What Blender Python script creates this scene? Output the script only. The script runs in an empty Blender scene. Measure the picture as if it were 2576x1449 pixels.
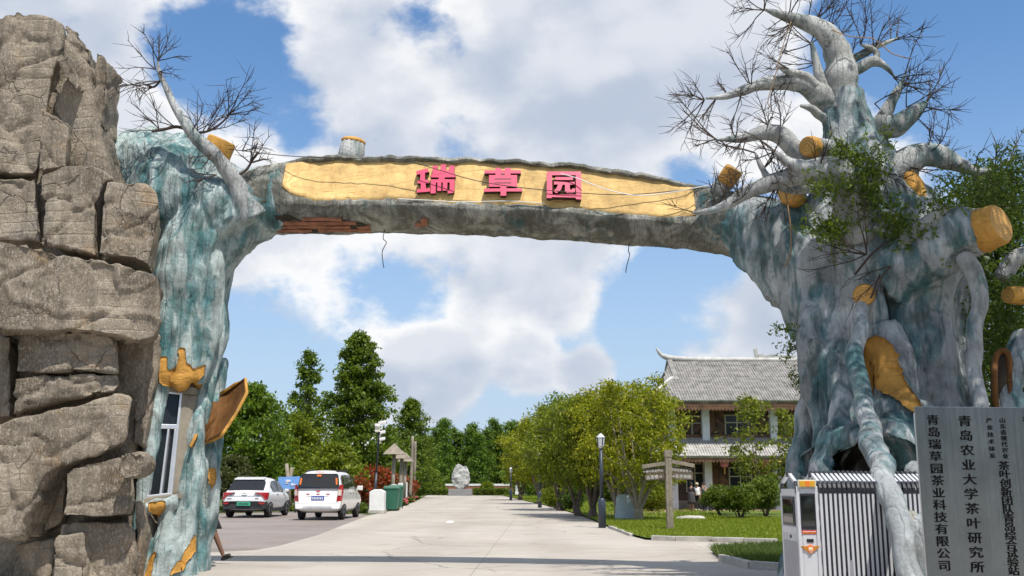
import bpy, bmesh, math, random
import numpy as np
from mathutils import Vector, Matrix, noise, Quaternion

random.seed(7)
np.random.seed(7)
R = math.radians
SC = bpy.context.scene
COL = SC.collection

# ------------------------------------------------------------------ camera
EYE = 1.5
FPX = 2504.0                      # focal length for a 2576 px wide frame (35 mm)
PITCH = math.atan(491 / FPX)
cam_d = bpy.data.cameras.new('camera')
cam_d.sensor_width = 36.0
cam_d.lens = 35.0
cam_d.clip_start = 0.1
cam_d.clip_end = 3000
cam_d.dof.use_dof = True
cam_d.dof.focus_distance = 15.5
cam_d.dof.aperture_fstop = 3.2
cam = bpy.data.objects.new('camera', cam_d)
COL.objects.link(cam)
cam.location = (0, 0, EYE)
cam.rotation_euler = (math.pi / 2 + PITCH, 0, 0)
SC.camera = cam

# ------------------------------------------------------------------ light
SUN_EL, SUN_AZ = R(63), R(30)     # sun high behind the camera, to its right
SUN_DIR = Vector((math.sin(SUN_AZ) * math.cos(SUN_EL), -math.cos(SUN_AZ) * math.cos(SUN_EL), math.sin(SUN_EL)))
sun_d = bpy.data.lights.new('sun', 'SUN')
sun_d.energy = 5.0
sun_d.angle = R(0.53)
sun_d.color = (1.0, 0.95, 0.87)
sun = bpy.data.objects.new('sun', sun_d)
COL.objects.link(sun)
sun.rotation_euler = SUN_DIR.to_track_quat('Z', 'Y').to_euler()
sun.location = (10, -10, 30)

def ray(px, py):
    xc = (px - 1288) / FPX
    yc = (724.5 - py) / FPX
    return Vector((xc, math.cos(PITCH) - yc * math.sin(PITCH), math.sin(PITCH) + yc * math.cos(PITCH)))

def P(px, py, D):
    """point seen at (px, py) of the 2576 wide frame, D metres ahead"""
    d = ray(px, py)
    s = D / d.y
    return Vector((d.x * s, D, EYE + d.z * s))

def G(px, py, z=0.0):
    """ground point seen at (px, py)"""
    d = ray(px, py)
    s = (z - EYE) / d.z
    return Vector((d.x * s, d.y * s, z))

def MPX(D):
    """metres per frame pixel at distance D (about eye level)"""
    return D / math.cos(PITCH) / FPX

W = bpy.data.worlds.new('World')
SC.world = W
W.use_nodes = True
wt = W.node_tree
wt.nodes.clear()
def wn(t, **kw):
    n = wt.nodes.new(t)
    for k, v in kw.items():
        setattr(n, k, v)
    return n
def wl(a, b):
    wt.links.new(a, b)
def wmath(op, a, b=None, c=None):
    n = wn('ShaderNodeMath', operation=op)
    for i, v in enumerate((a, b, c)):
        if v is None:
            continue
        if isinstance(v, (int, float)):
            n.inputs[i].default_value = v
        else:
            wl(v, n.inputs[i])
    return n.outputs[0]
def wsmooth(v, lo, hi, a=0.0, b=1.0):
    n = wn('ShaderNodeMapRange', interpolation_type='SMOOTHSTEP')
    wl(v, n.inputs['Value'])
    n.inputs['From Min'].default_value = lo
    n.inputs['From Max'].default_value = hi
    n.inputs['To Min'].default_value = a
    n.inputs['To Max'].default_value = b
    return n.outputs[0]
wout = wn('ShaderNodeOutputWorld')
tc = wn('ShaderNodeTexCoord')
DIR = tc.outputs['Generated']
sky = wn('ShaderNodeTexSky', sky_type='NISHITA', sun_disc=False)
sky.sun_elevation = SUN_EL
sky.sun_rotation = math.pi - SUN_AZ
sky.altitude = 50
sky.air_density = 1.0
sky.dust_density = 0.6
sky.ozone_density = 2.2
bg_sky = wn('ShaderNodeBackground')
bg_sky.inputs['Strength'].default_value = 0.15
hsv = wn('ShaderNodeHueSaturation')
hsv.inputs['Saturation'].default_value = 1.22
hsv.inputs['Value'].default_value = 1.04
wl(sky.outputs[0], hsv.inputs['Color'])
wl(hsv.outputs[0], bg_sky.inputs['Color'])

def cloud_noise(vec, scale, detail, rough, off):
    mp = wn('ShaderNodeMapping')
    mp.inputs['Location'].default_value = off
    mp.inputs['Scale'].default_value = (scale, scale, scale * 1.45)
    wl(vec, mp.inputs['Vector'])
    n = wn('ShaderNodeTexNoise', noise_dimensions='3D')
    n.inputs['Scale'].default_value = 1.0
    n.inputs['Detail'].default_value = detail
    n.inputs['Roughness'].default_value = rough
    n.inputs['Distortion'].default_value = 0.0
    wl(mp.outputs[0], n.inputs['Vector'])
    return n.outputs[0]

def shifted(v, off):
    n = wn('ShaderNodeVectorMath', operation='ADD')
    wl(v, n.inputs[0])
    n.inputs[1].default_value = off
    return n.outputs[0]

# cloud masses and blue gaps: a real sky, by direction (frame px, radius px, weight)
CLOUDS = [
    (250, 130, 420, .24), (60, 300, 200, .1), (820, 380, 170, .22), (780, 170, 300, .05), (1600, 260, 520, .22),
    (2080, 120, 260, .10), (1330, 740, 200, .13), (760, 680, 260, .05), (1420, 640, 120, .08), (1080, 955, 85, .55),
    (1835, 865, 130, .60), (1480, 950, 50, .40), (1330, 925, 60, .25), (2280, 330, 170, .14),
    (600, 190, 150, -.26), (545, 60, 120, -.24), (700, 300, 120, -.18), (1130, 100, 80, -.10), (850, 270, 100, -.12), (1000, 110, 200, .10),
    (2480, 330, 300, -.36), (2420, 60, 220, -.32), (1880, 690, 230, -.34), (620, 880, 170, -.16),
    (1650, 690, 150, -.14), (880, 880, 170, -.16), (1000, 760, 110, -.10), (1560, 860, 120, -.14), (1600, 1000, 260, -.20), (1250, 1010, 160, -.16), (480, 230, 120, -.14),
]
nz = wn('ShaderNodeVectorMath', operation='NORMALIZE')
wl(DIR, nz.inputs[0])
acc = None
for (bx, by, br, wgt) in CLOUDS:
    c = ray(bx, by).normalized()
    dp = wn('ShaderNodeVectorMath', operation='DOT_PRODUCT')
    wl(nz.outputs[0], dp.inputs[0])
    dp.inputs[1].default_value = c
    ang = br / FPX
    v = wsmooth(dp.outputs['Value'], math.cos(ang * 1.9), 1.0, 0.0, wgt)
    acc = v if acc is None else wmath('ADD', acc, v)
OFF = (3.1, 1.7, 0.4)
n_big = cloud_noise(DIR, 4.2, 6.0, 0.52, OFF)
n_edge = cloud_noise(DIR, 13.0, 6.0, 0.62, (0.3, 5.2, 1.1))
nsum = wmath('ADD', wmath('MULTIPLY', wmath('SUBTRACT', n_big, 0.5), 1.7), wmath('MULTIPLY', wmath('SUBTRACT', n_edge, 0.5), 0.75))
dens_raw = wmath('ADD', wmath('ADD', nsum, 0.5), acc)
dens = wsmooth(dens_raw, 0.39, 0.63)
n_big2 = cloud_noise(shifted(DIR, (0.008, -0.012, 0.045)), 4.2, 3.0, 0.5, OFF)
diff = wmath('SUBTRACT', n_big, n_big2)
lit = wsmooth(diff, -0.10, 0.085)
thick = wsmooth(dens_raw, 0.58, 0.86)          # thick middles go grey
lit2 = wmath('MULTIPLY', wmath('ADD', wmath('MULTIPLY', lit, 0.75), 0.25), wmath('SUBTRACT', 1.0, wmath('MULTIPLY', thick, 0.42)))
mixc = wn('ShaderNodeMix', data_type='RGBA')
wl(lit2, mixc.inputs['Factor'])
mixc.inputs['A'].default_value = (0.43, 0.51, 0.66, 1)
mixc.inputs['B'].default_value = (1.0, 1.0, 1.0, 1)
bg_cl = wn('ShaderNodeBackground')
bg_cl.inputs['Strength'].default_value = 0.94
wl(mixc.outputs['Result'], bg_cl.inputs['Color'])
# thin white veil over all of it, thicker to the horizon
sep = wn('ShaderNodeSeparateXYZ')
wl(DIR, sep.inputs[0])
veil = wsmooth(sep.outputs['Z'], 0.0, 0.42, 0.85, 0.06)
bg_v = wn('ShaderNodeBackground')
bg_v.inputs['Color'].default_value = (0.47, 0.60, 0.80, 1)
bg_v.inputs['Strength'].default_value = 0.95
mixv = wn('ShaderNodeMixShader')
wl(veil, mixv.inputs[0])
wl(bg_sky.outputs[0], mixv.inputs[1])
wl(bg_v.outputs[0], mixv.inputs[2])
mixs = wn('ShaderNodeMixShader')
wl(wmath('MULTIPLY', dens, 0.97), mixs.inputs[0])
wl(mixv.outputs[0], mixs.inputs[1])
wl(bg_cl.outputs[0], mixs.inputs[2])
wl(mixs.outputs[0], wout.inputs[0])
W.cycles.sampling_method = 'MANUAL'
W.cycles.sample_map_resolution = 512

SC.view_settings.view_transform = 'Standard'
SC.view_settings.look = 'None'
SC.view_settings.exposure = 0.10
SC.view_settings.gamma = 1.0
SC.view_settings.use_curve_mapping = False
SC.render.engine = 'CYCLES'
SC.cycles.max_bounces = 6
SC.cycles.transparent_max_bounces = 6
SC.cycles.use_denoising = True

# ------------------------------------------------------------------ tags, meshes
def tag(o, label=None, cat=None, group=None, kind=None):
    if label: o['label'] = label
    if cat: o['category'] = cat
    if group: o['group'] = group
    if kind: o['kind'] = kind
    return o

def empty(name, loc, label=None, cat=None, group=None):
    o = bpy.data.objects.new(name, None)
    o.empty_display_size = 0.2
    COL.objects.link(o)
    o.location = loc
    return tag(o, label, cat, group)

def link_mesh(name, me, mat=None, parent=None, smooth=False):
    o = bpy.data.objects.new(name, me)
    COL.objects.link(o)
    if mat is not None:
        for m in (mat if isinstance(mat, (list, tuple)) else [mat]):
            me.materials.append(m)
    if smooth and len(me.polygons):
        me.polygons.foreach_set('use_smooth', [True] * len(me.polygons))
    if parent is not None:
        put(o, parent)
    return o

def wmat(o):
    return wmat(o.parent) @ o.matrix_parent_inverse @ o.matrix_basis if o.parent else o.matrix_basis.copy()

def put(o, parent):
    """parent o, whose vertices are in world coordinates, to a thing"""
    o.parent = parent
    o.matrix_parent_inverse = wmat(parent).inverted()

def copy_tree(o, parent=None):
    c = o.copy()
    COL.objects.link(c)
    if parent is not None:
        c.parent = parent
    for ch in list(o.children):
        copy_tree(ch, c)
    return c

def np_mesh(name, verts, quads=None, tris=None):
    me = bpy.data.meshes.new(name)
    verts = np.asarray(verts, dtype=np.float32)
    fl = []
    if quads is not None and len(quads): fl.append((np.asarray(quads, dtype=np.int32), 4))
    if tris is not None and len(tris): fl.append((np.asarray(tris, dtype=np.int32), 3))
    me.vertices.add(len(verts))
    me.vertices.foreach_set('co', verts.ravel())
    nl = sum(len(f) * k for f, k in fl)
    nf = sum(len(f) for f, k in fl)
    me.loops.add(nl)
    me.loops.foreach_set('vertex_index', np.concatenate([f.ravel() for f, k in fl]))
    me.polygons.add(nf)
    st, pos = [], 0
    for f, k in fl:
        st.append(np.arange(len(f), dtype=np.int32) * k + pos)
        pos += len(f) * k
    me.polygons.foreach_set('loop_start', np.concatenate(st))
    me.update(calc_edges=True)
    me.validate()
    return me

def frame_from(d):
    d = d.normalized()
    up = Vector((0, 0, 1)) if abs(d.z) < 0.95 else Vector((0, 1, 0))
    x = d.cross(up).normalized()
    y = x.cross(d).normalized()
    return x, y

def smooth_path(pts, rad, n=6):
    """Catmull-Rom through pts with radii"""
    if len(pts) < 3:
        return pts, rad
    P_, R_ = [], []
    m = len(pts)
    for i in range(m - 1):
        p0, p1, p2, p3 = pts[max(i - 1, 0)], pts[i], pts[i + 1], pts[min(i + 2, m - 1)]
        for k in range(n):
            t = k / n
            a = p1 * 2
            b = (p2 - p0) * t
            c = (p0 * 2 - p1 * 5 + p2 * 4 - p3) * t * t
            d = (p1 * 3 - p0 - p2 * 3 + p3) * t ** 3
            P_.append((a + b + c + d) * 0.5)
            R_.append(rad[i] + (rad[i + 1] - rad[i]) * (t * t * (3 - 2 * t)))
    P_.append(pts[-1]); R_.append(rad[-1])
    return P_, R_

class MB:
    """collects shapes, in world coordinates, into one mesh"""
    def __init__(s):
        s.v, s.f, s.mi = [], [], []
        s.cur = 0
    def add(s, vs, fs):
        b = len(s.v)
        s.v += [tuple(v) for v in vs]
        for f in fs:
            s.f.append([i + b for i in f])
            s.mi.append(s.cur)
        return s
    def box(s, c, size, rot=None):
        hx, hy, hz = size[0] / 2, size[1] / 2, size[2] / 2
        vs = [Vector((x, y, z)) for x in (-hx, hx) for y in (-hy, hy) for z in (-hz, hz)]
        if rot is not None:
            vs = [rot @ v for v in vs]
        c = Vector(c)
        return s.add([v + c for v in vs], [(0, 1, 3, 2), (4, 6, 7, 5), (0, 4, 5, 1), (2, 3, 7, 6), (0, 2, 6, 4), (1, 5, 7, 3)])
    def box2(s, a, b):
        a, b = Vector(a), Vector(b)
        return s.box((a + b) / 2, [abs(b[i] - a[i]) for i in range(3)])
    def bar(s, a, b, w, h):
        """box beam from a to b"""
        a, b = Vector(a), Vector(b)
        d = b - a
        x, y = frame_from(d)
        vs = []
        for q in (a, b):
            for (i, j) in ((-1, -1), (1, -1), (1, 1), (-1, 1)):
                vs.append(q + x * i * w / 2 + y * j * h / 2)
        return s.add(vs, [(3, 2, 1, 0), (4, 5, 6, 7), (0, 1, 5, 4), (1, 2, 6, 5), (2, 3, 7, 6), (3, 0, 4, 7)])
    def tube(s, pts, rad, n=8, sm=0, cap=True):
        pts = [Vector(p) for p in pts]
        if isinstance(rad, (int, float)):
            rad = [rad] * len(pts)
        if sm:
            pts, rad = smooth_path(pts, rad, sm)
        b = len(s.v)
        m = len(pts)
        ref = None
        for i, p in enumerate(pts):
            d = (pts[min(i + 1, m - 1)] - pts[max(i - 1, 0)]).normalized()
            if ref is None:
                x, y = frame_from(d)
            else:
                x = (ref - d * ref.dot(d)).normalized()
                y = d.cross(x)
                y = -y if False else y
            ref = x
            y = d.cross(x).normalized()
            for k in range(n):
                a = 2 * math.pi * k / n
                s.v.append(tuple(p + (x * math.cos(a) + y * math.sin(a)) * rad[i]))
        for i in range(m - 1):
            for k in range(n):
                k2 = (k + 1) % n
                s.f.append([b + i * n + k, b + i * n + k2, b + (i + 1) * n + k2, b + (i + 1) * n + k]); s.mi.append(s.cur)
        if cap:
            s.f.append([b + k for k in range(n)][::-1]); s.mi.append(s.cur)
            s.f.append([b + (m - 1) * n + k for k in range(n)]); s.mi.append(s.cur)
        return s
    def lathe(s, base, prof, n=16, axis=Vector((0, 0, 1))):
        """prof: list of (radius, height) along axis from base"""
        base = Vector(base)
        x, y = frame_from(axis)
        pts = [base + axis * h for r, h in prof]
        b = len(s.v)
        for (r, h), p in zip(prof, pts):
            for k in range(n):
                a = 2 * math.pi * k / n
                s.v.append(tuple(p + (x * math.cos(a) + y * math.sin(a)) * r))
        for i in range(len(prof) - 1):
            for k in range(n):
                k2 = (k + 1) % n
                s.f.append([b + i * n + k2, b + i * n + k, b + (i + 1) * n + k, b + (i + 1) * n + k2]); s.mi.append(s.cur)
        s.f.append([b + k for k in range(n)]); s.mi.append(s.cur)
        s.f.append([b + (len(prof) - 1) * n + k for k in range(n)][::-1]); s.mi.append(s.cur)
        return s
    def prism(s, front, back):
        """closed prism between two outlines of equal length"""
        n = len(front)
        vs = list(front) + list(back)
        fs = [list(range(n)), list(range(2 * n - 1, n - 1, -1))]
        for i in range(n):
            j = (i + 1) % n
            fs.append([j, i, n + i, n + j])
        return s.add(vs, fs)
    def build(s, name, mat=None, parent=None, smooth=False, bevel=0, seg=2, fix=True):
        me = bpy.data.meshes.new(name)
        me.from_pydata(s.v, [], s.f)
        if any(s.mi):
            me.polygons.foreach_set('material_index', s.mi)
        me.update()
        if fix or bevel:
            bm = bmesh.new()
            bm.from_mesh(me)
            if bevel:
                bmesh.ops.remove_doubles(bm, verts=bm.verts, dist=1e-5)
                bmesh.ops.bevel(bm, geom=[e for e in bm.edges if len(e.link_faces) == 2 and e.calc_face_angle(0) > 0.5], offset=bevel, segments=seg, affect='EDGES', profile=0.6)
            bmesh.ops.recalc_face_normals(bm, faces=bm.faces)
            bm.to_mesh(me)
            bm.free()
        return link_mesh(name, me, mat, parent, smooth)

def fuse(name, mb, voxel, smooth_it, mat, parent, disp=None, smooth_shade=True):
    """union of overlapping shapes as one voxel remeshed, smoothed skin"""
    me = bpy.data.meshes.new('tmp')
    me.from_pydata(mb.v, [], mb.f)
    bm = bmesh.new(); bm.from_mesh(me)
    bmesh.ops.recalc_face_normals(bm, faces=bm.faces)
    bm.to_mesh(me); bm.free()
    t = bpy.data.objects.new('tmp', me)
    COL.objects.link(t)
    r = t.modifiers.new('r', 'REMESH'); r.mode = 'VOXEL'; r.voxel_size = voxel
    if smooth_it:
        s = t.modifiers.new('s', 'SMOOTH'); s.factor = 0.5; s.iterations = smooth_it
    dg = bpy.context.evaluated_depsgraph_get()
    dg.update()
    out = bpy.data.meshes.new_from_object(t.evaluated_get(dg))
    bpy.data.objects.remove(t)
    out.name = name
    if disp:
        n = len(out.vertices)
        co = np.empty(n * 3, np.float32); out.vertices.foreach_get('co', co)
        no = np.empty(n * 3, np.float32); out.vertices.foreach_get('normal', no)
        co = co.reshape(-1, 3); no = no.reshape(-1, 3)
        d = np.array([disp(c, q) for c, q in zip(co.tolist(), no.tolist())], np.float32)
        co += no * d[:, None]
        out.vertices.foreach_set('co', co.ravel())
        out.update()
    return link_mesh(name, out, mat, parent, smooth_shade)

def in_poly(x, y, poly):
    c = False
    n = len(poly)
    j = n - 1
    for i in range(n):
        xi, yi = poly[i]; xj, yj = poly[j]
        if (yi > y) != (yj > y) and x < (xj - xi) * (y - yi) / (yj - yi) + xi:
            c = not c
        j = i
    return c

def split_patch(o, poly_xz, name, mat, parent, proud=0.012, front=True):
    """part of a skin inside an outline (world x, z) that faces the road: a layer of its own, a little proud"""
    me = o.data
    keep = []
    for p in me.polygons:
        c = p.center
        if (p.normal.y < 0.25 or not front) and in_poly(c.x, c.z, poly_xz):
            keep.append(p.index)
    if not keep:
        return None
    nb = {}
    for k in keep:
        for e in me.polygons[k].edge_keys:
            nb.setdefault(e, []).append(k)
    left, best = set(keep), []
    while left:
        st, comp = [left.pop()], []
        while st:
            k = st.pop(); comp.append(k)
            for e in me.polygons[k].edge_keys:
                for j in nb[e]:
                    if j in left:
                        left.discard(j); st.append(j)
        if len(comp) > len(best): best = comp
    keep = best
    idx = {}
    vs, fs = [], []
    for k in keep:
        f = []
        for vi in me.polygons[k].vertices:
            if vi not in idx:
                idx[vi] = len(vs)
                v = me.vertices[vi]
                vs.append(v.co + v.normal * proud)
            f.append(idx[vi])
        fs.append(f)
    m2 = bpy.data.meshes.new(name)
    m2.from_pydata(vs, [], fs)
    bm = bmesh.new(); bm.from_mesh(m2)
    for _ in range(2):
        bmesh.ops.smooth_vert(bm, verts=[v for v in bm.verts if v.is_boundary], factor=0.5, use_axis_x=True, use_axis_y=True, use_axis_z=True)
    bm.normal_update()
    be = [e for e in bm.edges if e.is_boundary]
    g = bmesh.ops.extrude_edge_only(bm, edges=be)
    for v in [x for x in g['geom'] if isinstance(x, bmesh.types.BMVert)]:
        v.co -= v.normal * (proud * 2.2)
    bv = [v for v in bm.verts if v.is_boundary]
    bmesh.ops.smooth_vert(bm, verts=[v for v in bm.verts], factor=0.3, use_axis_x=True, use_axis_y=True, use_axis_z=True)
    bm.to_mesh(m2); bm.free()
    return link_mesh(name, m2, mat, parent, True)

def text_mesh(body, size, name='lettering', extrude=0.0, align='CENTER', offset=0.0):
    cu = bpy.data.curves.new('t', 'FONT')
    cu.body = body
    cu.size = size
    cu.align_x = align
    cu.align_y = 'CENTER'
    cu.extrude = extrude
    cu.resolution_u = 3
    cu.offset = offset
    t = bpy.data.objects.new('t', cu)
    COL.objects.link(t)
    dg = bpy.context.evaluated_depsgraph_get(); dg.update()
    me = bpy.data.meshes.new_from_object(t.evaluated_get(dg))
    bpy.data.objects.remove(t)
    me.name = name
    return me

# ------------------------------------------------------------------ materials
def nodes_of(name):
    m = bpy.data.materials.new(name)
    m.use_nodes = True
    nt = m.node_tree
    b = nt.nodes['Principled BSDF']
    return m, nt, b

class NT:
    def __init__(s, nt): s.t = nt
    def n(s, t, **kw):
        q = s.t.nodes.new(t)
        for k, v in kw.items(): setattr(q, k, v)
        return q
    def l(s, a, b): s.t.links.new(a, b)
    def coord(s, scale=(1, 1, 1), kind='Object', loc=(0, 0, 0), rot=(0, 0, 0)):
        c = s.n('ShaderNodeTexCoord')
        m = s.n('ShaderNodeMapping')
        m.inputs['Scale'].default_value = scale
        m.inputs['Location'].default_value = loc
        m.inputs['Rotation'].default_value = rot
        s.l(c.outputs[kind], m.inputs[0])
        return m.outputs[0]
    def noise(s, vec, scale, detail=5, rough=0.55, dist=0.0):
        q = s.n('ShaderNodeTexNoise')
        q.inputs['Scale'].default_value = scale
        q.inputs['Detail'].default_value = detail
        q.inputs['Roughness'].default_value = rough
        q.inputs['Distortion'].default_value = dist
        s.l(vec, q.inputs['Vector'])
        return q.outputs[0]
    def voro(s, vec, scale, feature='DISTANCE_TO_EDGE', out='Distance', rnd=1.0):
        q = s.n('ShaderNodeTexVoronoi', feature=feature)
        q.inputs['Scale'].default_value = scale
        q.inputs['Randomness'].default_value = rnd
        s.l(vec, q.inputs['Vector'])
        return q.outputs[out]
    def wave(s, vec, scale, dist=2.0, detail=2, kind='BANDS', direction='X', dscale=1.0):
        q = s.n('ShaderNodeTexWave', wave_type=kind)
        if kind == 'BANDS': q.bands_direction = direction
        else: q.rings_direction = direction
        q.inputs['Scale'].default_value = scale
        q.inputs['Distortion'].default_value = dist
        q.inputs['Detail'].default_value = detail
        q.inputs['Detail Scale'].default_value = dscale
        s.l(vec, q.inputs['Vector'])
        return q.outputs['Fac']
    def ramp(s, fac, stops, interp='LINEAR'):
        q = s.n('ShaderNodeValToRGB')
        q.color_ramp.interpolation = interp
        e = q.color_ramp.elements
        while len(e) < len(stops): e.new(0.5)
        for el, (p, c) in zip(e, stops):
            el.position = p
            el.color = (c[0], c[1], c[2], 1) if not isinstance(c, (int, float)) else (c, c, c, 1)
        s.l(fac, q.inputs[0])
        return q.outputs[0]
    def mix(s, fac, a, b, blend='MIX'):
        q = s.n('ShaderNodeMix', data_type='RGBA', blend_type=blend)
        for i, v in ((0, fac),):
            if isinstance(v, (int, float)): q.inputs['Factor'].default_value = v
            else: s.l(v, q.inputs['Factor'])
        for k, v in (('A', a), ('B', b)):
            if isinstance(v, (tuple, list)): q.inputs[k].default_value = (v[0], v[1], v[2], 1)
            else: s.l(v, q.inputs[k])
        return q.outputs['Result']
    def math(s, op, a, b=None, clamp=False):
        q = s.n('ShaderNodeMath', operation=op, use_clamp=clamp)
        for i, v in enumerate((a, b)):
            if v is None: continue
            if isinstance(v, (int, float)): q.inputs[i].default_value = v
            else: s.l(v, q.inputs[i])
        return q.outputs[0]
    def bump(s, h, strength, dist, bsdf, prev=None):
        q = s.n('ShaderNodeBump')
        q.inputs['Strength'].default_value = strength
        q.inputs['Distance'].default_value = dist
        s.l(h, q.inputs['Height'])
        if prev is not None: s.l(prev, q.inputs['Normal'])
        s.l(q.outputs[0], bsdf.inputs['Normal'])
        return q.outputs[0]

def simple(name, col, rough=0.6, metal=0.0, var=0.12, scale=3.0, bump=0.0, bscale=20.0, spec=0.5, coat=0.0, stretch=(1, 1, 1), emit=None):
    """base colour with soft uneven tone, fine relief"""
    m, nt, b = nodes_of(name)
    t = NT(nt)
    v = t.coord(stretch)
    f = t.noise(v, scale, 6, 0.6)
    lo = [c * (1 - var) for c in col]
    hi = [min(1, c * (1 + var)) for c in col]
    t.l(t.ramp(f, [(0.3, lo), (0.7, hi)]), b.inputs['Base Color'])
    b.inputs['Roughness'].default_value = rough
    b.inputs['Metallic'].default_value = metal
    b.inputs['Specular IOR Level'].default_value = spec
    b.inputs['Coat Weight'].default_value = coat
    b.inputs['Coat Roughness'].default_value = 0.05
    if bump:
        t.bump(t.noise(v, bscale, 6, 0.65), bump, 0.02, b)
    if emit:
        b.inputs['Emission Color'].default_value = (*emit[0], 1)
        b.inputs['Emission Strength'].default_value = emit[1]
    return m

def bark_paint(name, white=(0.36, 0.39, 0.39), teal=(0.035, 0.13, 0.135), amount=0.62, grime=0.0):
    """cement bark painted grey-white, teal washed and dabbed into it, cracked and dirty"""
    m, nt, b = nodes_of(name)
    t = NT(nt)
    v = t.coord((1, 1, 0.30))
    v1 = t.coord((1, 1, 1))
    a = t.noise(v, 1.15, 7, 0.60, 0.9)
    c = t.noise(v, 5.0, 6, 0.62, 0.6)
    mask = t.math('ADD', t.math('MULTIPLY', a, 0.6), t.math('MULTIPLY', c, 0.4))
    mask = t.ramp(mask, [(0.575 - amount * 0.14, 0.0), (0.615 - amount * 0.14, 0.6), (0.70 - amount * 0.16, 1.0)])
    tone = t.noise(v1, 1.7, 8, 0.62)
    wcol = t.ramp(tone, [(0.32, [x * 0.50 for x in white]), (0.45, [x * .9 for x in white]), (0.53, [x * 1.1 for x in white]), (0.66, [min(1, x * 1.55) for x in white])])
    d = t.noise(v1, 3.4, 8, 0.62)
    tcol = t.ramp(d, [(0.35, [x * 0.40 for x in teal]), (0.5, teal), (0.62, (teal[0] * 2.2, teal[1] * 1.5, teal[2] * 1.55)), (0.72, (teal[0] * 4.5, teal[1] * 2.2, teal[2] * 2.1))])
    col = t.mix(t.math('MULTIPLY', mask, 0.9), wcol, tcol)
    # earth, mould and rust blotches
    e = t.ramp(t.noise(v1, 1.5, 10, 0.74, 1.0), [(0.56 - grime * 0.14, 0.0), (0.66 - grime * 0.12, 1.0)])
    col = t.mix(t.math('MULTIPLY', e, 0.45 + 0.35 * grime), col, (0.085, 0.080, 0.058))
    dr = t.ramp(t.noise(t.coord((3.2, 3.2, 0.22), loc=(5, 2, 7)), 1.4, 8, 0.7), [(0.57, 0.0), (0.68, 1.0)])
    col = t.mix(t.math('MULTIPLY', dr, 0.42), col, (0.06, 0.065, 0.055))
    ru = t.ramp(t.noise(v1, 3.1, 6, 0.7), [(0.66, 0.0), (0.74, 1.0)])
    col = t.mix(t.math('MULTIPLY', ru, 0.30), col, (0.22, 0.13, 0.06))
    # hairline cracks
    w = t.n('ShaderNodeVectorMath', operation='ADD')
    nn = t.n('ShaderNodeTexNoise'); nn.inputs['Scale'].default_value = 2.4; nn.inputs['Detail'].default_value = 8
    t.l(v1, nn.inputs['Vector'])
    t.l(v1, w.inputs[0]); t.l(nn.outputs[1], w.inputs[1])
    vm = t.n('ShaderNodeMapping'); vm.inputs['Scale'].default_value = (1, 1, 0.4)
    t.l(w.outputs[0], vm.inputs[0])
    cr = t.voro(vm.outputs[0], 1.0)
    crm = t.ramp(cr, [(0.0, 1.0), (0.007, 0.0)])
    gate = t.ramp(t.noise(v1, 1.3, 4), [(0.56, 0.0), (0.64, 0.7)])
    crm = t.math('MULTIPLY', crm, gate)
    col = t.mix(t.math('MULTIPLY', crm, 0.75), col, (0.03, 0.035, 0.03))
    t.l(col, b.inputs['Base Color'])
    b.inputs['Roughness'].default_value = 0.72
    b.inputs['Specular IOR Level'].default_value = 0.35
    h = t.math('ADD', t.noise(v, 5.0, 12, 0.74, 0.8), t.math('MULTIPLY', t.noise(v1, 20, 8, 0.7), 0.45))
    gv = t.wave(t.coord((1, 1, .12)), 2.6, 7.0, 4, 'BANDS', 'X', 1.5)
    h = t.math('ADD', h, t.math('MULTIPLY', t.ramp(gv, [(0.0, 0.0), (0.25, 1.0)]), 0.22))
    h = t.math('SUBTRACT', h, t.math('MULTIPLY', crm, 0.6))
    t.bump(h, 1.0, 0.075, b)
    return m

def wood_paint(name, col=(0.52, 0.27, 0.055), dark=(0.20, 0.085, 0.022), rings=False, stretch=(0.25, 1, 1.6), scale=3.0, dirt=0.55):
    """ochre painted cement with drawn wood grain, worn and stained"""
    m, nt, b = nodes_of(name)
    t = NT(nt)
    v = t.coord(stretch)
    v1 = t.coord((1, 1, 1))
    g0 = t.noise(v, scale * .45, 3, 0.5, 0.6)
    g = t.math('FRACT', t.math('MULTIPLY', g0, 9.0))
    gr = t.ramp(g, [(0.0, 0.7), (0.10, 0.0), (0.88, 0.0), (1.0, 0.7)])
    gr = t.math('MULTIPLY', gr, t.ramp(t.noise(v1, 1.6, 4), [(0.40, 0.15), (0.62, 1.0)]))
    tone = t.ramp(t.noise(v1, 1.6, 10, 0.72), [(0.32, [x * 0.50 for x in col]), (0.46, [x * .82 for x in col]), (0.55, col), (0.72, [min(1, x * 1.25) + 0.04 for x in col])])
    c = t.mix(t.math('MULTIPLY', gr, 0.6), tone, dark)
    st = t.ramp(t.noise(t.coord((2.5, 2.5, .5)), 2.2, 9, 0.74), [(0.52, 0.0), (0.68, 1.0)])
    c = t.mix(t.math('MULTIPLY', st, dirt), c, dark)
    pl = t.ramp(t.noise(v1, 5.5, 7, 0.7), [(0.66, 0.0), (0.72, 1.0)])
    c = t.mix(t.math('MULTIPLY', pl, 0.5), c, (0.42, 0.38, 0.30))
    t.l(c, b.inputs['Base Color'])
    b.inputs['Roughness'].default_value = 0.75
    b.inputs['Specular IOR Level'].default_value = 0.3
    h = t.math('SUBTRACT', t.noise(v1, 7, 10, 0.7), t.math('MULTIPLY', gr, 0.5))
    t.bump(h, 0.6, 0.035, b)
    return m

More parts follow.
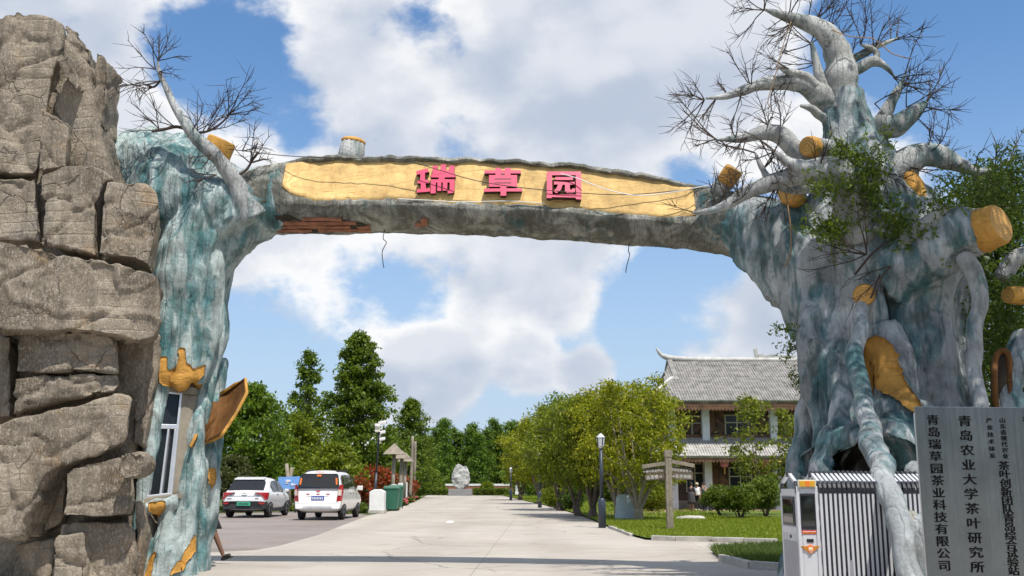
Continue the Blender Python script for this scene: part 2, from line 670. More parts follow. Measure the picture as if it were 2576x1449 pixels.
def ring_wood(name, centre, axis='X', col=(0.55, 0.31, 0.08), dark=(0.27, 0.12, 0.03), scale=7.0):
    m, nt, b = nodes_of(name)
    t = NT(nt)
    v = t.coord((1, 1, 1), loc=[-c for c in centre])
    g = t.wave(v, scale, 1.6, 3, 'RINGS', 'SPHERICAL', 1.4)
    tone = t.ramp(t.noise(v, 2.5, 6, 0.6), [(0.3, [x * 0.8 for x in col]), (0.7, [min(1, x * 1.15) for x in col])])
    c = t.mix(t.ramp(g, [(0.0, 0.55), (0.35, 0.0)]), tone, dark)
    t.l(c, b.inputs['Base Color'])
    b.inputs['Roughness'].default_value = 0.7
    t.bump(t.math('ADD', g, t.noise(v, 12, 5)), 0.4, 0.02, b)
    return m

def rock_mat(name):
    m, nt, b = nodes_of(name)
    t = NT(nt)
    v = t.coord((1, 1, 1))
    vs = t.coord((1.0, 1.0, 0.45))
    a = t.noise(v, 0.8, 6, 0.6)
    base = t.ramp(a, [(0.30, (0.12, 0.097, 0.068)), (0.45, (0.225, 0.19, 0.145)), (0.58, (0.32, 0.27, 0.205)), (0.72, (0.19, 0.178, 0.155))])
    o = t.ramp(t.noise(v, 1.4, 7, 0.65, 0.5), [(0.58, 0.0), (0.72, 1.0)])
    base = t.mix(t.math('MULTIPLY', o, 0.55), base, (0.36, 0.22, 0.10))
    # sprayed speckle of light and dark grit
    s1 = t.noise(vs, 34, 3, 0.75)
    base = t.mix(t.ramp(s1, [(0.50, 0.0), (0.66, 0.60)]), base, (0.52, 0.46, 0.39))
    s2 = t.noise(t.coord((1, 1, 0.6), loc=(3, 7, 1)), 40, 3, 0.7)
    base = t.mix(t.ramp(s2, [(0.54, 0.0), (0.70, 0.55)]), base, (0.07, 0.056, 0.042))
    # long rain streaks
    rs = t.ramp(t.noise(t.coord((2.2, 2.2, 0.16)), 1.6, 8, 0.7), [(0.50, 0.0), (0.66, 1.0)])
    base = t.mix(t.math('MULTIPLY', rs, 0.55), base, (0.085, 0.075, 0.055))
    # cut cracks
    w = t.n('ShaderNodeVectorMath', operation='ADD')
    nn = t.n('ShaderNodeTexNoise'); nn.inputs['Scale'].default_value = 1.1; nn.inputs['Detail'].default_value = 5
    t.l(v, nn.inputs['Vector'])
    t.l(v, w.inputs[0]); t.l(nn.outputs[1], w.inputs[1])
    cr = t.voro(w.outputs[0], 0.7)
    crm = t.ramp(cr, [(0.0, 1.0), (0.009, 0.0)])
    crm = t.math('MULTIPLY', crm, t.ramp(t.noise(v, 0.7, 3), [(0.50, 0.0), (0.58, 1.0)]))
    base = t.mix(t.math('MULTIPLY', crm, 0.45), base, (0.035, 0.028, 0.02))
    t.l(base, b.inputs['Base Color'])
    b.inputs['Roughness'].default_value = 0.85
    b.inputs['Specular IOR Level'].default_value = 0.25
    st = t.wave(t.coord((.35, .35, 1), rot=(0.25, 0.2, 0)), 1.5, 9.0, 5, 'BANDS', 'Z', 0.7)
    st = t.math('MULTIPLY', t.math('MULTIPLY', t.ramp(st, [(0.0, 1.0), (0.10, 0.0)]), t.ramp(t.noise(v, 0.8, 3), [(0.46, 0.0), (0.60, 1.0)])), -0.16)
    h = t.math('ADD', t.math('ADD', t.noise(v, 4.0, 11, 0.72), t.math('MULTIPLY', s1, 0.35)), st)
    h = t.math('SUBTRACT', h, t.math('MULTIPLY', crm, 0.4))
    t.bump(h, 0.9, 0.07, b)
    return m

def leaf_mat(name, dark, light, trans=0.35, autumn=None):
    """leaves: tone differs leaf by leaf and clump by clump"""
    m, nt, b = nodes_of(name)
    t = NT(nt)
    g = t.n('ShaderNodeNewGeometry')
    rnd = g.outputs['Random Per Island']
    v = t.coord((1, 1, 1))
    clump = t.noise(v, 0.9, 3, 0.6)
    f = t.math('ADD', t.math('MULTIPLY', rnd, 0.55), t.math('MULTIPLY', clump, 0.45))
    c = t.ramp(f, [(0.2, dark), (0.55, [(a + b2) / 2 for a, b2 in zip(dark, light)]), (0.85, light)])
    if autumn:
        q = t.ramp(t.math('ADD', t.math('MULTIPLY', rnd, 0.5), t.math('MULTIPLY', t.noise(v, 1.6, 2), 0.5)), [(autumn[1], 0.0), (autumn[1] + 0.08, 1.0)])
        c = t.mix(q, c, autumn[0])
    t.l(c, b.inputs['Base Color'])
    b.inputs['Roughness'].default_value = 0.5
    b.inputs['Specular IOR Level'].default_value = 0.35
    tr = t.n('ShaderNodeBsdfTranslucent')
    t.l(t.mix(0.5, c, (0.25, 0.33, 0.02)), tr.inputs['Color'])
    mx = t.n('ShaderNodeMixShader')
    mx.inputs[0].default_value = trans
    out = nt.nodes['Material Output']
    t.l(b.outputs[0], mx.inputs[1]); t.l(tr.outputs[0], mx.inputs[2])
    t.l(mx.outputs[0], out.inputs[0])
    return m

MAT = {}
MAT['bark'] = bark_paint('painted_bark', amount=0.76, white=(0.38, 0.41, 0.42), teal=(0.028, 0.125, 0.135))
MAT['bark_teal'] = bark_paint('painted_bark_teal', amount=0.72, teal=(0.028, 0.15, 0.16), white=(0.40, 0.47, 0.46))
MAT['bark_beam'] = bark_paint('weathered_bark', amount=0.25, grime=0.9, white=(0.34, 0.34, 0.30))
MAT['branch'] = bark_paint('branch_bark', amount=0.35, white=(0.42, 0.43, 0.42))
MAT['ochre'] = wood_paint('ochre_wood')
MAT['panel_wood'] = wood_paint('sign_wood', col=(0.74, 0.50, 0.20), dark=(0.34, 0.16, 0.04), stretch=(0.16, 0.6, 1.5), scale=3.4, dirt=.45)
MAT['brown_wood'] = wood_paint('brown_wood', col=(0.17, 0.075, 0.02), dark=(0.05, 0.022, 0.008), stretch=(1.5, 1, 0.25))
MAT['rock'] = rock_mat('sprayed_rock')
MAT['twig'] = simple('dead_twig', (0.045, 0.03, 0.022), 0.8)
MAT['pink'] = simple('pink_acrylic', (0.62, 0.055, 0.13), 0.35, var=0.06)
MAT['letter_side'] = simple('dark_letter_side', (0.035, 0.012, 0.016), 0.5)
MAT['black'] = simple('black_plastic', (0.012, 0.012, 0.013), 0.45)
MAT['wire'] = simple('black_wire', (0.012, 0.012, 0.014), 0.5)
MAT['white_wire'] = simple('white_wire', (0.7, 0.7, 0.68), 0.5)
MAT['cord'] = simple('dry_vine', (0.30, 0.19, 0.10), 0.8)
MAT['white_paint'] = simple('white_paint', (0.72, 0.72, 0.70), 0.65, var=0.08, bump=0.15)
MAT['hole_shade'] = simple('painted_hole_shade', (0.035, 0.028, 0.02), 0.95)  # dark tone that paints the shade inside the beam gap and the hollows
MAT['brick'] = simple('red_brick', (0.27, 0.115, 0.065), 0.9, var=0.35, scale=6, bump=0.4)
MAT['alu'] = simple('aluminium_frame', (0.60, 0.61, 0.63), 0.35, 0.6)
MAT['cement'] = simple('raw_cement', (0.24, 0.21, 0.165), 0.9, var=0.3, bump=0.5, scale=2.0)
MAT['dark_glass'] = simple('window_glass', (0.016, 0.02, 0.022), 0.08, var=0.3, spec=0.25)
MAT['weather_wood'] = wood_paint('weathered_wood', col=(0.30, 0.255, 0.20), dark=(0.10, 0.08, 0.06), stretch=(2, 2, 0.3), scale=4)
MAT['steel_dark'] = simple('dark_steel', (0.03, 0.033, 0.04), 0.4, 0.3)
# ------------------------------------------------------------------ ground, road, lawn
def sheet(name, pts, z, mat, kind='structure', sub=0):
    me = bpy.data.meshes.new(name)
    me.from_pydata([(p[0], p[1], z) for p in pts], [], [list(range(len(pts)))])
    bm = bmesh.new(); bm.from_mesh(me)
    bmesh.ops.recalc_face_normals(bm, faces=bm.faces)
    for f in bm.faces:
        if f.normal.z < 0: f.normal_flip()
    bmesh.ops.triangulate(bm, faces=bm.faces)
    bm.to_mesh(me); bm.free()
    o = link_mesh(name, me, mat)
    o['kind'] = kind
    return o

def concrete_mat():
    m, nt, b = nodes_of('road_concrete')
    t = NT(nt)
    v = t.coord()
    a = t.noise(v, 0.22, 7, 0.62)
    col = t.ramp(a, [(0.3, (0.33, 0.295, 0.25)), (0.5, (0.41, 0.37, 0.32)), (0.7, (0.47, 0.43, 0.375))])
    st = t.ramp(t.noise(t.coord((0.25, 1.2, 1)), 0.8, 8, 0.7), [(0.50, 0.0), (0.72, 0.45)])
    col = t.mix(st, col, (0.30, 0.25, 0.20))
    fine = t.noise(v, 26, 4, 0.7)
    col = t.mix(t.ramp(fine, [(0.45, 0.0), (0.7, 0.28)]), col, (0.24, 0.215, 0.19))
    w = t.n('ShaderNodeVectorMath', operation='ADD')
    nn = t.n('ShaderNodeTexNoise'); nn.inputs['Scale'].default_value = 0.5; nn.inputs['Detail'].default_value = 6
    t.l(v, nn.inputs['Vector']); t.l(v, w.inputs[0]); t.l(nn.outputs[1], w.inputs[1])
    cr = t.voro(w.outputs[0], 0.16)
    crm = t.math('MULTIPLY', t.ramp(cr, [(0.0, 1.0), (0.005, 0.0)]), t.ramp(t.noise(v, 0.25, 2), [(0.40, 0.0), (0.50, 1.0)]))
    col = t.mix(t.math('MULTIPLY', crm, 0.75), col, (0.10, 0.085, 0.07))
    # damp, dusty marks left by tyres
    d = t.ramp(t.noise(v, 0.6, 5, 0.7, 0.4), [(0.56, 0.0), (0.70, 0.6)])
    col = t.mix(d, col, (0.27, 0.225, 0.18))
    oil = t.ramp(t.noise(v, 1.9, 5, 0.65), [(0.70, 0.0), (0.76, 0.6)])
    col = t.mix(oil, col, (0.13, 0.115, 0.10))
    # slab joints every few metres, filled with dirt
    br = t.n('ShaderNodeTexBrick')
    br.offset = 0.0
    br.inputs['Scale'].default_value = 1.0
    br.inputs['Brick Width'].default_value = 5.0
    br.inputs['Row Height'].default_value = 6.0
    br.inputs['Mortar Size'].default_value = 0.012
    br.inputs['Mortar Smooth'].default_value = 0.3
    t.l(t.coord((1, 1, 1), rot=(0, 0, 0.03), loc=(1.2, 0.8, 0)), br.inputs['Vector'])
    col = t.mix(t.math('MULTIPLY', br.outputs['Fac'], 0.5), col, (0.13, 0.11, 0.09))
    # darker wheel tracks along the road
    tr = t.wave(t.coord((1, 0.02, 1), loc=(0.6, 0, 0)), 0.105, 1.2, 3, 'BANDS', 'X', 1.0)
    col = t.mix(t.math('MULTIPLY', t.ramp(tr, [(0.55, 0.0), (0.95, 1.0)]), 0.22), col, (0.27, 0.235, 0.20))
    t.l(col, b.inputs['Base Color'])
    b.inputs['Roughness'].default_value = 0.85
    t.bump(t.math('SUBTRACT', fine, t.math('MULTIPLY', crm, 1.0)), 0.35, 0.01, b)
    return m

def gravel_mat():
    m, nt, b = nodes_of('worn_tarmac')
    t = NT(nt)
    v = t.coord()
    col = t.ramp(t.noise(v, 0.35, 8, 0.65), [(0.3, (0.20, 0.165, 0.14)), (0.5, (0.28, 0.245, 0.225)), (0.72, (0.33, 0.30, 0.28))])
    s = t.noise(v, 30, 4, 0.75)
    col = t.mix(t.ramp(s, [(0.42, 0.55), (0.6, 0.0)]), col, (0.10, 0.085, 0.075))
    s2 = t.noise(v, 1.0, 7, 0.7, 0.5)
    col = t.mix(t.ramp(s2, [(0.56, 0.0), (0.7, 0.7)]), col, (0.34, 0.20, 0.125))
    t.l(col, b.inputs['Base Color'])
    b.inputs['Roughness'].default_value = 0.95
    t.bump(s, 0.5, 0.02, b)
    return m

def soil_mat():
    m, nt, b = nodes_of('earth_and_weeds')
    t = NT(nt)
    v = t.coord()
    a = t.noise(v, 0.25, 8, 0.65)
    col = t.ramp(a, [(0.35, (0.05, 0.07, 0.018)), (0.5, (0.075, 0.10, 0.025)), (0.7, (0.12, 0.10, 0.05))])
    t.l(col, b.inputs['Base Color'])
    b.inputs['Roughness'].default_value = 0.95
    t.bump(t.noise(v, 12, 6), 0.8, 0.05, b)
    return m

def lawn_mat():
    m, nt, b = nodes_of('lawn_turf')
    t = NT(nt)
    v = t.coord()
    a = t.noise(v, 0.5, 8, 0.65)
    col = t.ramp(a, [(0.3, (0.09, 0.14, 0.010)), (0.5, (0.15, 0.21, 0.014)), (0.7, (0.23, 0.27, 0.030))])
    f = t.noise(v, 40, 4, 0.7)
    col = t.mix(t.ramp(f, [(0.45, 0.5), (0.62, 0.0)]), col, (0.03, 0.06, 0.006))
    t.l(col, b.inputs['Base Color'])
    b.inputs['Roughness'].default_value = 0.9
    t.bump(f, 0.9, 0.05, b)
    return m

def pave_mat():
    m, nt, b = nodes_of('pink_paving')
    t = NT(nt)
    v = t.coord()
    br = t.n('ShaderNodeTexBrick')
    br.inputs['Scale'].default_value = 3.0
    br.inputs['Color1'].default_value = (0.33, 0.20, 0.15, 1)
    br.inputs['Color2'].default_value = (0.40, 0.27, 0.20, 1)
    br.inputs['Mortar'].default_value = (0.22, 0.17, 0.13, 1)
    t.l(v, br.inputs['Vector'])
    t.l(br.outputs[0], b.inputs['Base Color'])
    b.inputs['Roughness'].default_value = 0.9
    return m

MAT['concrete'] = concrete_mat()
MAT['gravel'] = gravel_mat()
MAT['soil'] = soil_mat()
MAT['lawn'] = lawn_mat()
MAT['pave'] = pave_mat()
MAT['kerb'] = simple('kerb_cement', (0.42, 0.40, 0.36), 0.9, var=0.25, bump=0.4)

def g2(px, py):
    p = G(px, py)
    return (p.x, p.y)

sheet('ground', [(-600, -60), (600, -60), (600, 1500), (-600, 1500)], -0.012, MAT['soil'])
lawn_edge = [g2(1265, 1247), g2(1330, 1262), g2(1395, 1277), g2(1470, 1300), g2(1540, 1330), g2(1580, 1346), g2(1625, 1358)]
road_pts = [(-30, -20), (30, -20), (30, 14.0), (7.0, 16.8), (5.2, 17.4)]
near_bed = [g2(1960, 1425), g2(1890, 1432), g2(1815, 1410), g2(1800, 1400), g2(1790, 1392)]
road_pts += [g2(1955, 1368), g2(1700, 1361), g2(1625, 1357)] + lawn_edge[::-1][1:]
road_pts += [g2(1075, 1246), g2(1045, 1262), g2(985, 1285), g2(925, 1297), g2(850, 1326), g2(800, 1346), g2(700, 1374), g2(640, 1384), g2(545, 1389), (-14, 22.3), (-30, 22.5)]
sheet('road', road_pts, 0.0, MAT['concrete'])
park_pts = [g2(925, 1296.5), g2(880, 1288), g2(740, 1287), g2(560, 1292), (-14.5, 47.5), (-30, 47.5), (-30, 22.5), (-14, 22.3), g2(545, 1389), g2(640, 1384), g2(700, 1374), g2(800, 1346), g2(850, 1326)]
sheet('parking_lot', park_pts, -0.004, MAT['gravel'])
# lawn right of the road
lawn_pts = lawn_edge + [g2(1700, 1361), g2(1955, 1368), (13, 24), (45, 24), (45, 140), (8, 140)]
lawn = sheet('lawn', lawn_pts, 0.06, MAT['lawn'])
path_pts = [g2(1500, 1298), g2(1640, 1283), g2(1700, 1278.0), g2(1835, 1279), g2(1990, 1282), g2(1990, 1287), g2(1835, 1287), g2(1740, 1289), g2(1650, 1293)]
sheet('garden_path', [( (Vector((a, b_)) ).x, b_) for a, b_ in path_pts], 0.066, MAT['pave'])

# grass blades
def blades(name, poly, n, h, z, mat, label, ymax=None, wide=0.012, seed=1, lean=0.4):
    rng = np.random.RandomState(seed)
    xs = [p[0] for p in poly]; ys = [p[1] for p in poly]
    pts = []
    x0, x1, y0, y1 = min(xs), max(xs), min(ys), min(max(ys), ymax or 1e9)
    while len(pts) < n:
        X = rng.uniform(x0, x1, 4000); Y = rng.uniform(y0, y1, 4000)
        for a, b_ in zip(X, Y):
            if in_poly(a, b_, poly):
                pts.append((a, b_))
    pts = np.array(pts[:n])
    m = len(pts)
    ang = rng.uniform(0, 6.283, m)
    hh = h * rng.uniform(0.5, 1.25, m)
    w = wide * rng.uniform(0.6, 1.4, m)
    lx = rng.normal(0, lean, m) * hh; ly = rng.normal(0, lean, m) * hh
    dx, dy = np.cos(ang) * w, np.sin(ang) * w
    v = np.zeros((m, 3, 3), np.float32)
    v[:, 0] = np.stack([pts[:, 0] - dx, pts[:, 1] - dy, np.full(m, z - 0.01)], 1)
    v[:, 1] = np.stack([pts[:, 0] + dx, pts[:, 1] + dy, np.full(m, z - 0.01)], 1)
    v[:, 2] = np.stack([pts[:, 0] + lx, pts[:, 1] + ly, z + hh], 1)
    me = np_mesh(name, v.reshape(-1, 3), None, np.arange(m * 3).reshape(-1, 3))
    o = link_mesh(name, me, mat)
    return tag(o, label, 'grass', kind='stuff')
MAT['blade'] = leaf_mat('grass_blade', (0.12, 0.18, 0.010), (0.34, 0.39, 0.03), 0.4)
MAT['tall_blade'] = leaf_mat('weed_blade', (0.03, 0.07, 0.010), (0.12, 0.17, 0.03), 0.3)
near_lawn = [g2(1500, 1311), g2(1540, 1330), g2(1580, 1346), g2(1625, 1357), g2(1700, 1360), (7.6, g2(1955, 1367)[1]), (14, 26), (14, 40), g2(1440, 1290)]
blades('lawn_grass', near_lawn, 60000, 0.07, 0.06, MAT['blade'], 'short mown grass of the lawn in front of the tile-roofed house', ymax=44, wide=0.018)
far_lawn = [g2(1265, 1247), g2(1330, 1262), g2(1395, 1277), g2(1470, 1300), (9, 40), (12, 80), (12, 120)]
blades('verge_grass', far_lawn, 20000, 0.10, 0.06, MAT['blade'], 'rough grass verge under the row of roadside trees', wide=0.035, seed=3)
bed = [g2(1790, 1390), g2(1955, 1382), (6.3, 19.3), (6.9, 17.0), (5.75, 17.3), g2(1890, 1428), g2(1815, 1410)]
sheet('grass_bed', bed, 0.05, MAT['lawn'])
blades('bed_grass', bed, 16000, 0.17, 0.05, MAT['tall_blade'], 'tall unmown grass in the small bed beside the retractable gate', wide=0.012, seed=5, lean=0.5)

# kerb stones
def kerb_line(pts, name, label, h=0.12, w=0.14, gap=1.0, z0=0.0):
    root = empty(name, (pts[0][0], pts[0][1], 0), label, 'kerb')
    total = []
    for (a, b_) in zip(pts[:-1], pts[1:]):
        a, b_ = Vector((*a, 0)), Vector((*b_, 0))
        L = (b_ - a).length
        n = max(1, round(L / gap))
        for k in range(n):
            p = a.lerp(b_, k / n); q = a.lerp(b_, (k + 1) / n)
            d = (q - p).normalized()
            mb = MB()
            mb.bar(p + d * 0.006 + Vector((0, 0, z0 + h / 2 - 0.03 + random.uniform(-.008, .008))), q - d * 0.006 + Vector((0, 0, z0 + h / 2 - 0.03 + random.uniform(-.008, .008))), w, h + 0.06)
            mb.build('kerb_stone', MAT['kerb'], root, bevel=0.015)
    return root
kerb_line([g2(1955, 1368), g2(1790, 1363), g2(1700, 1361), g2(1640, 1359)], 'lawn_kerb', 'pale kerb of cement stones along the near edge of the lawn', h=0.13)
kerb_line([g2(1590, 1349), g2(1560, 1337), g2(1535, 1328)], 'corner_kerb', 'short broken kerb at the lawn corner beside the lamp post', h=0.08)
kerb_line([(6.9, 16.85), (5.72, 17.2), g2(1890, 1430), g2(1815, 1411)], 'bed_kerb', 'curved cement kerb round the tall grass beside the retractable gate', h=0.13, gap=0.8)
# ------------------------------------------------------------------ the cement tree gate
gate = empty('tree_gate', (0, 18, 0), 'artificial cement tree gateway, hollow left trunk, beam with pink characters and branching right trunk', 'gateway')

def T(mb, pts, n=14, sm=5):
    """tube from (frame px, py, distance, radius) points"""
    mb.tube([P(a, b, d) for a, b, d, r in pts], [r for a, b, d, r in pts], n, sm)

def bark_disp(c, n):
    x, y, z = c
    v = Vector((x * 2.6, y * 2.6, z * 0.55))
    g = noise.ridged_multi_fractal(v * .8, 0.9, 2.1, 3, 1.0, 2.0) - 1.0
    w = noise.fractal(Vector((x * 1.1, y * 1.1, z * 0.9)), 1.0, 2.0, 3)
    k = noise.fractal(Vector((x * 7, y * 7, z * 4)), 0.8, 2.0, 2)
    return g * 0.085 + w * 0.08 + k * 0.014

# ---- left trunk
mb = MB()
T(mb, [(430, 1560, 18.4, .62), (445, 1400, 18.4, .55), (460, 1250, 18.45, .48), (478, 1000, 18.5, .44), (492, 800, 18.5, .46), (495, 680, 18.45, .66), (470, 570, 18.35, .90), (430, 470, 18.3, .98), (395, 415, 18.3, .74)], 20)
T(mb, [(345, 480, 18.3, .62), (330, 420, 18.3, .62), (320, 385, 18.3, .42)], 16)
T(mb, [(440, 380, 18.4, .40), (470, 420, 18.3, .60), (520, 470, 18.2, .62), (600, 505, 18.1, .60), (720, 505, 18.0, .60)], 18)
T(mb, [(300, 450, 18.45, .74), (370, 428, 18.45, .78), (450, 430, 18.4, .74), (515, 455, 18.3, .62)], 18)
T(mb, [(410, 500, 17.9, .62), (480, 510, 17.85, .66), (560, 515, 17.85, .58), (650, 512, 17.9, .52)], 16)
# fillets that carry the trunk into the beam
T(mb, [(500, 820, 18.2, .20), (540, 720, 18.1, .24), (580, 630, 18.0, .30), (640, 570, 17.95, .34), (720, 535, 17.9, .36), (820, 520, 17.9, .34)], 14)
T(mb, [(470, 620, 17.9, .40), (540, 560, 17.8, .42), (620, 530, 17.75, .40), (720, 515, 17.8, .36)], 14)
# strands of the hollow trunk
T(mb, [(500, 520, 17.6, .36), (450, 640, 17.35, .34), (430, 780, 17.3, .25), (416, 900, 17.25, .17), (400, 1000, 17.2, .10), (384, 1100, 17.15, .08), (362, 1220, 17.1, .10), (352, 1320, 17.1, .16), (350, 1470, 17.0, .26), (345, 1600, 16.9, .3)])
T(mb, [(520, 590, 17.6, .26), (492, 690, 17.45, .17), (476, 820, 17.35, .14), (470, 900, 17.3, .15), (462, 950, 17.25, .14), (440, 972, 17.2, .12)], 12)
T(mb, [(545, 590, 17.9, .26), (536, 690, 17.7, .20), (525, 800, 17.6, .20), (506, 920, 17.5, .23), (490, 960, 17.45, .2)])
T(mb, [(570, 600, 18.3, .22), (556, 700, 18.2, .20), (545, 830, 18.1, .2), (520, 950, 17.9, .22), (500, 1060, 17.6, .2), (486, 1160, 17.5, .17), (472, 1260, 17.4, .17), (466, 1330, 17.3, .2), (455, 1450, 17.2, .26), (450, 1560, 17.1, .3)])
T(mb, [(550, 900, 18.4, .14), (535, 1050, 18.2, .2), (525, 1150, 18.0, .24), (525, 1230, 18.0, .2), (510, 1330, 18.0, .22), (485, 1430, 18.0, .28), (460, 1500, 18.0, .3)])
T(mb, [(420, 1290, 17.1, .14), (412, 1400, 16.95, .24), (405, 1480, 16.9, .3), (400, 1600, 16.8, .34)], 12)
T(mb, [(362, 1285, 17.0, .08), (385, 1275, 16.95, .10), (415, 1268, 17.0, .12), (445, 1262, 17.1, .12)], 12)
left_trunk = fuse('left_trunk', mb, 0.04, 2, MAT['bark_teal'], gate, bark_disp)

def patch(o, pts, D, name, mat, proud=0.014):
    poly = []
    for a, b in pts:
        p = P(a, b, D)
        poly.append((p.x, p.z))
    return split_patch(o, poly, name, mat, gate, proud)
patch(left_trunk, [(425, 905), (440, 900), (445, 935), (462, 930), (466, 880), (482, 878), (484, 915), (500, 930), (525, 918), (522, 945), (500, 975), (470, 990), (420, 970)], 17.5, 'bare_wood_patch', MAT['ochre'])
patch(left_trunk, [(372, 1122), (384, 1128), (386, 1155), (375, 1190), (350, 1250), (338, 1258), (350, 1215), (362, 1175)], 17.3, 'bare_wood_patch', MAT['ochre'])
patch(left_trunk, [(478, 1130), (505, 1110), (490, 1150), (480, 1200), (484, 1250), (470, 1300), (462, 1265), (470, 1190)], 17.5, 'bare_wood_patch', MAT['ochre'])
patch(left_trunk, [(388, 1262), (432, 1258), (432, 1275), (420, 1290), (412, 1300), (395, 1290)], 17.2, 'bare_wood_patch', MAT['ochre'])
patch(left_trunk, [(395, 1400), (418, 1370), (416, 1400), (410, 1460), (384, 1460)], 17.1, 'bare_wood_patch', MAT['ochre'])
patch(left_trunk, [(515, 1350), (533, 1310), (528, 1370), (505, 1425), (485, 1432)], 17.9, 'bare_wood_patch', MAT['ochre'])
patch(left_trunk, [(543, 1180), (560, 1172), (560, 1215), (545, 1240)], 18.2, 'bare_wood_patch', MAT['ochre'])

# ---- broken bark flap, brown inside
def shell(name, rows, mat_in, mat_out, thick):
    """curved shell from rows of points"""
    vs, fs = [], []
    m, n = len(rows), len(rows[0])
    for r in rows:
        vs += r
    for i in range(m - 1):
        for j in range(n - 1):
            fs.append((i * n + j, i * n + j + 1, (i + 1) * n + j + 1, (i + 1) * n + j))
    me = bpy.data.meshes.new(name)
    me.from_pydata(vs, [], fs)
    o = link_mesh(name, me, [mat_in, mat_out], gate, True)
    md = o.modifiers.new('s', 'SOLIDIFY'); md.thickness = thick; md.offset = 0; md.material_offset = 0; md.material_offset_rim = 1
    md.use_rim = True
    sb = o.modifiers.new('b', 'SUBSURF'); sb.subdivision_type = 'SIMPLE'; sb.levels = 2; sb.render_levels = 2
    return o
rows = []
for (xl, yl, xr, yr, dl, dr) in ((548, 1000, 556, 990, 17.95, 18.15), (540, 1020, 590, 962, 17.8, 18.05), (530, 1050, 618, 948, 17.6, 17.9), (520, 1080, 622, 985, 17.4, 17.7), (510, 1105, 596, 1040, 17.25, 17.5), (500, 1125, 556, 1098, 17.15, 17.3)):
    rows.append([P(xl + (xr - xl) * t - 22 * (1 - t) + 7 * noise.noise(Vector((xl * .3, t * 5, 0))), yl + (yr - yl) * t + 16 * t * noise.noise(Vector((xl * .21, 3, t))), dl + (dr - dl) * t + 0.46 * math.sin(t * math.pi)) for t in [q / 10 for q in range(11)]])
shell('bark_flap', rows, MAT['brown_wood'], MAT['ochre'], 0.055)

# ---- window in the hollow trunk
win = MB()
wl0, wr0, wl1, wr1 = P(412, 985, 17.22), P(458, 990, 17.36), P(372, 1250, 17.05), P(432, 1243, 17.2)
def wq(u, v, off=0.0):
    a = wl0.lerp(wr0, u); b = wl1.lerp(wr1, u)
    return a.lerp(b, v) + Vector((0, off, 0))
rv = MB()
for (u0, v0, u1, v1) in ((-.35, -.08, 1.7, 0.0), (-.35, 1.0, 1.7, 1.06)):
    rv.prism([wq(u0, v0, -.05), wq(u1, v0, -.05), wq(u1, v1, -.05), wq(u0, v1, -.05)], [wq(u0, v0, .7), wq(u1, v0, .7), wq(u1, v1, .7), wq(u0, v1, .7)])
rv.prism([wq(1.02, 0, -.02), wq(1.7, 0, .1), wq(1.7, 1, .1), wq(1.02, 1, -.02)], [wq(1.02, 0, .6), wq(1.7, 0, .6), wq(1.7, 1, .6), wq(1.02, 1, .6)])
reveal = rv.build('window_reveal', MAT['cement'], gate, bevel=0.02)
wparent = MB()
def wframe(u0, v0, u1, v1, w=0.035, d=0.08, off=0.0):
    mbx = MB()
    mbx.prism([wq(u0, v0, -d / 2 + off), wq(u1, v0, -d / 2 + off), wq(u1, v1, -d / 2 + off), wq(u0, v1, -d / 2 + off)], [wq(u0, v0, d / 2 + off), wq(u1, v0, d / 2 + off), wq(u1, v1, d / 2 + off), wq(u0, v1, d / 2 + off)])
    return mbx
pane_holder = wframe(0.0, 0.0, 1.0, 1.0, d=0.02, off=0.05)
wdw = pane_holder.build('window', MAT['dark_glass'], gate)
for q in ((-.05, -.02, 1.05, .015), (-.05, .985, 1.05, 1.02), (-.05, .01, .05, .99), (.93, .01, 1.05, .99), (.02, .315, .95, .36), (.50, .365, .60, .985), (.84, .365, .93, .985)):
    wframe(*q).build('frame_bar', MAT['alu'], wdw, bevel=0.006)

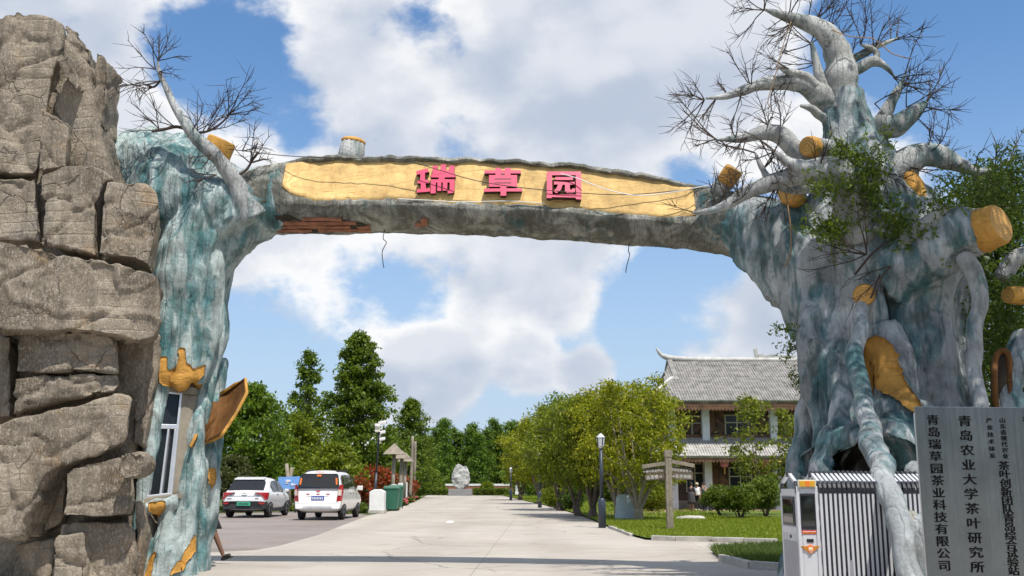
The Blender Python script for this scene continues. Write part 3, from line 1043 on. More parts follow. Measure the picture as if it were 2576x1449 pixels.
# ---- beam, lofted with a recess for the name board
NB = 90
xs = [540 + (1960 - 540) * i / (NB - 1) for i in range(NB)]
def itp(x, tab):
    for (a, va), (b, vb) in zip(tab[:-1], tab[1:]):
        if x <= b:
            t = max(0, min(1, (x - a) / (b - a)))
            return va + (vb - va) * t
    return tab[-1][1]
top_t = [(540, 440), (620, 425), (735, 405), (800, 398), (1000, 398), (1250, 402), (1450, 418), (1600, 440), (1740, 466), (1850, 480), (1960, 500)]
bot_t = [(540, 600), (605, 592), (700, 586), (1000, 580), (1280, 592), (1450, 602), (1600, 612), (1740, 622), (1830, 636), (1960, 700)]
dep_t = [(540, 18.1), (1280, 17.8), (1740, 17.3), (1960, 16.8)]
beam_rings, panel_rows = [], []
NS = 15
for i, x in enumerate(xs):
    D = itp(x, dep_t)
    wob = 5 * noise.noise(Vector((x * 0.012, 3.1, 0))) + 2.5 * noise.noise(Vector((x * 0.05, 1.1, 0)))
    wob2 = 5 * noise.noise(Vector((x * 0.010, 7.7, 0))) + 3 * noise.noise(Vector((x * 0.06, 5.1, 0)))
    tp = P(x, itp(x, top_t) + wob, D - 0.1)
    bt = P(x, itp(x, bot_t) + wob2 * .7, D - 0.1)
    ctr = Vector((tp.x, D, (tp.z + bt.z) / 2))
    h = (tp.z - bt.z) / 2
    m = min(1, max(0, (x - 726) / 120)); m = math.sqrt(max(0, 1 - (1 - m) ** 2))
    m2_ = min(1, max(0, (1756 - x) / 90)); m *= math.sqrt(max(0, 1 - (1 - m2_) ** 2))
    lip = 0.07 * noise.noise(Vector((x * 0.03, 9.3, 0))) + 0.05 * noise.noise(Vector((x * 0.11, 4.3, 0)))
    # outline from the back over the bottom to the front and the top rim: (y, z) in units of h
    circ = lambda deg: (-math.cos(R(deg)), math.sin(R(deg)))
    rnd = [circ(a) for a in (180, 220, 250, 275, 300, 322, 340, 355, 363, 375, 405, 425, 440, 455, 500)]
    rec = [circ(180), circ(220), circ(250), circ(275), (-.60, -.86), (-.84, -.66), (-.94, -.52), (-.92, -.40 + lip), (-.82, -.35 + lip), (-.72, -.37 + lip), (-.34, .80), (-.50, .86 + lip), (-.46, .95 + lip), (-.26, 1.0), circ(480)]
    ring = []
    for k in range(NS):
        y = rnd[k][0] + (rec[k][0] - rnd[k][0]) * m
        z = rnd[k][1] + (rec[k][1] - rnd[k][1]) * m
        if k == 0 or k == NS - 1: pass
        q = ctr + Vector((0, y * h, z * h))
        nz_ = noise.fractal(q * 1.6, 0.9, 2.0, 3) * 0.03
        ring.append(q + Vector((0, y, z)) * nz_)
    beam_rings.append(ring)
vs, fs = [], []
for r in beam_rings: vs += r
for i in range(NB - 1):
    for k in range(NS):
        k2 = (k + 1) % NS
        fs.append((i * NS + k, (i + 1) * NS + k, (i + 1) * NS + k2, i * NS + k2))
fs.append(list(range(NS))); fs.append([(NB - 1) * NS + k for k in range(NS)][::-1])
# denser skin so that the bark can be rough
me = bpy.data.meshes.new('beam')
me.from_pydata(vs, [], fs)
bm = bmesh.new(); bm.from_mesh(me)
bmesh.ops.recalc_face_normals(bm, faces=bm.faces)
bmesh.ops.subdivide_edges(bm, edges=[e for e in bm.edges], cuts=2, use_grid_fill=True)
bm.normal_update()
for v in bm.verts:
    c = v.co
    d = noise.fractal(Vector((c.x * 1.2, c.y * 5, c.z * 5)), 0.8, 2.1, 4) * 0.022 + noise.fractal(c * 9, .8, 2, 2) * 0.007
    v.co = c + v.normal * d
bm.to_mesh(me); bm.free()
beam = link_mesh('beam', me, MAT['bark_beam'], gate, True)
# name board laid in the recess, every station between lower lip and upper rim
bv, bf = [], []
sel = [i for i, x in enumerate(xs) if 728 <= x <= 1752]
M_ = 9
for i in sel:
    a, b = beam_rings[i][9], beam_rings[i][10]
    n_ = Vector((0, -(b.z - a.z), b.y - a.y)).normalized()
    for j in range(M_):
        t = j / (M_ - 1)
        bv.append(a.lerp(b, t * 1.06 - 0.03) + n_ * (0.045 + 0.008 * noise.noise(Vector((xs[i] * .02, t * 2, 0)))))
for i in range(len(sel) - 1):
    for j in range(M_ - 1):
        bf.append((i * M_ + j, (i + 1) * M_ + j, (i + 1) * M_ + j + 1, i * M_ + j + 1))
me = bpy.data.meshes.new('name_board'); me.from_pydata(bv, [], bf)
board = link_mesh('name_board', me, MAT['panel_wood'], gate, True)
md = board.modifiers.new('s', 'SOLIDIFY'); md.thickness = 0.05; md.offset = -1

# brick infill showing where render has fallen off the underside
def beam_pt(px, py):
    D = itp(px, dep_t)
    top, bot = itp(px, top_t), itp(px, bot_t)
    # front lower quarter of the beam
    i = min(range(NB), key=lambda k: abs(xs[k] - px))
    best = None
    r = beam_rings[i]
    for k in range(3, 9):
        for s in range(10):
            q = r[k].lerp(r[k + 1], s / 10)
            d = q - Vector((0, 0, EYE))
            cz = d.z * math.cos(PITCH) - d.y * math.sin(PITCH)
            cy = d.y * math.cos(PITCH) + d.z * math.sin(PITCH)
            yy = 724.5 - cz / cy * FPX
            if best is None or abs(yy - py) < best[0]:
                best = (abs(yy - py), q, (q - Vector((q.x, D, (r[0].z)))).normalized())
    return best[1], best[2]
hole_out = [(668, 570), (690, 548), (702, 536), (722, 541), (746, 540), (758, 549), (785, 556), (880, 553), (900, 556), (942, 566), (940, 578), (860, 580), (760, 582), (690, 580)]
hb = []
for a, b in hole_out:
    q, n_ = beam_pt(a, b)
    hb.append(q + n_ * 0.035)
hc = sum(hb, Vector()) / len(hb)
mbk = MB()
mbk.add([hc + Vector((0, 0, 0))] + hb, [(0, i + 1, (i + 1) % len(hb) + 1) for i in range(len(hb))])
hole = mbk.build('broken_render_shade', MAT['hole_shade'], gate, fix=False)  # flat dark sheet on the beam: shade of the gap put into colour
for row, (y0, rng_) in enumerate(((550, [(780, 880)]), (559, [(700, 905)]), (568, [(676, 935)]), (576, [(690, 940)]))):
    for (x0, x1) in rng_:
        x = x0
        while x < x1 - 8:
            wd = random.uniform(18, 25)
            xe = min(x + wd, x1)
            qa, na = beam_pt(x + 1, y0 - 3.6); qb, _ = beam_pt(xe - 1, y0 - 3.6)
            qc, nc = beam_pt(xe - 1, y0 + 3.6); qd, _ = beam_pt(x + 1, y0 + 3.6)
            b = MB()
            f_ = [q + na * (0.042 + random.uniform(0, .014)) for q in (qa, qb, qc, qd)]
            k_ = [q - na * 0.01 for q in (qa, qb, qc, qd)]
            b.prism(f_, k_)
            b.build('brick', MAT['brick'], hole)
            x = xe
for (a, b, w, hh) in ((1079, 556, 22, 18), (1062, 563, 16, 8)):
    q0, n0 = beam_pt(a - w / 2, b - hh / 2); q1, _ = beam_pt(a + w / 2, b - hh / 2); q2, _ = beam_pt(a + w / 2, b + hh / 2); q3, _ = beam_pt(a - w / 2, b + hh / 2)
    m2 = MB(); m2.prism([q + n0 * 0.055 for q in (q0, q1, q2, q3)], [q - n0 * 0.02 for q in (q0, q1, q2, q3)])
    m2.build('brick', MAT['brick'], hole, bevel=0.01)

# ---- pink sign characters (strokes as outlines in frame pixels of an 800 x 220 crop)
def char_build(polys, D, name, depth=0.17, tilt=0.3):
    """each stroke group an outline; face pink, sides dark"""
    first = None
    zc = None
    for poly in polys:
        pts = []
        for (a, b) in poly:
            pts.append(P((1600 + a / 3.22) * 0.62891, (620 + b / 3.22) * 0.62891, D))
        if zc is None:
            zc = sum(p.z for p in pts) / len(pts)
        pts = [p + Vector((0, (p.z - zc) * tilt, 0)) for p in pts]
        back = [p + Vector((0, depth, 0)) for p in pts]
        me = bpy.data.meshes.new(name)
        n = len(pts)
        fs = [list(range(n))] + [[(i + 1) % n, i, n + i, n + (i + 1) % n] for i in range(n)] + [list(range(2 * n - 1, n - 1, -1))]
        me.from_pydata(pts + back, [], fs)
        me.polygons.foreach_set('material_index', [0] + [1] * n + [1])
        bm = bmesh.new(); bm.from_mesh(me); bmesh.ops.recalc_face_normals(bm, faces=bm.faces); bm.to_mesh(me); bm.free()
        if first is None:
            first = link_mesh('sign_character', me, [MAT['pink'], MAT['letter_side']], gate)
        else:
            link_mesh('stroke', me, [MAT['pink'], MAT['letter_side']], first)
    return first
rect = lambda x0, y0, x1, y1: [(x0, y0), (x1, y0), (x1, y1), (x0, y1)]
CH_RUI = [
    [(205, 195), (350, 152), (372, 205), (318, 215), (322, 318), (372, 318), (372, 366), (330, 368), (338, 440), (388, 438), (392, 482), (222, 498), (222, 450), (272, 446), (268, 368), (226, 368), (226, 325), (260, 322), (258, 235), (210, 245)],
    [(415, 115), (478, 115), (482, 186), (520, 186), (520, 98), (590, 98), (588, 182), (632, 182), (630, 115), (700, 115), (696, 236), (416, 236)],
    [(398, 240), (716, 234), (714, 280), (580, 283), (568, 308), (704, 310), (702, 490), (670, 506), (622, 510), (612, 470), (642, 462), (640, 354), (612, 354), (610, 470), (552, 470), (552, 354), (532, 354), (534, 474), (482, 474), (482, 354), (464, 356), (462, 508), (398, 510), (396, 312), (494, 310), (500, 283), (398, 283)],
]
CH_CAO = [
    [(1085, 185), (1228, 184), (1228, 148), (1298, 148), (1298, 182), (1350, 182), (1350, 150), (1428, 150), (1424, 184), (1558, 184), (1558, 228), (1424, 228), (1422, 252), (1508, 252), (1508, 418), (1370, 418), (1370, 440), (1572, 440), (1572, 484), (1370, 484), (1368, 544), (1296, 544), (1296, 484), (1082, 488), (1082, 444), (1292, 442), (1292, 418), (1146, 418), (1146, 252), (1230, 252), (1230, 228), (1086, 228)],
]
CH_CAO_HOLES = [rect(1298, 230, 1350, 250), rect(1218, 300, 1432, 313), rect(1218, 355, 1432, 368)]
CH_YUAN = [
    rect(1895, 210, 2332, 262), rect(1888, 264, 1958, 530), rect(2262, 264, 2332, 536),
    [(1886, 532), (2332, 538), (2330, 605), (2258, 600), (2258, 578), (1952, 570), (1950, 585), (1884, 585)],
    rect(1998, 288, 2226, 330),
    [(1980, 352), (2248, 358), (2246, 398), (2184, 396), (2184, 462), (2206, 470), (2218, 448), (2256, 452), (2248, 496), (2222, 518), (2140, 514), (2120, 490), (2122, 398), (2092, 396), (2070, 470), (2012, 516), (1968, 486), (2012, 448), (2034, 394), (1982, 394)],
]
char_build(CH_RUI, 17.32, 'rui')
cao = char_build(CH_CAO, 17.25, 'cao')
for hpoly in CH_CAO_HOLES:          # dark slots between the strokes, let into the face
    m2 = MB()
    pts = [P((1600 + a / 3.22) * 0.62891, (620 + b / 3.22) * 0.62891, 17.245) for a, b in hpoly]
    zc0 = P(0, (620 + 320 / 3.22) * 0.62891, 17.25).z
    pts = [p + Vector((0, (p.z - zc0) * 0.3 + 0.0, 0)) for p in pts]
    m2.prism(pts, [p + Vector((0, .05, 0)) for p in pts])
    m2.build('slot', MAT['letter_side'], cao)
char_build(CH_YUAN, 17.10, 'yuan')

# ---- right trunk
mb = MB()
T(mb, [(2240, 1620, 15.9, 1.1), (2230, 1400, 15.9, .95), (2225, 1200, 15.95, .85), (2220, 950, 15.95, .82), (2205, 800, 15.9, .95), (2185, 700, 15.9, 1.0), (2170, 600, 15.9, .98), (2165, 500, 16.0, .82), (2160, 420, 16.1, .60), (2130, 320, 16.1, .36), (2115, 240, 16.1, .32)], 24)
# flutes: single strands with gaps between them
T(mb, [(2160, 620, 15.1, .30), (2150, 760, 14.95, .24), (2145, 880, 14.95, .20), (2150, 1000, 14.9, .22), (2165, 1120, 14.8, .20), (2170, 1300, 14.6, .24), (2175, 1600, 14.4, .3)], 12)
T(mb, [(2200, 600, 15.0, .30), (2190, 720, 14.85, .22), (2196, 800, 14.8, .18), (2185, 900, 14.9, .16), (2200, 1020, 14.9, .18), (2215, 1150, 14.6, .2), (2225, 1400, 14.3, .3)], 12)
T(mb, [(2270, 640, 15.0, .36), (2275, 760, 14.95, .26), (2290, 880, 14.9, .22), (2305, 1000, 14.85, .24), (2330, 1150, 14.6, .3), (2350, 1500, 14.4, .45)], 12)
T(mb, [(2110, 640, 15.5, .36), (2085, 720, 15.4, .26), (2078, 820, 15.3, .18), (2085, 950, 15.3, .16)], 12)
T(mb, [(2400, 700, 15.3, .30), (2395, 850, 15.2, .22), (2410, 1000, 15.1, .26), (2440, 1150, 15.0, .32), (2470, 1400, 14.9, .5)], 12)
T(mb, [(1760, 545, 17.2, .48), (1850, 560, 16.9, .52), (1930, 590, 16.6, .62), (2010, 620, 16.3, .74), (2080, 690, 16.0, .85), (2130, 800, 15.8, .9)], 20)
T(mb, [(1880, 600, 16.7, .42), (1945, 670, 16.4, .42), (2010, 745, 16.1, .40), (2060, 830, 15.8, .40)], 16)
T(mb, [(2072, 760, 15.6, .40), (2052, 850, 15.2, .32), (2056, 950, 15.1, .26), (2072, 1060, 15.0, .21), (2080, 1180, 14.9, .22), (2075, 1300, 14.7, .26), (2070, 1500, 14.5, .34)])
T(mb, [(2050, 960, 16.0, .22), (2034, 1060, 15.9, .22), (2026, 1160, 15.8, .24), (2022, 1300, 15.6, .28), (2020, 1500, 15.4, .36)])
T(mb, [(2118, 760, 15.2, .26), (2106, 880, 14.95, .23), (2112, 980, 14.6, .24), (2118, 1060, 14.3, .24), (2100, 1130, 14.0, .24), (2085, 1220, 13.8, .28), (2075, 1400, 13.6, .38), (2070, 1560, 13.5, .45)])
T(mb, [(2092, 1135, 13.75, .11), (2120, 1105, 13.5, .12), (2160, 1100, 13.2, .12), (2200, 1135, 12.8, .12), (2225, 1180, 12.4, .12)], 10)
T(mb, [(2330, 660, 15.0, .50), (2335, 780, 15.0, .36), (2345, 930, 15.0, .36), (2368, 1080, 14.9, .42), (2390, 1250, 14.8, .52), (2410, 1500, 14.7, .7)], 18)
T(mb, [(2250, 690, 15.0, .62), (2330, 640, 14.6, .46), (2400, 600, 14.3, .38), (2455, 582, 14.1, .35)], 18)
T(mb, [(2260, 560, 15.8, .45), (2230, 480, 16.1, .5), (2260, 420, 16.2, .34)], 14)
T(mb, [(2330, 620, 15.6, .45), (2290, 540, 15.9, .5), (2230, 470, 16.1, .42)], 14)
T(mb, [(2215, 830, 14.75, .28), (2235, 900, 14.6, .30), (2250, 1000, 14.4, .34), (2285, 1100, 14.0, .42), (2320, 1250, 13.4, .55), (2345, 1450, 12.9, .6), (2350, 1600, 12.7, .6)])
T(mb, [(2240, 1060, 13.6, .2), (2260, 1150, 12.6, .22), (2290, 1260, 11.9, .28), (2320, 1400, 11.6, .36), (2330, 1550, 11.4, .4)])
right_trunk = fuse('right_trunk', mb, 0.04, 2, MAT['bark'], gate, bark_disp)
patch(right_trunk, [(2197, 848), (2215, 838), (2238, 850), (2256, 890), (2262, 960), (2280, 1010), (2292, 1060), (2306, 1074), (2300, 1085), (2268, 1062), (2235, 1030), (2205, 985), (2193, 950), (2200, 900)], 14.3, 'bare_wood_patch', MAT['ochre'], 0.03)
# hollow between the arching roots
hc_ = P(2148, 1180, 13.9)
me = right_trunk.data
for v in me.vertices:
    q = ((v.co.x - hc_.x) / .36) ** 2 + ((v.co.z - hc_.z) / .42) ** 2
    if q < 1 and v.co.y < 15.0:
        v.co.y += 1.5 * (1 - q) ** .6
me.update()
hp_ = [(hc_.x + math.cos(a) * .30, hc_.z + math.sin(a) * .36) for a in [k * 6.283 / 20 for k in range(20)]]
split_patch(right_trunk, hp_, 'hollow_shade', MAT['hole_shade'], gate, .006, False)  # inner skin coloured dark, so the hollow's shade is painted on

# single cement limbs, each a part
def limb(pts, mat='branch', name='branch', n=12, rough=0.02):
    m2 = MB()
    path, rad = smooth_path([P(a, b, d) for a, b, d, r in pts], [r for a, b, d, r in pts], 6)
    path = [p + Vector((noise.noise(p * 2.1), noise.noise(p * 2.1 + Vector((9, 3, 1))), noise.noise(p * 2.1 + Vector((1, 8, 4))))) * rough * 2 for p in path]
    rad = [r * (1 + 0.16 * noise.noise(p * 4.5)) for p, r in zip(path, rad)]
    m2.tube(path, rad, n)
    return m2.build(name, MAT[mat], gate, True)
limb([(2118, 270, 16.1, .33), (2112, 220, 16.05, .30), (2112, 165, 16.0, .25), (2092, 105, 15.95, .20), (2050, 64, 15.9, .16), (2000, 45, 15.9, .11), (1955, 36, 15.85, .06), (1922, 26, 15.85, .02)])
limb([(2120, 290, 16.1, .24), (2070, 242, 16.0, .20), (2010, 207, 15.9, .15), (1950, 208, 15.9, .12), (1890, 222, 15.85, .09), (1830, 242, 15.8, .06), (1772, 252, 15.8, .02)])
limb([(2090, 470, 15.8, .26), (2040, 425, 15.6, .21), (1998, 380, 15.5, .17), (1965, 338, 15.45, .15), (1925, 332, 15.4, .12), (1870, 344, 15.4, .08), (1800, 350, 15.35, .02)])
limb([(2148, 600, 15.0, .34), (2140, 520, 14.75, .27), (2135, 462, 14.65, .25), (2095, 432, 14.65, .24), (2030, 432, 14.65, .19), (1960, 455, 14.7, .15), (1890, 482, 14.75, .12), (1845, 508, 14.8, .09), (1790, 528, 14.9, .06), (1745, 535, 15.0, .02)])
limb([(2070, 440, 14.6, .13), (2020, 420, 14.5, .11), (1985, 405, 14.5, .08), (1950, 382, 14.5, .03)], n=10)
limb([(2060, 470, 15.4, .12), (1985, 466, 15.2, .11), (1940, 452, 15.1, .08), (1920, 425, 15.1, .05), (1900, 385, 15.1, .02)], n=10)
limb([(2230, 450, 16.0, .30), (2290, 405, 15.9, .24), (2350, 392, 15.8, .20), (2410, 412, 15.7, .13), (2448, 428, 15.6, .07), (2495, 428, 15.6, .05), (2540, 405, 15.6, .02)])
limb([(2190, 420, 16.1, .26), (2200, 340, 16.0, .18), (2225, 290, 15.9, .12), (2250, 240, 15.9, .08), (2275, 192, 15.9, .02)], n=10)
limb([(2215, 380, 16.0, .14), (2215, 315, 15.9, .15), (2250, 318, 15.8, .19), (2290, 290, 15.7, .15), (2330, 258, 15.7, .06)], n=12)
limb([(2130, 190, 16.1, .10), (2160, 175, 16.1, .10), (2195, 158, 16.0, .09), (2225, 168, 16.0, .05), (2248, 195, 16.0, .02)], n=10)
limb([(2195, 160, 16.0, .07), (2205, 140, 16.0, .06), (2190, 122, 16.0, .05), (2165, 112, 16.0, .02)], n=8)
limb([(2140, 150, 16.1, .08), (2170, 138, 16.1, .07), (2215, 112, 16.1, .05), (2255, 95, 16.1, .02)], n=8)
limb([(2080, 250, 16.0, .12), (2062, 200, 15.9, .10), (2052, 155, 15.9, .07), (2040, 110, 15.9, .03)], n=10)
limb([(2090, 250, 16.3, .10), (2085, 200, 16.4, .09), (2095, 150, 16.4, .06), (2100, 110, 16.4, .03)], n=10)
limb([(2050, 215, 15.85, .09), (2030, 190, 15.8, .08), (1990, 178, 15.75, .06), (1960, 165, 15.7, .02)], n=8)
limb([(2010, 207, 15.85, .07), (2003, 190, 15.8, .06), (1995, 172, 15.8, .05)], n=8)
limb([(2110, 310, 16.1, .12), (2065, 292, 15.95, .08), (2040, 270, 15.8, .06), (2015, 266, 15.7, .03)], n=8)
limb([(2200, 470, 15.3, .1), (2210, 430, 15.1, .08), (2195, 405, 15.0, .07), (2170, 400, 15.0, .03)], n=8)
limb([(2165, 730, 14.7, .09), (2168, 780, 14.5, .11), (2160, 850, 14.2, .11), (2150, 910, 13.9, .13), (2168, 980, 13.4, .12), (2182, 1060, 12.8, .14), (2205, 1140, 11.9, .14), (2222, 1200, 11.1, .135), (2250, 1300, 10.4, .125), (2280, 1400, 10.15, .115), (2302, 1480, 10.0, .13), (2312, 1580, 9.9, .16)], 'bark', 'aerial_root', 14, 0.03)
limb([(2425, 640, 14.1, .14), (2452, 690, 14.0, .13), (2460, 780, 13.9, .11), (2448, 880, 13.8, .11), (2455, 960, 13.6, .1), (2468, 1040, 13.4, .1), (2475, 1150, 13.2, .12), (2480, 1400, 13.0, .16)], 'branch', 'aerial_root', 12, 0.03)
limb([(2270, 640, 14.6, .16), (2290, 600, 14.4, .15), (2340, 560, 14.2, .12), (2385, 520, 14.1, .08)], n=10)
limb([(2300, 600, 14.5, .12), (2350, 565, 14.5, .12), (2420, 545, 14.5, .1), (2470, 540, 14.5, .08)], n=10)
limb([(2284, 1300, 10.9, .10), (2296, 1400, 10.6, .09), (2300, 1500, 10.4, .11), (2302, 1600, 10.3, .13)], 'bark_beam', 'aerial_root', 10, 0.02)
limb([(2310, 1180, 11.6, .16), (2318, 1300, 11.0, .16), (2322, 1400, 10.6, .15), (2326, 1600, 10.4, .2)], 'bark', 'aerial_root', 10, 0.03)
limb([(2520, 700, 15.0, .12), (2560, 650, 15.0, .13), (2640, 640, 15.0, .12)], n=10)
limb([(2600, 870, 14.4, .34), (2540, 960, 14.3, .20), (2545, 1040, 14.2, .24), (2590, 1200, 14.0, .5)], 'bark', 'branch', 14)
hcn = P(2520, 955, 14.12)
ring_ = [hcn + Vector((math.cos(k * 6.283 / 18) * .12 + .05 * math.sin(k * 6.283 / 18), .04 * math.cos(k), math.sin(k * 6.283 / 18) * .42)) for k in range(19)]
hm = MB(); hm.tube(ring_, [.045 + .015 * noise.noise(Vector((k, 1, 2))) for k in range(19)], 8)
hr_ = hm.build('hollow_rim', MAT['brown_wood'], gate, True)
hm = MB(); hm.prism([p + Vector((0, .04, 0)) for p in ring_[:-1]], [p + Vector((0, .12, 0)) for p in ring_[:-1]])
hm.build('hollow_shade', MAT['hole_shade'], hr_)  # dark disc within the rim, painted shade in place of a cavity
# left cement branch
limb([(640, 545, 17.5, .26), (612, 500, 17.4, .17), (590, 452, 17.35, .155), (535, 388, 17.2, .13), (478, 330, 17.1, .10), (435, 262, 17.0, .07), (408, 200, 17.0, .045), (398, 152, 17.0, .02)])

# stumps with sawn ochre ends
def stump(a, b, ra, rb, label_cut=0.0, wood_from=0.55, mat='branch'):
    A, B = P(*a[:3]), P(*b[:3])
    m2 = MB()
    mid = A.lerp(B, wood_from)
    rm = ra + (rb - ra) * wood_from
    m2.tube([A, A.lerp(mid, .5), mid], [ra, (ra + rm) / 2, rm], 14)
    s = m2.build('stump', MAT[mat], gate, True)
    d = (B - A).normalized()
    w = MB()
    w.tube([mid - d * .02, mid + d * .03, mid.lerp(B, .55), B - d * 0.03, B], [rm * 1.0, rm * 1.05, rb * 1.04, rb * 1.02, rb * .94], 16)
    w.build('sawn_end', MAT['ochre'], s, True)
    w = MB()
    w.tube([B - d * .012, B + d * .004, B + d * .006], [rb * .93, rb * .90, rb * .2], 16)
    w.build('cut_face', ring_wood('sawn_wood', B), s, False)
    return s
stump((1795, 500, 16.9, .15), (1848, 425, 16.6, .0), .15, .165, wood_from=.55)
stump((2110, 380, 15.7, .2), (2030, 368, 15.2, 0), .17, .165, wood_from=.80)
stump((2010, 520, 16.2, .2), (1985, 478, 15.7, 0), .2, .2, wood_from=.45)
stump((2180, 730, 15.0, .1), (2172, 745, 14.45, 0), .12, .155, wood_from=.35)
stump((2420, 600, 14.3, .34), (2518, 562, 13.8, 0), .34, .295, wood_from=.45)
stump((880, 415, 18.0, .2), (890, 352, 18.0, 0), .27, .22, wood_from=.88)
stump((520, 440, 18.5, .2), (560, 352, 18.4, 0), .34, .27, wood_from=.12)
stump((2100, 430, 15.9, .1), (2062, 412, 15.5, 0), .13, .11, wood_from=.4)
stump((2600, 745, 14.8, .1), (2535, 742, 14.6, 0), .15, .13, wood_from=.5)
oc = MB(); oc.tube([P(2262, 415, 16.0), P(2300, 470, 15.7), P(2340, 560, 15.45)], [.10, .16, .12], 8, 4)
oc.build('bare_wood_edge', MAT['ochre'], gate, True)

# ---- dead twigs: sprays of thin rods along the limbs
def spray(root, d, length, n_main, n_need, rng, r0=0.011):
    m2 = MB()
    d = d.normalized()
    for i in range(n_main):
        a = (d + Vector((rng.gauss(0, .45), rng.gauss(0, .45), rng.gauss(0, .45)))).normalized()
        L = length * rng.uniform(.55, 1.1)
        pts = [root]
        for k in range(1, 5):
            a = (a + Vector((rng.gauss(0, .13), rng.gauss(0, .13), rng.gauss(0, .13)))).normalized()
            pts.append(pts[-1] + a * L / 4)
        m2.tube(pts, [r0 * 1.25, r0 * 1.05, r0 * .85, r0 * .65, r0 * .35], 3, cap=False)
        for j in range(n_need):
            t = rng.uniform(.3, 1.0) * 4
            k = min(3, int(t))
            p = pts[k].lerp(pts[k + 1], t - k)
            b = (a * .9 + Vector((rng.gauss(0, .6), rng.gauss(0, .6), rng.gauss(0, .6)))).normalized()
            l2 = length * rng.uniform(.18, .5)
            q = p + b * l2 * .5
            e = q + (b + Vector((rng.gauss(0, .12), rng.gauss(0, .12), rng.gauss(0, .12)))) * l2 * .5
            m2.tube([p, q, e], [r0 * .55, r0 * .45, r0 * .25], 3, cap=False)
    return m2.build('twig_spray', MAT['twig'], gate, fix=False)
rng = random.Random(11)
C0 = P(2130, 330, 16)
TW = [  # px, py, D, dir px offset, length
    (1772, 252, 15.8, -60, -25, .75), (1772, 252, 15.8, -70, 40, .8), (1830, 242, 15.8, -30, -60, .5), (1890, 222, 15.8, 10, -80, .75), (1865, 235, 15.8, -10, 60, .7), (1800, 250, 15.8, -40, 60, .7), (1945, 222, 15.8, 10, 50, .5), (1990, 178, 15.7, -60, -40, .7),
    (1922, 26, 15.8, -90, 20, .9), (1922, 26, 15.8, -40, -60, .7), (1985, 40, 15.9, 10, -60, .8), (2045, 62, 15.9, 40, -70, .8), (2000, 48, 15.9, -60, 60, .8), (2035, 62, 15.9, 0, -90, .8), (2075, 80, 15.9, 60, -40, .7), (1990, 60, 15.9, -80, 90, .8),
    (2040, 110, 15.9, -60, 20, .8), (2052, 160, 15.9, -80, 20, .7), (2040, 110, 15.9, 30, -50, .6), (2000, 175, 15.8, -60, 20, .7), (2100, 110, 16.4, 10, -70, .7),
    (2135, 150, 16.0, 40, -60, .7), (2165, 112, 16.0, 20, -80, .8), (2255, 95, 16.1, 70, -30, .8), (2240, 105, 16.1, 50, -80, .8), (2200, 120, 16, 50, -60, .8), (2248, 195, 16.0, 60, 10, .8), (2248, 195, 16.0, 50, 50, .5),
    (2275, 192, 15.9, 60, -60, .9), (2262, 215, 15.9, 90, 10, .8), (2255, 235, 15.9, 30, -60, .6), (2330, 258, 15.7, 60, -50, .9), (2320, 268, 15.7, 80, 30, .8), (2300, 290, 15.7, 40, 50, .6), (2280, 270, 15.7, 30, -50, .6), (2200, 260, 15.9, 60, 40, .5),
    (1800, 350, 15.3, -60, -20, .9), (1800, 350, 15.3, -50, 30, .7), (1850, 346, 15.3, -20, -60, .6), (1880, 345, 15.3, -40, 60, .6), (1930, 332, 15.4, -30, -60, .7), (1960, 335, 15.4, 20, -60, .6), (1910, 350, 15.3, 40, 50, .7),
    (1900, 385, 15.1, -40, -40, .7), (1920, 425, 15.1, 40, -30, .6), (1950, 382, 14.5, -60, -40, .7), (1950, 382, 14.5, -50, 40, .6), (1985, 400, 14.5, 0, 50, .5),
    (1745, 535, 15.0, -50, 10, .5), (1800, 525, 14.9, -10, -70, .7), (1830, 515, 14.8, 10, -60, .6), (1860, 495, 14.7, -30, -70, .6), (1960, 455, 14.6, -10, 70, .7), (1960, 458, 14.6, 20, 60, .5), (2060, 425, 14.5, 10, -70, .6), (2085, 420, 14.5, 50, -50, .7),
    (2540, 405, 15.6, 60, -60, .7), (2500, 425, 15.6, 30, -60, .6), (2448, 428, 15.6, 20, -60, .6), (2448, 428, 15.6, -50, 40, .7), (2480, 432, 15.6, 40, 50, .6), (2290, 420, 15.7, 70, 40, .7), (2195, 420, 15.0, 50, 20, .7), (2330, 390, 15.7, 60, -70, .8), (2350, 380, 15.7, 90, -60, .6),
    (2180, 640, 14.4, -60, -50, .9), (2180, 640, 14.4, -80, 20, .9), (2240, 670, 14.3, -60, 60, .8),
    (398, 152, 17.0, 15, -60, .75), (398, 152, 17.0, 40, -20, .6), (392, 175, 17.0, -40, -40, .7), (402, 205, 17.0, -60, 15, .8), (385, 220, 17, -60, 10, .6), (400, 180, 17.0, 50, 10, .5),
    (440, 320, 17.1, -70, 20, .9), (400, 325, 17.1, -60, -60, .8), (480, 335, 17.1, 60, -60, .9), (520, 330, 17.1, 60, -30, .9), (575, 290, 17.1, 60, -60, .8), (570, 290, 17.1, 80, -10, .7), (500, 345, 17.1, 50, -90, .8), (530, 390, 17.1, -60, 60, .6),
    (630, 410, 17.4, -10, -60, .7), (630, 410, 17.4, 60, -30, .6), (545, 440, 17.2, -70, 10, .6), (610, 380, 17.4, 50, -20, .6),
]
for (a, b, d, ox, oy, L) in TW:
    root = P(a, b, d)
    dv = P(a + ox, b + oy, d - .0) - root + Vector((0, rng.uniform(-.25, .1), 0))
    spray(root, dv, L, rng.choice((2, 3, 3)), rng.choice((7, 9, 10)), rng)
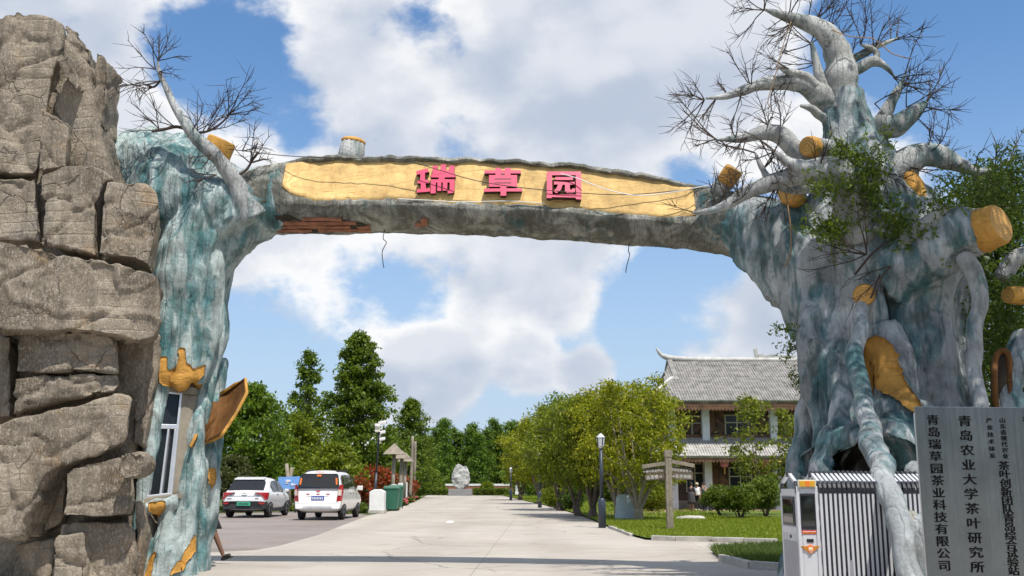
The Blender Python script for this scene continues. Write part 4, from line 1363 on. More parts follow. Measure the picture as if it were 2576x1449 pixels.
# dark sticks that carry the sprays of the left branch
for pts in ([(470, 325, 17.1, .03), (440, 318, 17.1, .03), (405, 326, 17.1, .025), (380, 330, 17.1, .012)], [(480, 335, 17.1, .028), (520, 330, 17.1, .022), (560, 305, 17.1, .018), (590, 275, 17.1, .01)], [(600, 440, 17.3, .03), (622, 425, 17.4, .025), (640, 395, 17.4, .018), (650, 380, 17.4, .01)], [(404, 200, 17, .02), (385, 220, 17, .02), (360, 212, 17, .012)], [(2150, 690, 14.4, .02), (2190, 640, 14.4, .02), (2230, 610, 14.4, .012)], [(2212, 690, 14.2, .014), (2190, 750, 14.1, .016)]):
    limb(pts, 'twig', 'twig', 6, 0.01)

# ---- cables and hanging cords: things of their own
def cable(pts, r, mat, name, label, cat='cable'):
    m2 = MB()
    m2.tube([P(*p) for p in pts], r, 5, 6)
    o = m2.build(name, MAT[mat], None, True)
    return tag(o, label, cat)
cable([(575, 375, 17.3), (720, 392, 17.4), (870, 398, 17.35), (1010, 402, 17.25), (1200, 455, 17.1), (1370, 478, 16.95), (1560, 490, 16.95), (1720, 478, 16.95), (1800, 470, 16.9)], 0.008, 'wire', 'electric_cable', 'thin black cable slung across the pink characters of the beam')
cable([(1410, 437, 17.0), (1450, 448, 16.98), (1530, 478, 16.75), (1610, 492, 16.75), (1700, 482, 16.75), (1800, 462, 16.7)], 0.009, 'white_wire', 'white_cable', 'thin white cable drooping right of the third pink character')
cable([(1000, 500, 17.24), (1080, 504, 17.22), (1160, 508, 17.18), (1280, 506, 17.12), (1370, 512, 17.05)], 0.008, 'white_wire', 'white_lead', 'white lead lying along the lower rim of the name board')
cable([(968, 578, 17.5), (964, 600, 17.4), (972, 610, 17.4), (962, 632, 17.4), (963, 655, 17.4), (966, 674, 17.4)], 0.008, 'wire', 'hanging_wire', 'black looped wire hanging under the beam left of the middle', 'wire')
cable([(1583, 612, 17.3), (1581, 632, 17.2), (1584, 640, 17.2), (1577, 668, 17.2), (1574, 686, 17.2)], 0.008, 'wire', 'hanging_wire', 'black wire end hanging under the right part of the beam', 'wire')
cable([(1990, 55, 15.7), (1968, 120, 15.6), (1950, 190, 15.6), (1935, 240, 15.6), (1932, 262, 15.6), (1942, 272, 15.6)], 0.008, 'cord', 'dry_creeper', 'dry brown creeper stem hanging from the topmost branch', 'creeper')
cable([(2090, 75, 15.6), (2140, 92, 15.6), (2190, 96, 15.6), (2215, 110, 15.6), (2245, 135, 15.6), (2290, 148, 15.6)], 0.009, 'cord', 'dry_creeper', 'dry tan creeper stem looping out to the right of the topmost branch', 'creeper')
cable([(1975, 480, 15.3), (1985, 540, 15.2), (1990, 590, 15.2), (1988, 640, 15.1), (1975, 672, 15.1)], 0.012, 'cord', 'dry_creeper', 'pale creeper stem dangling in front of the beam end by the right trunk', 'creeper')
# ------------------------------------------------------------------ rockwork at the left
rocks = empty('rockwork', (-6.5, 15.5, 0), 'tall brown artificial rock stack of sprayed cement blocks at the left', 'rockwork')
def rock_disp(seed, strata, upright=False):
    o = Vector((seed * 3.7, seed * 1.3, seed * 2.1))
    def f(c, n):
        v = Vector(c) + o
        a = noise.fractal(v * 0.8, 1.0, 2.0, 3) * 0.045
        b = noise.turbulence(v * 3.0, 3, False) * 0.018
        h = noise.fractal(v * 1.0, 0.8, 2.1, 3)
        s = max(0.0, math.sin((v.z * 4.2 + v.x * 1.6 + h * 2.6) * 2.0)) ** 6 * 0.032 * strata
        if upright:
            s = max(0.0, math.sin((v.x * 3.4 + v.y + h * 1.1) * 2.0)) ** 5 * -0.05
        w = noise.voronoi(v * 0.75 + Vector((h, h, h)) * .25)[0]
        fac = max(0.0, 0.07 - (w[1] - w[0])) * 0.8          # cut joints between chiselled faces
        cell = noise.cell(v * 0.75) * 0.02
        return a + b + s - fac + cell - 0.03
    return f
ROCKS = [  # outline px, D front, D back, (tilt of depth with x, with y)
    ([(-80, 40), (2, 36), (38, 22), (120, 34), (166, 55), (163, 95), (152, 150), (137, 170), (122, 290), (95, 440), (-80, 440)], 15.3, 17.0, .0010, 0, .6),
    ([(158, 50), (190, 72), (198, 92), (236, 122), (228, 180), (210, 312), (175, 312), (116, 300), (138, 165), (160, 100)], 15.75, 17.0, .004, 0, .4),
    ([(134, 150), (160, 120), (186, 165), (204, 200), (212, 226), (192, 230), (166, 206)], 15.25, 16.4, .004, 0, .4),
    ([(236, 122), (264, 130), (278, 150), (271, 230), (262, 322), (206, 314), (220, 210), (232, 150)], 15.7, 17.0, .001, 0, .4),
    ([(100, 270), (140, 285), (178, 305), (180, 345), (168, 422), (86, 432), (93, 330)], 15.1, 16.6, .003, 0, .4),
    ([(185, 312), (240, 308), (272, 345), (246, 372), (232, 412), (165, 414), (176, 350)], 15.9, 17.0, .002, 0, .4),
    ([(100, 438), (150, 414), (215, 410), (262, 424), (290, 446), (284, 456), (262, 458), (246, 520), (242, 600), (240, 642), (190, 630), (110, 612), (104, 560), (97, 480)], 14.9, 16.8, .0012, 0, .7),
    ([(262, 450), (300, 450), (370, 458), (400, 483), (403, 520), (393, 600), (378, 675), (345, 656), (238, 642), (242, 590), (252, 510)], 14.75, 17.0, .0025, 0, .5),
    ([(-80, 440), (92, 440), (97, 500), (100, 570), (108, 618), (60, 612), (-80, 592)], 15.25, 16.8, 0, 0, .6),
    ([(-80, 598), (0, 602), (60, 612), (180, 640), (270, 655), (360, 675), (400, 690), (411, 722), (402, 832), (385, 850), (350, 864), (300, 848), (200, 834), (60, 834), (-80, 830)], 14.55, 17.0, .0010, 0, 1.4),
    ([(-80, 836), (28, 838), (28, 950), (26, 1050), (-80, 1065)], 15.2, 16.8, 0, 0, .6),
    ([(40, 830), (90, 826), (230, 832), (272, 838), (292, 855), (298, 890), (300, 938), (230, 936), (150, 936), (30, 943)], 14.8, 16.8, .001, 0, .6),
    ([(32, 948), (150, 938), (240, 938), (298, 934), (310, 966), (285, 986), (230, 996), (150, 1007), (28, 1045)], 14.85, 16.8, .001, 0, .8),
    ([(292, 845), (404, 832), (397, 920), (387, 1000), (362, 1130), (330, 1115), (332, 1000), (308, 962)], 15.6, 17.0, .001, 0, .5),
    ([(-80, 1070), (0, 1062), (60, 1045), (200, 1015), (285, 986), (330, 990), (337, 1010), (322, 1112), (310, 1122), (240, 1150), (170, 1170), (125, 1187), (105, 1217), (50, 1342), (38, 1362), (-80, 1352)], 14.45, 16.8, .0012, 0, .7),
    ([(160, 1192), (180, 1172), (240, 1156), (300, 1142), (336, 1165), (332, 1210), (336, 1270), (326, 1302), (240, 1307), (150, 1302), (160, 1235)], 14.6, 16.8, .0015, 0, .6),
    ([(292, 1146), (320, 1130), (360, 1134), (376, 1160), (372, 1186), (350, 1206), (312, 1214), (290, 1200)], 14.35, 16.4, .002, 0, .6),
    ([(118, 1202), (168, 1188), (160, 1300), (148, 1325), (48, 1362), (60, 1320)], 15.15, 16.8, 0, 0, .6),
    ([(145, 1312), (200, 1308), (320, 1312), (342, 1342), (348, 1400), (340, 1560), (120, 1560), (128, 1410), (140, 1360)], 14.9, 16.8, .001, 0, .6),
    ([(140, 1345), (215, 1335), (222, 1400), (214, 1560), (122, 1560), (128, 1410)], 14.6, 16.4, .001, 0, .7),
    ([(38, 1368), (142, 1352), (132, 1420), (122, 1560), (24, 1560)], 15.15, 16.8, 0, 0, .6),
    ([(330, 1255), (352, 1262), (356, 1330), (352, 1560), (326, 1560), (336, 1400), (342, 1340)], 15.3, 17.0, 0, 0, .5),
]
for i, (poly, D, Db, tx, ty, st) in enumerate(ROCKS):
    xm = sum(p[0] for p in poly) / len(poly)
    f_, k_ = [], []
    wid = (max(p[0] for p in poly) - min(p[0] for p in poly)) * MPX(16)
    for (a, b) in poly:
        d = D + 1.15 + (a - xm) * tx + random.uniform(-.03, .05)
        q = P(a, b, d)
        f_.append(q)
        k_.append(Vector((q.x - (min(.28, wid * .2) if a > xm else 0.0), D + 1.15 + .95, q.z)))
    mb = MB()
    mb.prism(f_, k_)
    fuse('rock_block', mb, 0.045, 2, MAT['rock'], rocks, rock_disp(i + 1, st, i < 6 or i == 7))
# core behind the blocks
core = [(-90, 60), (150, 80), (225, 150), (258, 330), (285, 445), (370, 500), (360, 660), (385, 720), (380, 840), (370, 1000), (340, 1130), (330, 1300), (330, 1560), (-90, 1560)]
mb = MB()
f_ = [P(a - 5, b, 16.75) for a, b in core]
mb.prism(f_, [Vector((p.x, 17.5, p.z)) for p in f_])
fuse('rock_core', mb, 0.09, 2, MAT['rock'], rocks, rock_disp(40, .5))
# ------------------------------------------------------------------ retractable gate
MAT['gate_white'] = simple('gate_white', (0.62, 0.63, 0.66), 0.4, 0.25, var=0.06)
MAT['gate_panel'] = simple('gate_panel', (0.55, 0.56, 0.58), 0.5, 0.2, var=0.18, scale=5)
MAT['gate_grey'] = simple('gate_grey', (0.30, 0.30, 0.34), 0.5, 0.1)
MAT['gate_black'] = simple('gate_black', (0.022, 0.024, 0.032), 0.35)
MAT['amber'] = simple('amber_plastic', (0.62, 0.34, 0.03), 0.25)
MAT['orange'] = simple('orange_plastic', (0.75, 0.19, 0.03), 0.3)
MAT['red'] = simple('red_sticker', (0.60, 0.03, 0.02), 0.4)
MAT['gold'] = simple('gold_emblem', (0.60, 0.24, 0.03), 0.35, 0.3)
MAT['cream'] = simple('cream_paint', (0.68, 0.66, 0.52), 0.5)
MAT['screen'] = simple('glossy_screen', (0.01, 0.012, 0.014), 0.03, spec=0.9)
GY, GD = 10.6, 0.62
gx0 = P(2003, 1215, GY).x
rg = empty('retractable_gate', (gx0, GY, 0), 'white and black folding retractable gate with drive unit in front of the right trunk', 'gate')
gw = 0.205
def gbox(x0, x1, y0, y1, z0, z1, name, mat, parent=rg, bevel=0.004):
    m2 = MB(); m2.box2((gx0 + x0, GY + y0, z0), (gx0 + x1, GY + y1, z1))
    return m2.build(name, MAT[mat], parent, bevel=bevel)
body = gbox(0, gw, 0, GD, 0.04, 1.40, 'drive_housing', 'gate_panel', bevel=0.01)
for (xa, ya) in ((-.008, -.012), (gw - .022, -.012), (-.008, GD - .02)):
    gbox(xa, xa + .032, ya, ya + .032, 0.02, 1.47, 'corner_post', 'gate_white', rg)
gbox(.024, gw - .022, -.006, .02, 1.395, 1.45, 'head_bar', 'gate_white', rg)
sb = gbox(.022, gw - .020, -.014, .02, 1.03, 1.395, 'front_window', 'gate_black', rg, .006)
gbox(.036, gw - .036, -.017, -.012, 1.06, 1.37, 'pane', 'screen', sb, 0)
gbox(.03, gw - .03, -.010, .0, .985, 1.022, 'sticker', 'red', rg, 0)
for k in range(9):
    for zz, mm in ((1.010, 'white_paint'), (0.995, 'amber')):
        gbox(.038 + k * .0150, .038 + k * .0150 + .010, -.0125, -.009, zz - .004, zz + .004, 'print', mm, rg, 0)
gbox(.075, .145, -.012, .0, .90, .935, 'data_plate', 'black', rg, .003)
gbox(.04, gw - .035, -.004, .01, .30, .98, 'kick_panel', 'gate_white', rg, .004)
# winged shield
sh = MB()
cx, cz = gx0 + gw / 2 + .004, .83
sp = [(-.030, .035), (-.012, .045), (0, .048), (.012, .045), (.030, .035), (.032, -.005), (.018, -.034), (0, -.048), (-.018, -.034), (-.032, -.005)]
sh.prism([Vector((cx + a, GY - .022, cz + b)) for a, b in sp], [Vector((cx + a, GY - .004, cz + b)) for a, b in sp])
emb = sh.build('emblem', MAT['orange'], rg, bevel=.003)
w2 = MB(); sp2 = [(a * .68, b * .68 - .006) for a, b in sp]
w2.prism([Vector((cx + a, GY - .026, cz + b)) for a, b in sp2], [Vector((cx + a, GY - .02, cz + b)) for a, b in sp2])
w2.build('shield_face', MAT['cream'], emb)
for k in range(3):
    w3 = MB(); w3.box2((cx - .016 + k * .012, GY - .029, cz - .03), (cx - .010 + k * .012, GY - .024, cz + .0))
    w3.build('shield_stripe', MAT['orange'], emb)
for s_ in (-1, 1):
    for k in range(3):
        w4 = MB()
        z_ = .030 - k * .017
        L = .095 - k * .017
        w4.prism([Vector((cx + s_ * a, GY - .018, cz + b)) for a, b in ((.030, z_ - .016), (.030, z_), (L, z_ + .006), (L - .004, z_ - .004), (L - .03, z_ - .014))],
                 [Vector((cx + s_ * a, GY - .006, cz + b)) for a, b in ((.030, z_ - .016), (.030, z_), (L, z_ + .006), (L - .004, z_ - .004), (L - .03, z_ - .014))])
        w4.build('wing', MAT['gold'], emb)
# amber beacon
bc = gbox(.012, gw - .008, -.03, .03, 1.455, 1.535, 'beacon', 'cream', rg, .006)
gbox(.022, gw - .02, -.036, -.028, 1.465, 1.525, 'beacon_lens', 'amber', bc, .004)
gbox(.085, .130, -.039, -.03, 1.466, 1.524, 'beacon_bulb', 'orange', bc, .004)
# end face towards the road
e1 = gbox(-.012, .004, .10, GD - .07, 1.06, 1.36, 'end_window', 'gate_black', rg, .004)
gbox(-.016, -.01, .14, GD - .11, 1.09, 1.33, 'pane', 'screen', e1, 0)
gbox(-.010, .002, .05, GD - .03, 1.37, 1.44, 'end_bar', 'gate_white', rg)
gbox(-.010, .002, .05, GD - .03, .98, 1.05, 'end_bar', 'gate_white', rg)
gbox(-.006, .002, .05, GD - .03, .06, .90, 'end_panel', 'gate_grey', rg)
kh = MB(); kh.lathe((gx0 - .002, GY + .3, .945), [(.018, 0), (.018, .008), (.008, .010)], 12, Vector((-1, 0, 0)))
kh.build('keyhole', MAT['black'], rg)

# arch frame: two legs, black shoulders and a peaked top; one built, the rest copied
def arch_frame(xo, w=.028):
    a, b = gx0 + xo, gx0 + xo + w
    out = []
    def prof(pts, th):
        """strip along a (y, z) path"""
        m2 = MB()
        for (p, q) in zip(pts[:-1], pts[1:]):
            d = Vector((0, q[0] - p[0], q[1] - p[1])).normalized()
            n_ = Vector((0, -d.z, d.y))
            f = [Vector((a, p[0], p[1])), Vector((b, p[0], p[1])), Vector((b, q[0], q[1])), Vector((a, q[0], q[1]))]
            m2.prism(f, [v + n_ * th for v in f])
        return m2
    legs = MB(); legs.box2((a, GY - .004, .06), (b, GY + .036, 1.40))
    out.append(legs.build('slat', MAT['gate_white'], rg, bevel=.004))
    legs = MB(); legs.box2((a, GY + GD - .036, .06), (b, GY + GD + .004, 1.40))
    out.append(legs.build('slat', MAT['gate_white'], rg, bevel=.004))
    for sg in (0, 1):
        Y = (lambda v: GY + v) if sg == 0 else (lambda v: GY + GD - v)
        m2 = prof([(Y(-.006), 1.395), (Y(-.006), 1.455), (Y(.012), 1.495), (Y(.06), 1.525)], -.03 if sg == 0 else .03)
        out.append(m2.build('shoulder', MAT['gate_black'], rg))
        m2 = prof([(Y(.06), 1.523), (Y(.26), 1.605)], -.028 if sg == 0 else .028)
        out.append(m2.build('roof_strip', MAT['gate_white'], rg))
    m2 = MB(); m2.prism([Vector((a, GY + y, z)) for y, z in ((.255, 1.60), (.31, 1.635), (.365, 1.60), (.365, 1.565), (.31, 1.59), (.255, 1.565))], [Vector((b, GY + y, z)) for y, z in ((.255, 1.60), (.31, 1.635), (.365, 1.60), (.365, 1.565), (.31, 1.59), (.255, 1.565))])
    out.append(m2.build('ridge_cap', MAT['gate_black'], rg))
    m2 = MB(); m2.box2((b, GY + .004, .08), (b + .022, GY + .030, 1.43))
    out.append(m2.build('link_bar', MAT['gate_black'], rg))
    return out
arch_frame(-.008, .034)[0]
frame0 = arch_frame(gw + .030)
PITCHX = 0.0535
for k in range(1, 24):
    for o in frame0:
        c = o.copy(); COL.objects.link(c)
        c.location = (k * PITCHX, 0.012 * k, -0.004 * (k > 8))
brace = gbox(gw + .30, gw + .335, -.012, -.004, .1, .72, 'steel_brace', 'gate_grey', rg, .002)

# ------------------------------------------------------------------ steel name boards
def brushed():
    m, nt, b = nodes_of('brushed_steel')
    t = NT(nt)
    v = t.coord((60, 60, 1.5))
    f = t.noise(v, 1.0, 4, 0.7)
    g = t.noise(t.coord((1, 1, 1)), 2.0, 5, 0.6)
    t.l(t.ramp(g, [(0.3, (0.17, 0.19, 0.20)), (0.7, (0.25, 0.275, 0.285))]), b.inputs['Base Color'])
    b.inputs['Metallic'].default_value = 1.0
    t.l(t.ramp(f, [(0.3, 0.26), (0.7, 0.38)]), b.inputs['Roughness'])
    t.bump(f, 0.08, 0.005, b)
    return m
MAT['brushed'] = brushed()
def thicken(me, sz):
    """heavier strokes: the same glyph laid three times, a hair apart"""
    n = len(me.vertices)
    bm = bmesh.new()
    for k, (dx, dy) in enumerate(((0, 0), (sz * .020, 0), (-sz * .020, 0), (0, sz * .012), (0, -sz * .012))):
        c = me.copy()
        c.transform(Matrix.Translation((dx, dy, .0004 * k)))
        bm.from_mesh(c)
        bpy.data.meshes.remove(c)
    bm.to_mesh(me); bm.free()
    return me
MAT['ink'] = simple('black_engraving', (0.004, 0.004, 0.005), 0.9, spec=0.1)
BD = 9.0
bz1 = P(2307, 1023, BD).z
bl = P(2307, 1100, BD).x
pw = P(2390, 1023, BD).x - P(2307, 1023, BD).x
boards = [
    ('leftmost tall steel name board with thirteen large black characters', [(0, '青岛瑞草园茶业科技有限公司', 0.5, 170, 1368, 0.122)]),
    ('second tall steel name board from the left with eleven black characters', [(0, '青岛农业大学茶叶研究所', 0.5, 180, 1380, 0.130)]),
    ('third steel name board, two short columns above one long column', [(0, '产业技术体系', 0.30, 172, 462, 0.062), (0, '山东省现代农业', 0.70, 172, 465, 0.062), (0, '茶叶创新团队青岛综合试验站', 0.62, 545, 1412, 0.108)]),
    ('rightmost steel name board, cut off by the picture edge', [(0, '青岛', 0.55, 185, 315, 0.130)]),
]
TILT = [R(1.5), R(-1.0), R(1.2), R(-.6)]
for k, (lab, cols) in enumerate(boards):
    x0 = bl + k * (pw + .002)
    y0 = BD + 0.035 * k
    root = empty('name_board', (x0, y0, 0), lab, 'sign')
    m2 = MB()
    m2.box2((x0, y0 - .012, .10), (x0 + pw - .003, y0 + .018, bz1))
    pl = m2.build('panel', MAT['brushed'], root, bevel=.004)
    rot = Matrix.Translation((x0, y0, 0)) @ Matrix.Rotation(TILT[k], 4, 'Z') @ Matrix.Translation((-x0, -y0, 0))
    pl.data.transform(rot)
    m2 = MB(); m2.box2((x0 + .01, y0 + .03, 0), (x0 + .05, y0 + .07, bz1 - .05)); m2.box2((x0 + pw - .05, y0 + .03, 0), (x0 + pw - .01, y0 + .07, bz1 - .05))
    m2.box2((x0 + .05, y0 + .04, 1.2), (x0 + pw - .05, y0 + .06, 1.26))
    m2.build('post', MAT['alu'], root)
    for (_, body_, u, yz0, yz1, sz) in cols:
        n = len(body_)
        for i, chh in enumerate(body_):
            yz = yz0 + (yz1 - yz0) * i / max(1, n - 1)
            py = (1600 + yz / 2.058) * .62891
            z = P(2340, py, y0).z
            me = text_mesh(chh, sz * .98)
            me = thicken(me, sz)
            me.transform(Matrix.Translation((x0 + pw * u, y0 - .0165, z)) @ Matrix.Rotation(math.pi / 2, 4, 'X') @ Matrix.Scale(.80, 4, (0, 1, 0)))
            me.transform(rot)
            # heavier strokes: a second pass slightly shifted is not needed, the outline is widened
            link_mesh('character', me, MAT['ink'], pl)

# ------------------------------------------------------------------ leaves and plants
def leaf_verts(c, axis, nrm, L, Wd, fold=0.25):
    """rhombic leaves: arrays (n,3)"""
    side = np.cross(axis, nrm)
    side /= np.linalg.norm(side, axis=1, keepdims=True) + 1e-9
    n = len(c)
    v = np.zeros((n, 4, 3), np.float32)
    L = np.asarray(L).reshape(-1, 1); Wd = np.asarray(Wd).reshape(-1, 1)
    v[:, 0] = c
    v[:, 1] = c + axis * L * .45 + side * Wd * .5 + nrm * L * fold * .3
    v[:, 2] = c + axis * L
    v[:, 3] = c + axis * L * .45 - side * Wd * .5 + nrm * L * fold * .3
    return v.reshape(-1, 3), np.arange(n * 4).reshape(-1, 4)

def rand_unit(rs, n, up=0.0):
    v = rs.normal(0, 1, (n, 3)); v[:, 2] += up
    return v / (np.linalg.norm(v, axis=1, keepdims=True) + 1e-9)

def leaf_mass(name, centers, rs, size, mat, parent, aspect=.5, droop=0.0, up=0.6, jitter=0.25):
    n = len(centers)
    ax = rand_unit(rs, n); ax[:, 2] -= droop
    ax /= np.linalg.norm(ax, axis=1, keepdims=True)
    nr = rand_unit(rs, n, up)
    nr -= ax * (nr * ax).sum(1, keepdims=True)
    nr /= np.linalg.norm(nr, axis=1, keepdims=True) + 1e-9
    L = size * rs.uniform(1 - jitter, 1 + jitter, n)
    v, q = leaf_verts(centers, ax, nr, L, L * aspect)
    me = np_mesh(name, v, q)
    return link_mesh(name, me, mat, parent)

MAT['vine_leaf'] = leaf_mat('vine_leaf', (0.025, 0.065, 0.008), (0.22, 0.29, 0.03), .4)
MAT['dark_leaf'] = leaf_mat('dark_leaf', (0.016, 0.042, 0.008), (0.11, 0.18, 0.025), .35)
MAT['stem'] = simple('green_brown_stem', (0.09, 0.07, 0.04), .8)
def vine(name, strands, label, n_leaf, size, mat, seed, spread=.16, cat='vine'):
    rs = np.random.RandomState(seed)
    root = empty(name, P(*strands[0][0]), label, cat)
    cen = []
    for s_ in strands:
        st = MB()
        pts = [P(*q) for q in s_]
        path, _ = smooth_path(pts, [.01] * len(pts), 5)
        st.tube(path, .010, 4)
        st.build('stem', MAT['stem'], root, True)
        for p in path:
            for k in range(max(2, n_leaf // len(path))):
                # pinnate sprays: leaflets in rows along a short twig
                d = rand_unit(rs, 1, .25)[0]
                q = np.array(p) + rs.normal(0, spread * .5, 3)
                for j in range(9):
                    cen.append(q + d * (.022 * j) * size / .06 + rs.normal(0, .008, 3))
    leaf_mass('leaves', np.array(cen), rs, size, MAT[mat], root, .38, .1, .6)
    return root
vine('climbing_vine', [[(2075, 600, 14.5), (2105, 585, 14.5), (2060, 570, 14.5)], [(2330, 610, 14.6), (2290, 560, 14.7), (2230, 520, 14.6), (2190, 480, 14.5), (2180, 420, 14.5), (2200, 380, 14.6), (2225, 350, 14.8)], [(2180, 430, 14.5), (2130, 400, 14.5), (2115, 380, 14.5)], [(2190, 470, 14.5), (2120, 475, 14.4), (2050, 470, 14.4)], [(2310, 600, 14.4), (2350, 560, 14.2), (2370, 510, 14.1), (2400, 480, 14.1)], [(2250, 540, 14.5), (2270, 590, 14.4), (2330, 620, 14.3)], [(2190, 440, 14.6), (2160, 480, 14.45), (2200, 540, 14.5)]],
     'feathery green climbing vine spilling over the shoulder of the right trunk', 120, .075, 'vine_leaf', 4, .24)
vine('trailing_creeper', [[(2010, 835, 15.3), (1975, 828, 15.2), (1958, 832, 15.2)], [(1995, 870, 15.3), (1985, 890, 15.3)], [(2015, 950, 15.4), (2008, 965, 15.4)]], 'small ivy sprig sticking out left of the right trunk', 26, .06, 'vine_leaf', 9, .10)
# ------------------------------------------------------------------ trees
def seg_tree_parts(root, base, top, r, limbs, mat_bark):
    pass
MAT['bark_nat'] = simple('tree_bark', (0.13, 0.10, 0.075), .9, var=.35, scale=8, bump=.6)
MAT['bark_pale'] = simple('pale_bark', (0.24, 0.20, 0.155), .9, var=.3, scale=8, bump=.5)

def tree(name, base, H, label, mat, rs_seed, prof, n_limb=26, leaves=9000, size=.2, clump=.5, trunk_r=.16, first=.25, rise=.35, bark='bark_nat', forks=0, cat='tree', group=None, aspect=.55, droop=.1, skip=.12, up=.8, bend=.0, shell=.5):
    """prof(t): crown radius at height fraction t of the crown; foliage hangs in clumps on limbs"""
    rs = np.random.RandomState(rs_seed)
    base = Vector(base)
    root = empty(name, base, label, cat, group)
    wood = MB()
    # trunk
    lean = Vector((rs.normal(0, .02), rs.normal(0, .02), 0)) * H + Vector((bend, 0, 0))
    tp = [base - Vector((0, 0, .1))]
    for t in (.06, .2, .4, .6, .8, .97):
        tp.append(base + Vector((0, 0, t * H)) + lean * t + Vector((rs.normal(0, .012), rs.normal(0, .012), 0)) * H)
    def on(t):
        t = max(0, min(.999, t)) * (len(tp) - 1)
        k = int(t)
        return tp[k].lerp(tp[k + 1], t - k)
    stems = []
    if forks:
        zf = first * .6
        wood.tube(tp[:2] + [on(zf)], [trunk_r * 1.35, trunk_r * 1.05, trunk_r * .95], 8, 3)
        for f in range(forks):
            a = 6.283 * f / forks + rs.uniform(-.4, .4)
            rr = prof(.4) * rs.uniform(.45, .7)
            p0 = on(zf) - Vector((0, 0, trunk_r * .5))
            pe = base + Vector((math.cos(a) * rr, math.sin(a) * rr, H * rs.uniform(.72, .92)))
            pm = p0.lerp(pe, .45) + Vector((math.cos(a), math.sin(a), 0)) * rr * .18
            path, rad = smooth_path([p0, p0.lerp(pm, .5) + Vector((rs.normal(0, .04), rs.normal(0, .04), 0)) * H * .3, pm, pe], [trunk_r * .62, trunk_r * .5, trunk_r * .36, trunk_r * .08], 4)
            wood.tube(path, rad, 6)
            stems.append(path)
    else:
        wood.tube(tp, [trunk_r * 1.4, trunk_r * 1.1, trunk_r, trunk_r * .8, trunk_r * .55, trunk_r * .3, trunk_r * .08], 8, 3)
    cz0, cz1 = first * H, H
    cl = []
    for i in range(n_limb):
        t = (i + rs.uniform(0, .9)) / n_limb
        a = i * 2.399 + rs.uniform(-.35, .35)
        rad = prof(t) * rs.uniform(.58, 1.22)
        z = cz0 + (cz1 - cz0) * t
        dirv = Vector((math.cos(a), math.sin(a), 0))
        c = base + lean * (z / H)
        end = c + dirv * rad + Vector((0, 0, z))
        if stems:
            s_ = min(stems, key=lambda st: (st[-1] - end).length)
            k = min(range(len(s_)), key=lambda q: (s_[q] - end).length + abs(s_[q].z - (end.z - rise * rad)))
            start = s_[k]
        else:
            start = on(max(.05, (z - rise * rad) / H))
        mid = start.lerp(end, .55) + Vector((rs.normal(0, .08), rs.normal(0, .08), rs.normal(.05, .06))) * rad
        path, rr = smooth_path([start, mid, end], [max(.012, trunk_r * .28 * (1 - t * .7)), max(.01, trunk_r * .16 * (1 - t * .6)), .008], 4)
        wood.tube(path, rr, 4, cap=False)
        m = len(path)
        for k in range(2, m):
            f = k / (m - 1)
            if rs.rand() < skip: continue
            for q in range(2):
                off = Vector((rs.normal(0, .22), rs.normal(0, .22), rs.normal(0, .14))) * max(.6, rad) * (1 - .45 * f)
                cl.append((path[k] + off, clump * rs.uniform(.55, 1.15) * (1.1 - .35 * f)))
    wood.build('trunk', MAT[bark], root, True, fix=False)
    wts = np.array([c[1] ** 2 for c in cl]); wts /= wts.sum()
    cnt = rs.multinomial(leaves, wts)
    pts = []
    for (c, r), k in zip(cl, cnt):
        d = rand_unit(rs, k)
        rr = r * rs.uniform(0, 1, (k, 1)) ** shell
        q = np.array(c) + d * rr * np.array([1.15, 1.15, .7])
        pts.append(q)
    pts = np.concatenate(pts)
    pts = pts[pts[:, 2] > base.z + .15]
    leaf_mass('crown', pts, rs, size, MAT[mat], root, aspect, droop, up)
    return root

def shrub(name, base, rx, rz, label, mat, seed, leaves=2500, size=.09, cat='shrub', group=None, ry=None, flat=0.0, stems=5, ball=.72, lump=.16, z0=.12):
    """rounded bush: leaves in an uneven shell, gaps, short stems"""
    rs = np.random.RandomState(seed)
    ry = ry or rx
    base = Vector(base)
    root = empty(name, base, label, cat, group)
    st = MB()
    for k in range(stems):
        a = rs.uniform(0, 6.28)
        e = base + Vector((math.cos(a) * rx * .55, math.sin(a) * ry * .55, rz * rs.uniform(.9, 1.5)))
        st.tube([base + Vector((rs.normal(0, .05), rs.normal(0, .05), -.05)), base.lerp(e, .5) + Vector((rs.normal(0, .05), rs.normal(0, .05), 0)), e], [.035, .022, .008], 5, 3)
    st.build('stem', MAT['bark_nat'], root, True, fix=False)
    d = rand_unit(rs, leaves, .15)
    off = Vector((seed * 1.3, seed * .7, seed * .31))
    rad = np.array([1 + lump * 2.2 * noise.fractal(Vector(q) * 1.7 + off, 1, 2, 3) for q in d.tolist()])
    rr = rad * rs.uniform(0, 1, leaves) ** .28
    pts = d * rr[:, None] * np.array([rx, ry, rz]) + np.array([base.x, base.y, base.z + rz + z0])
    pts = pts[pts[:, 2] > base.z + .02]
    leaf_mass('foliage', pts, rs, size, MAT[mat], root, .55, 0, .8)
    return root

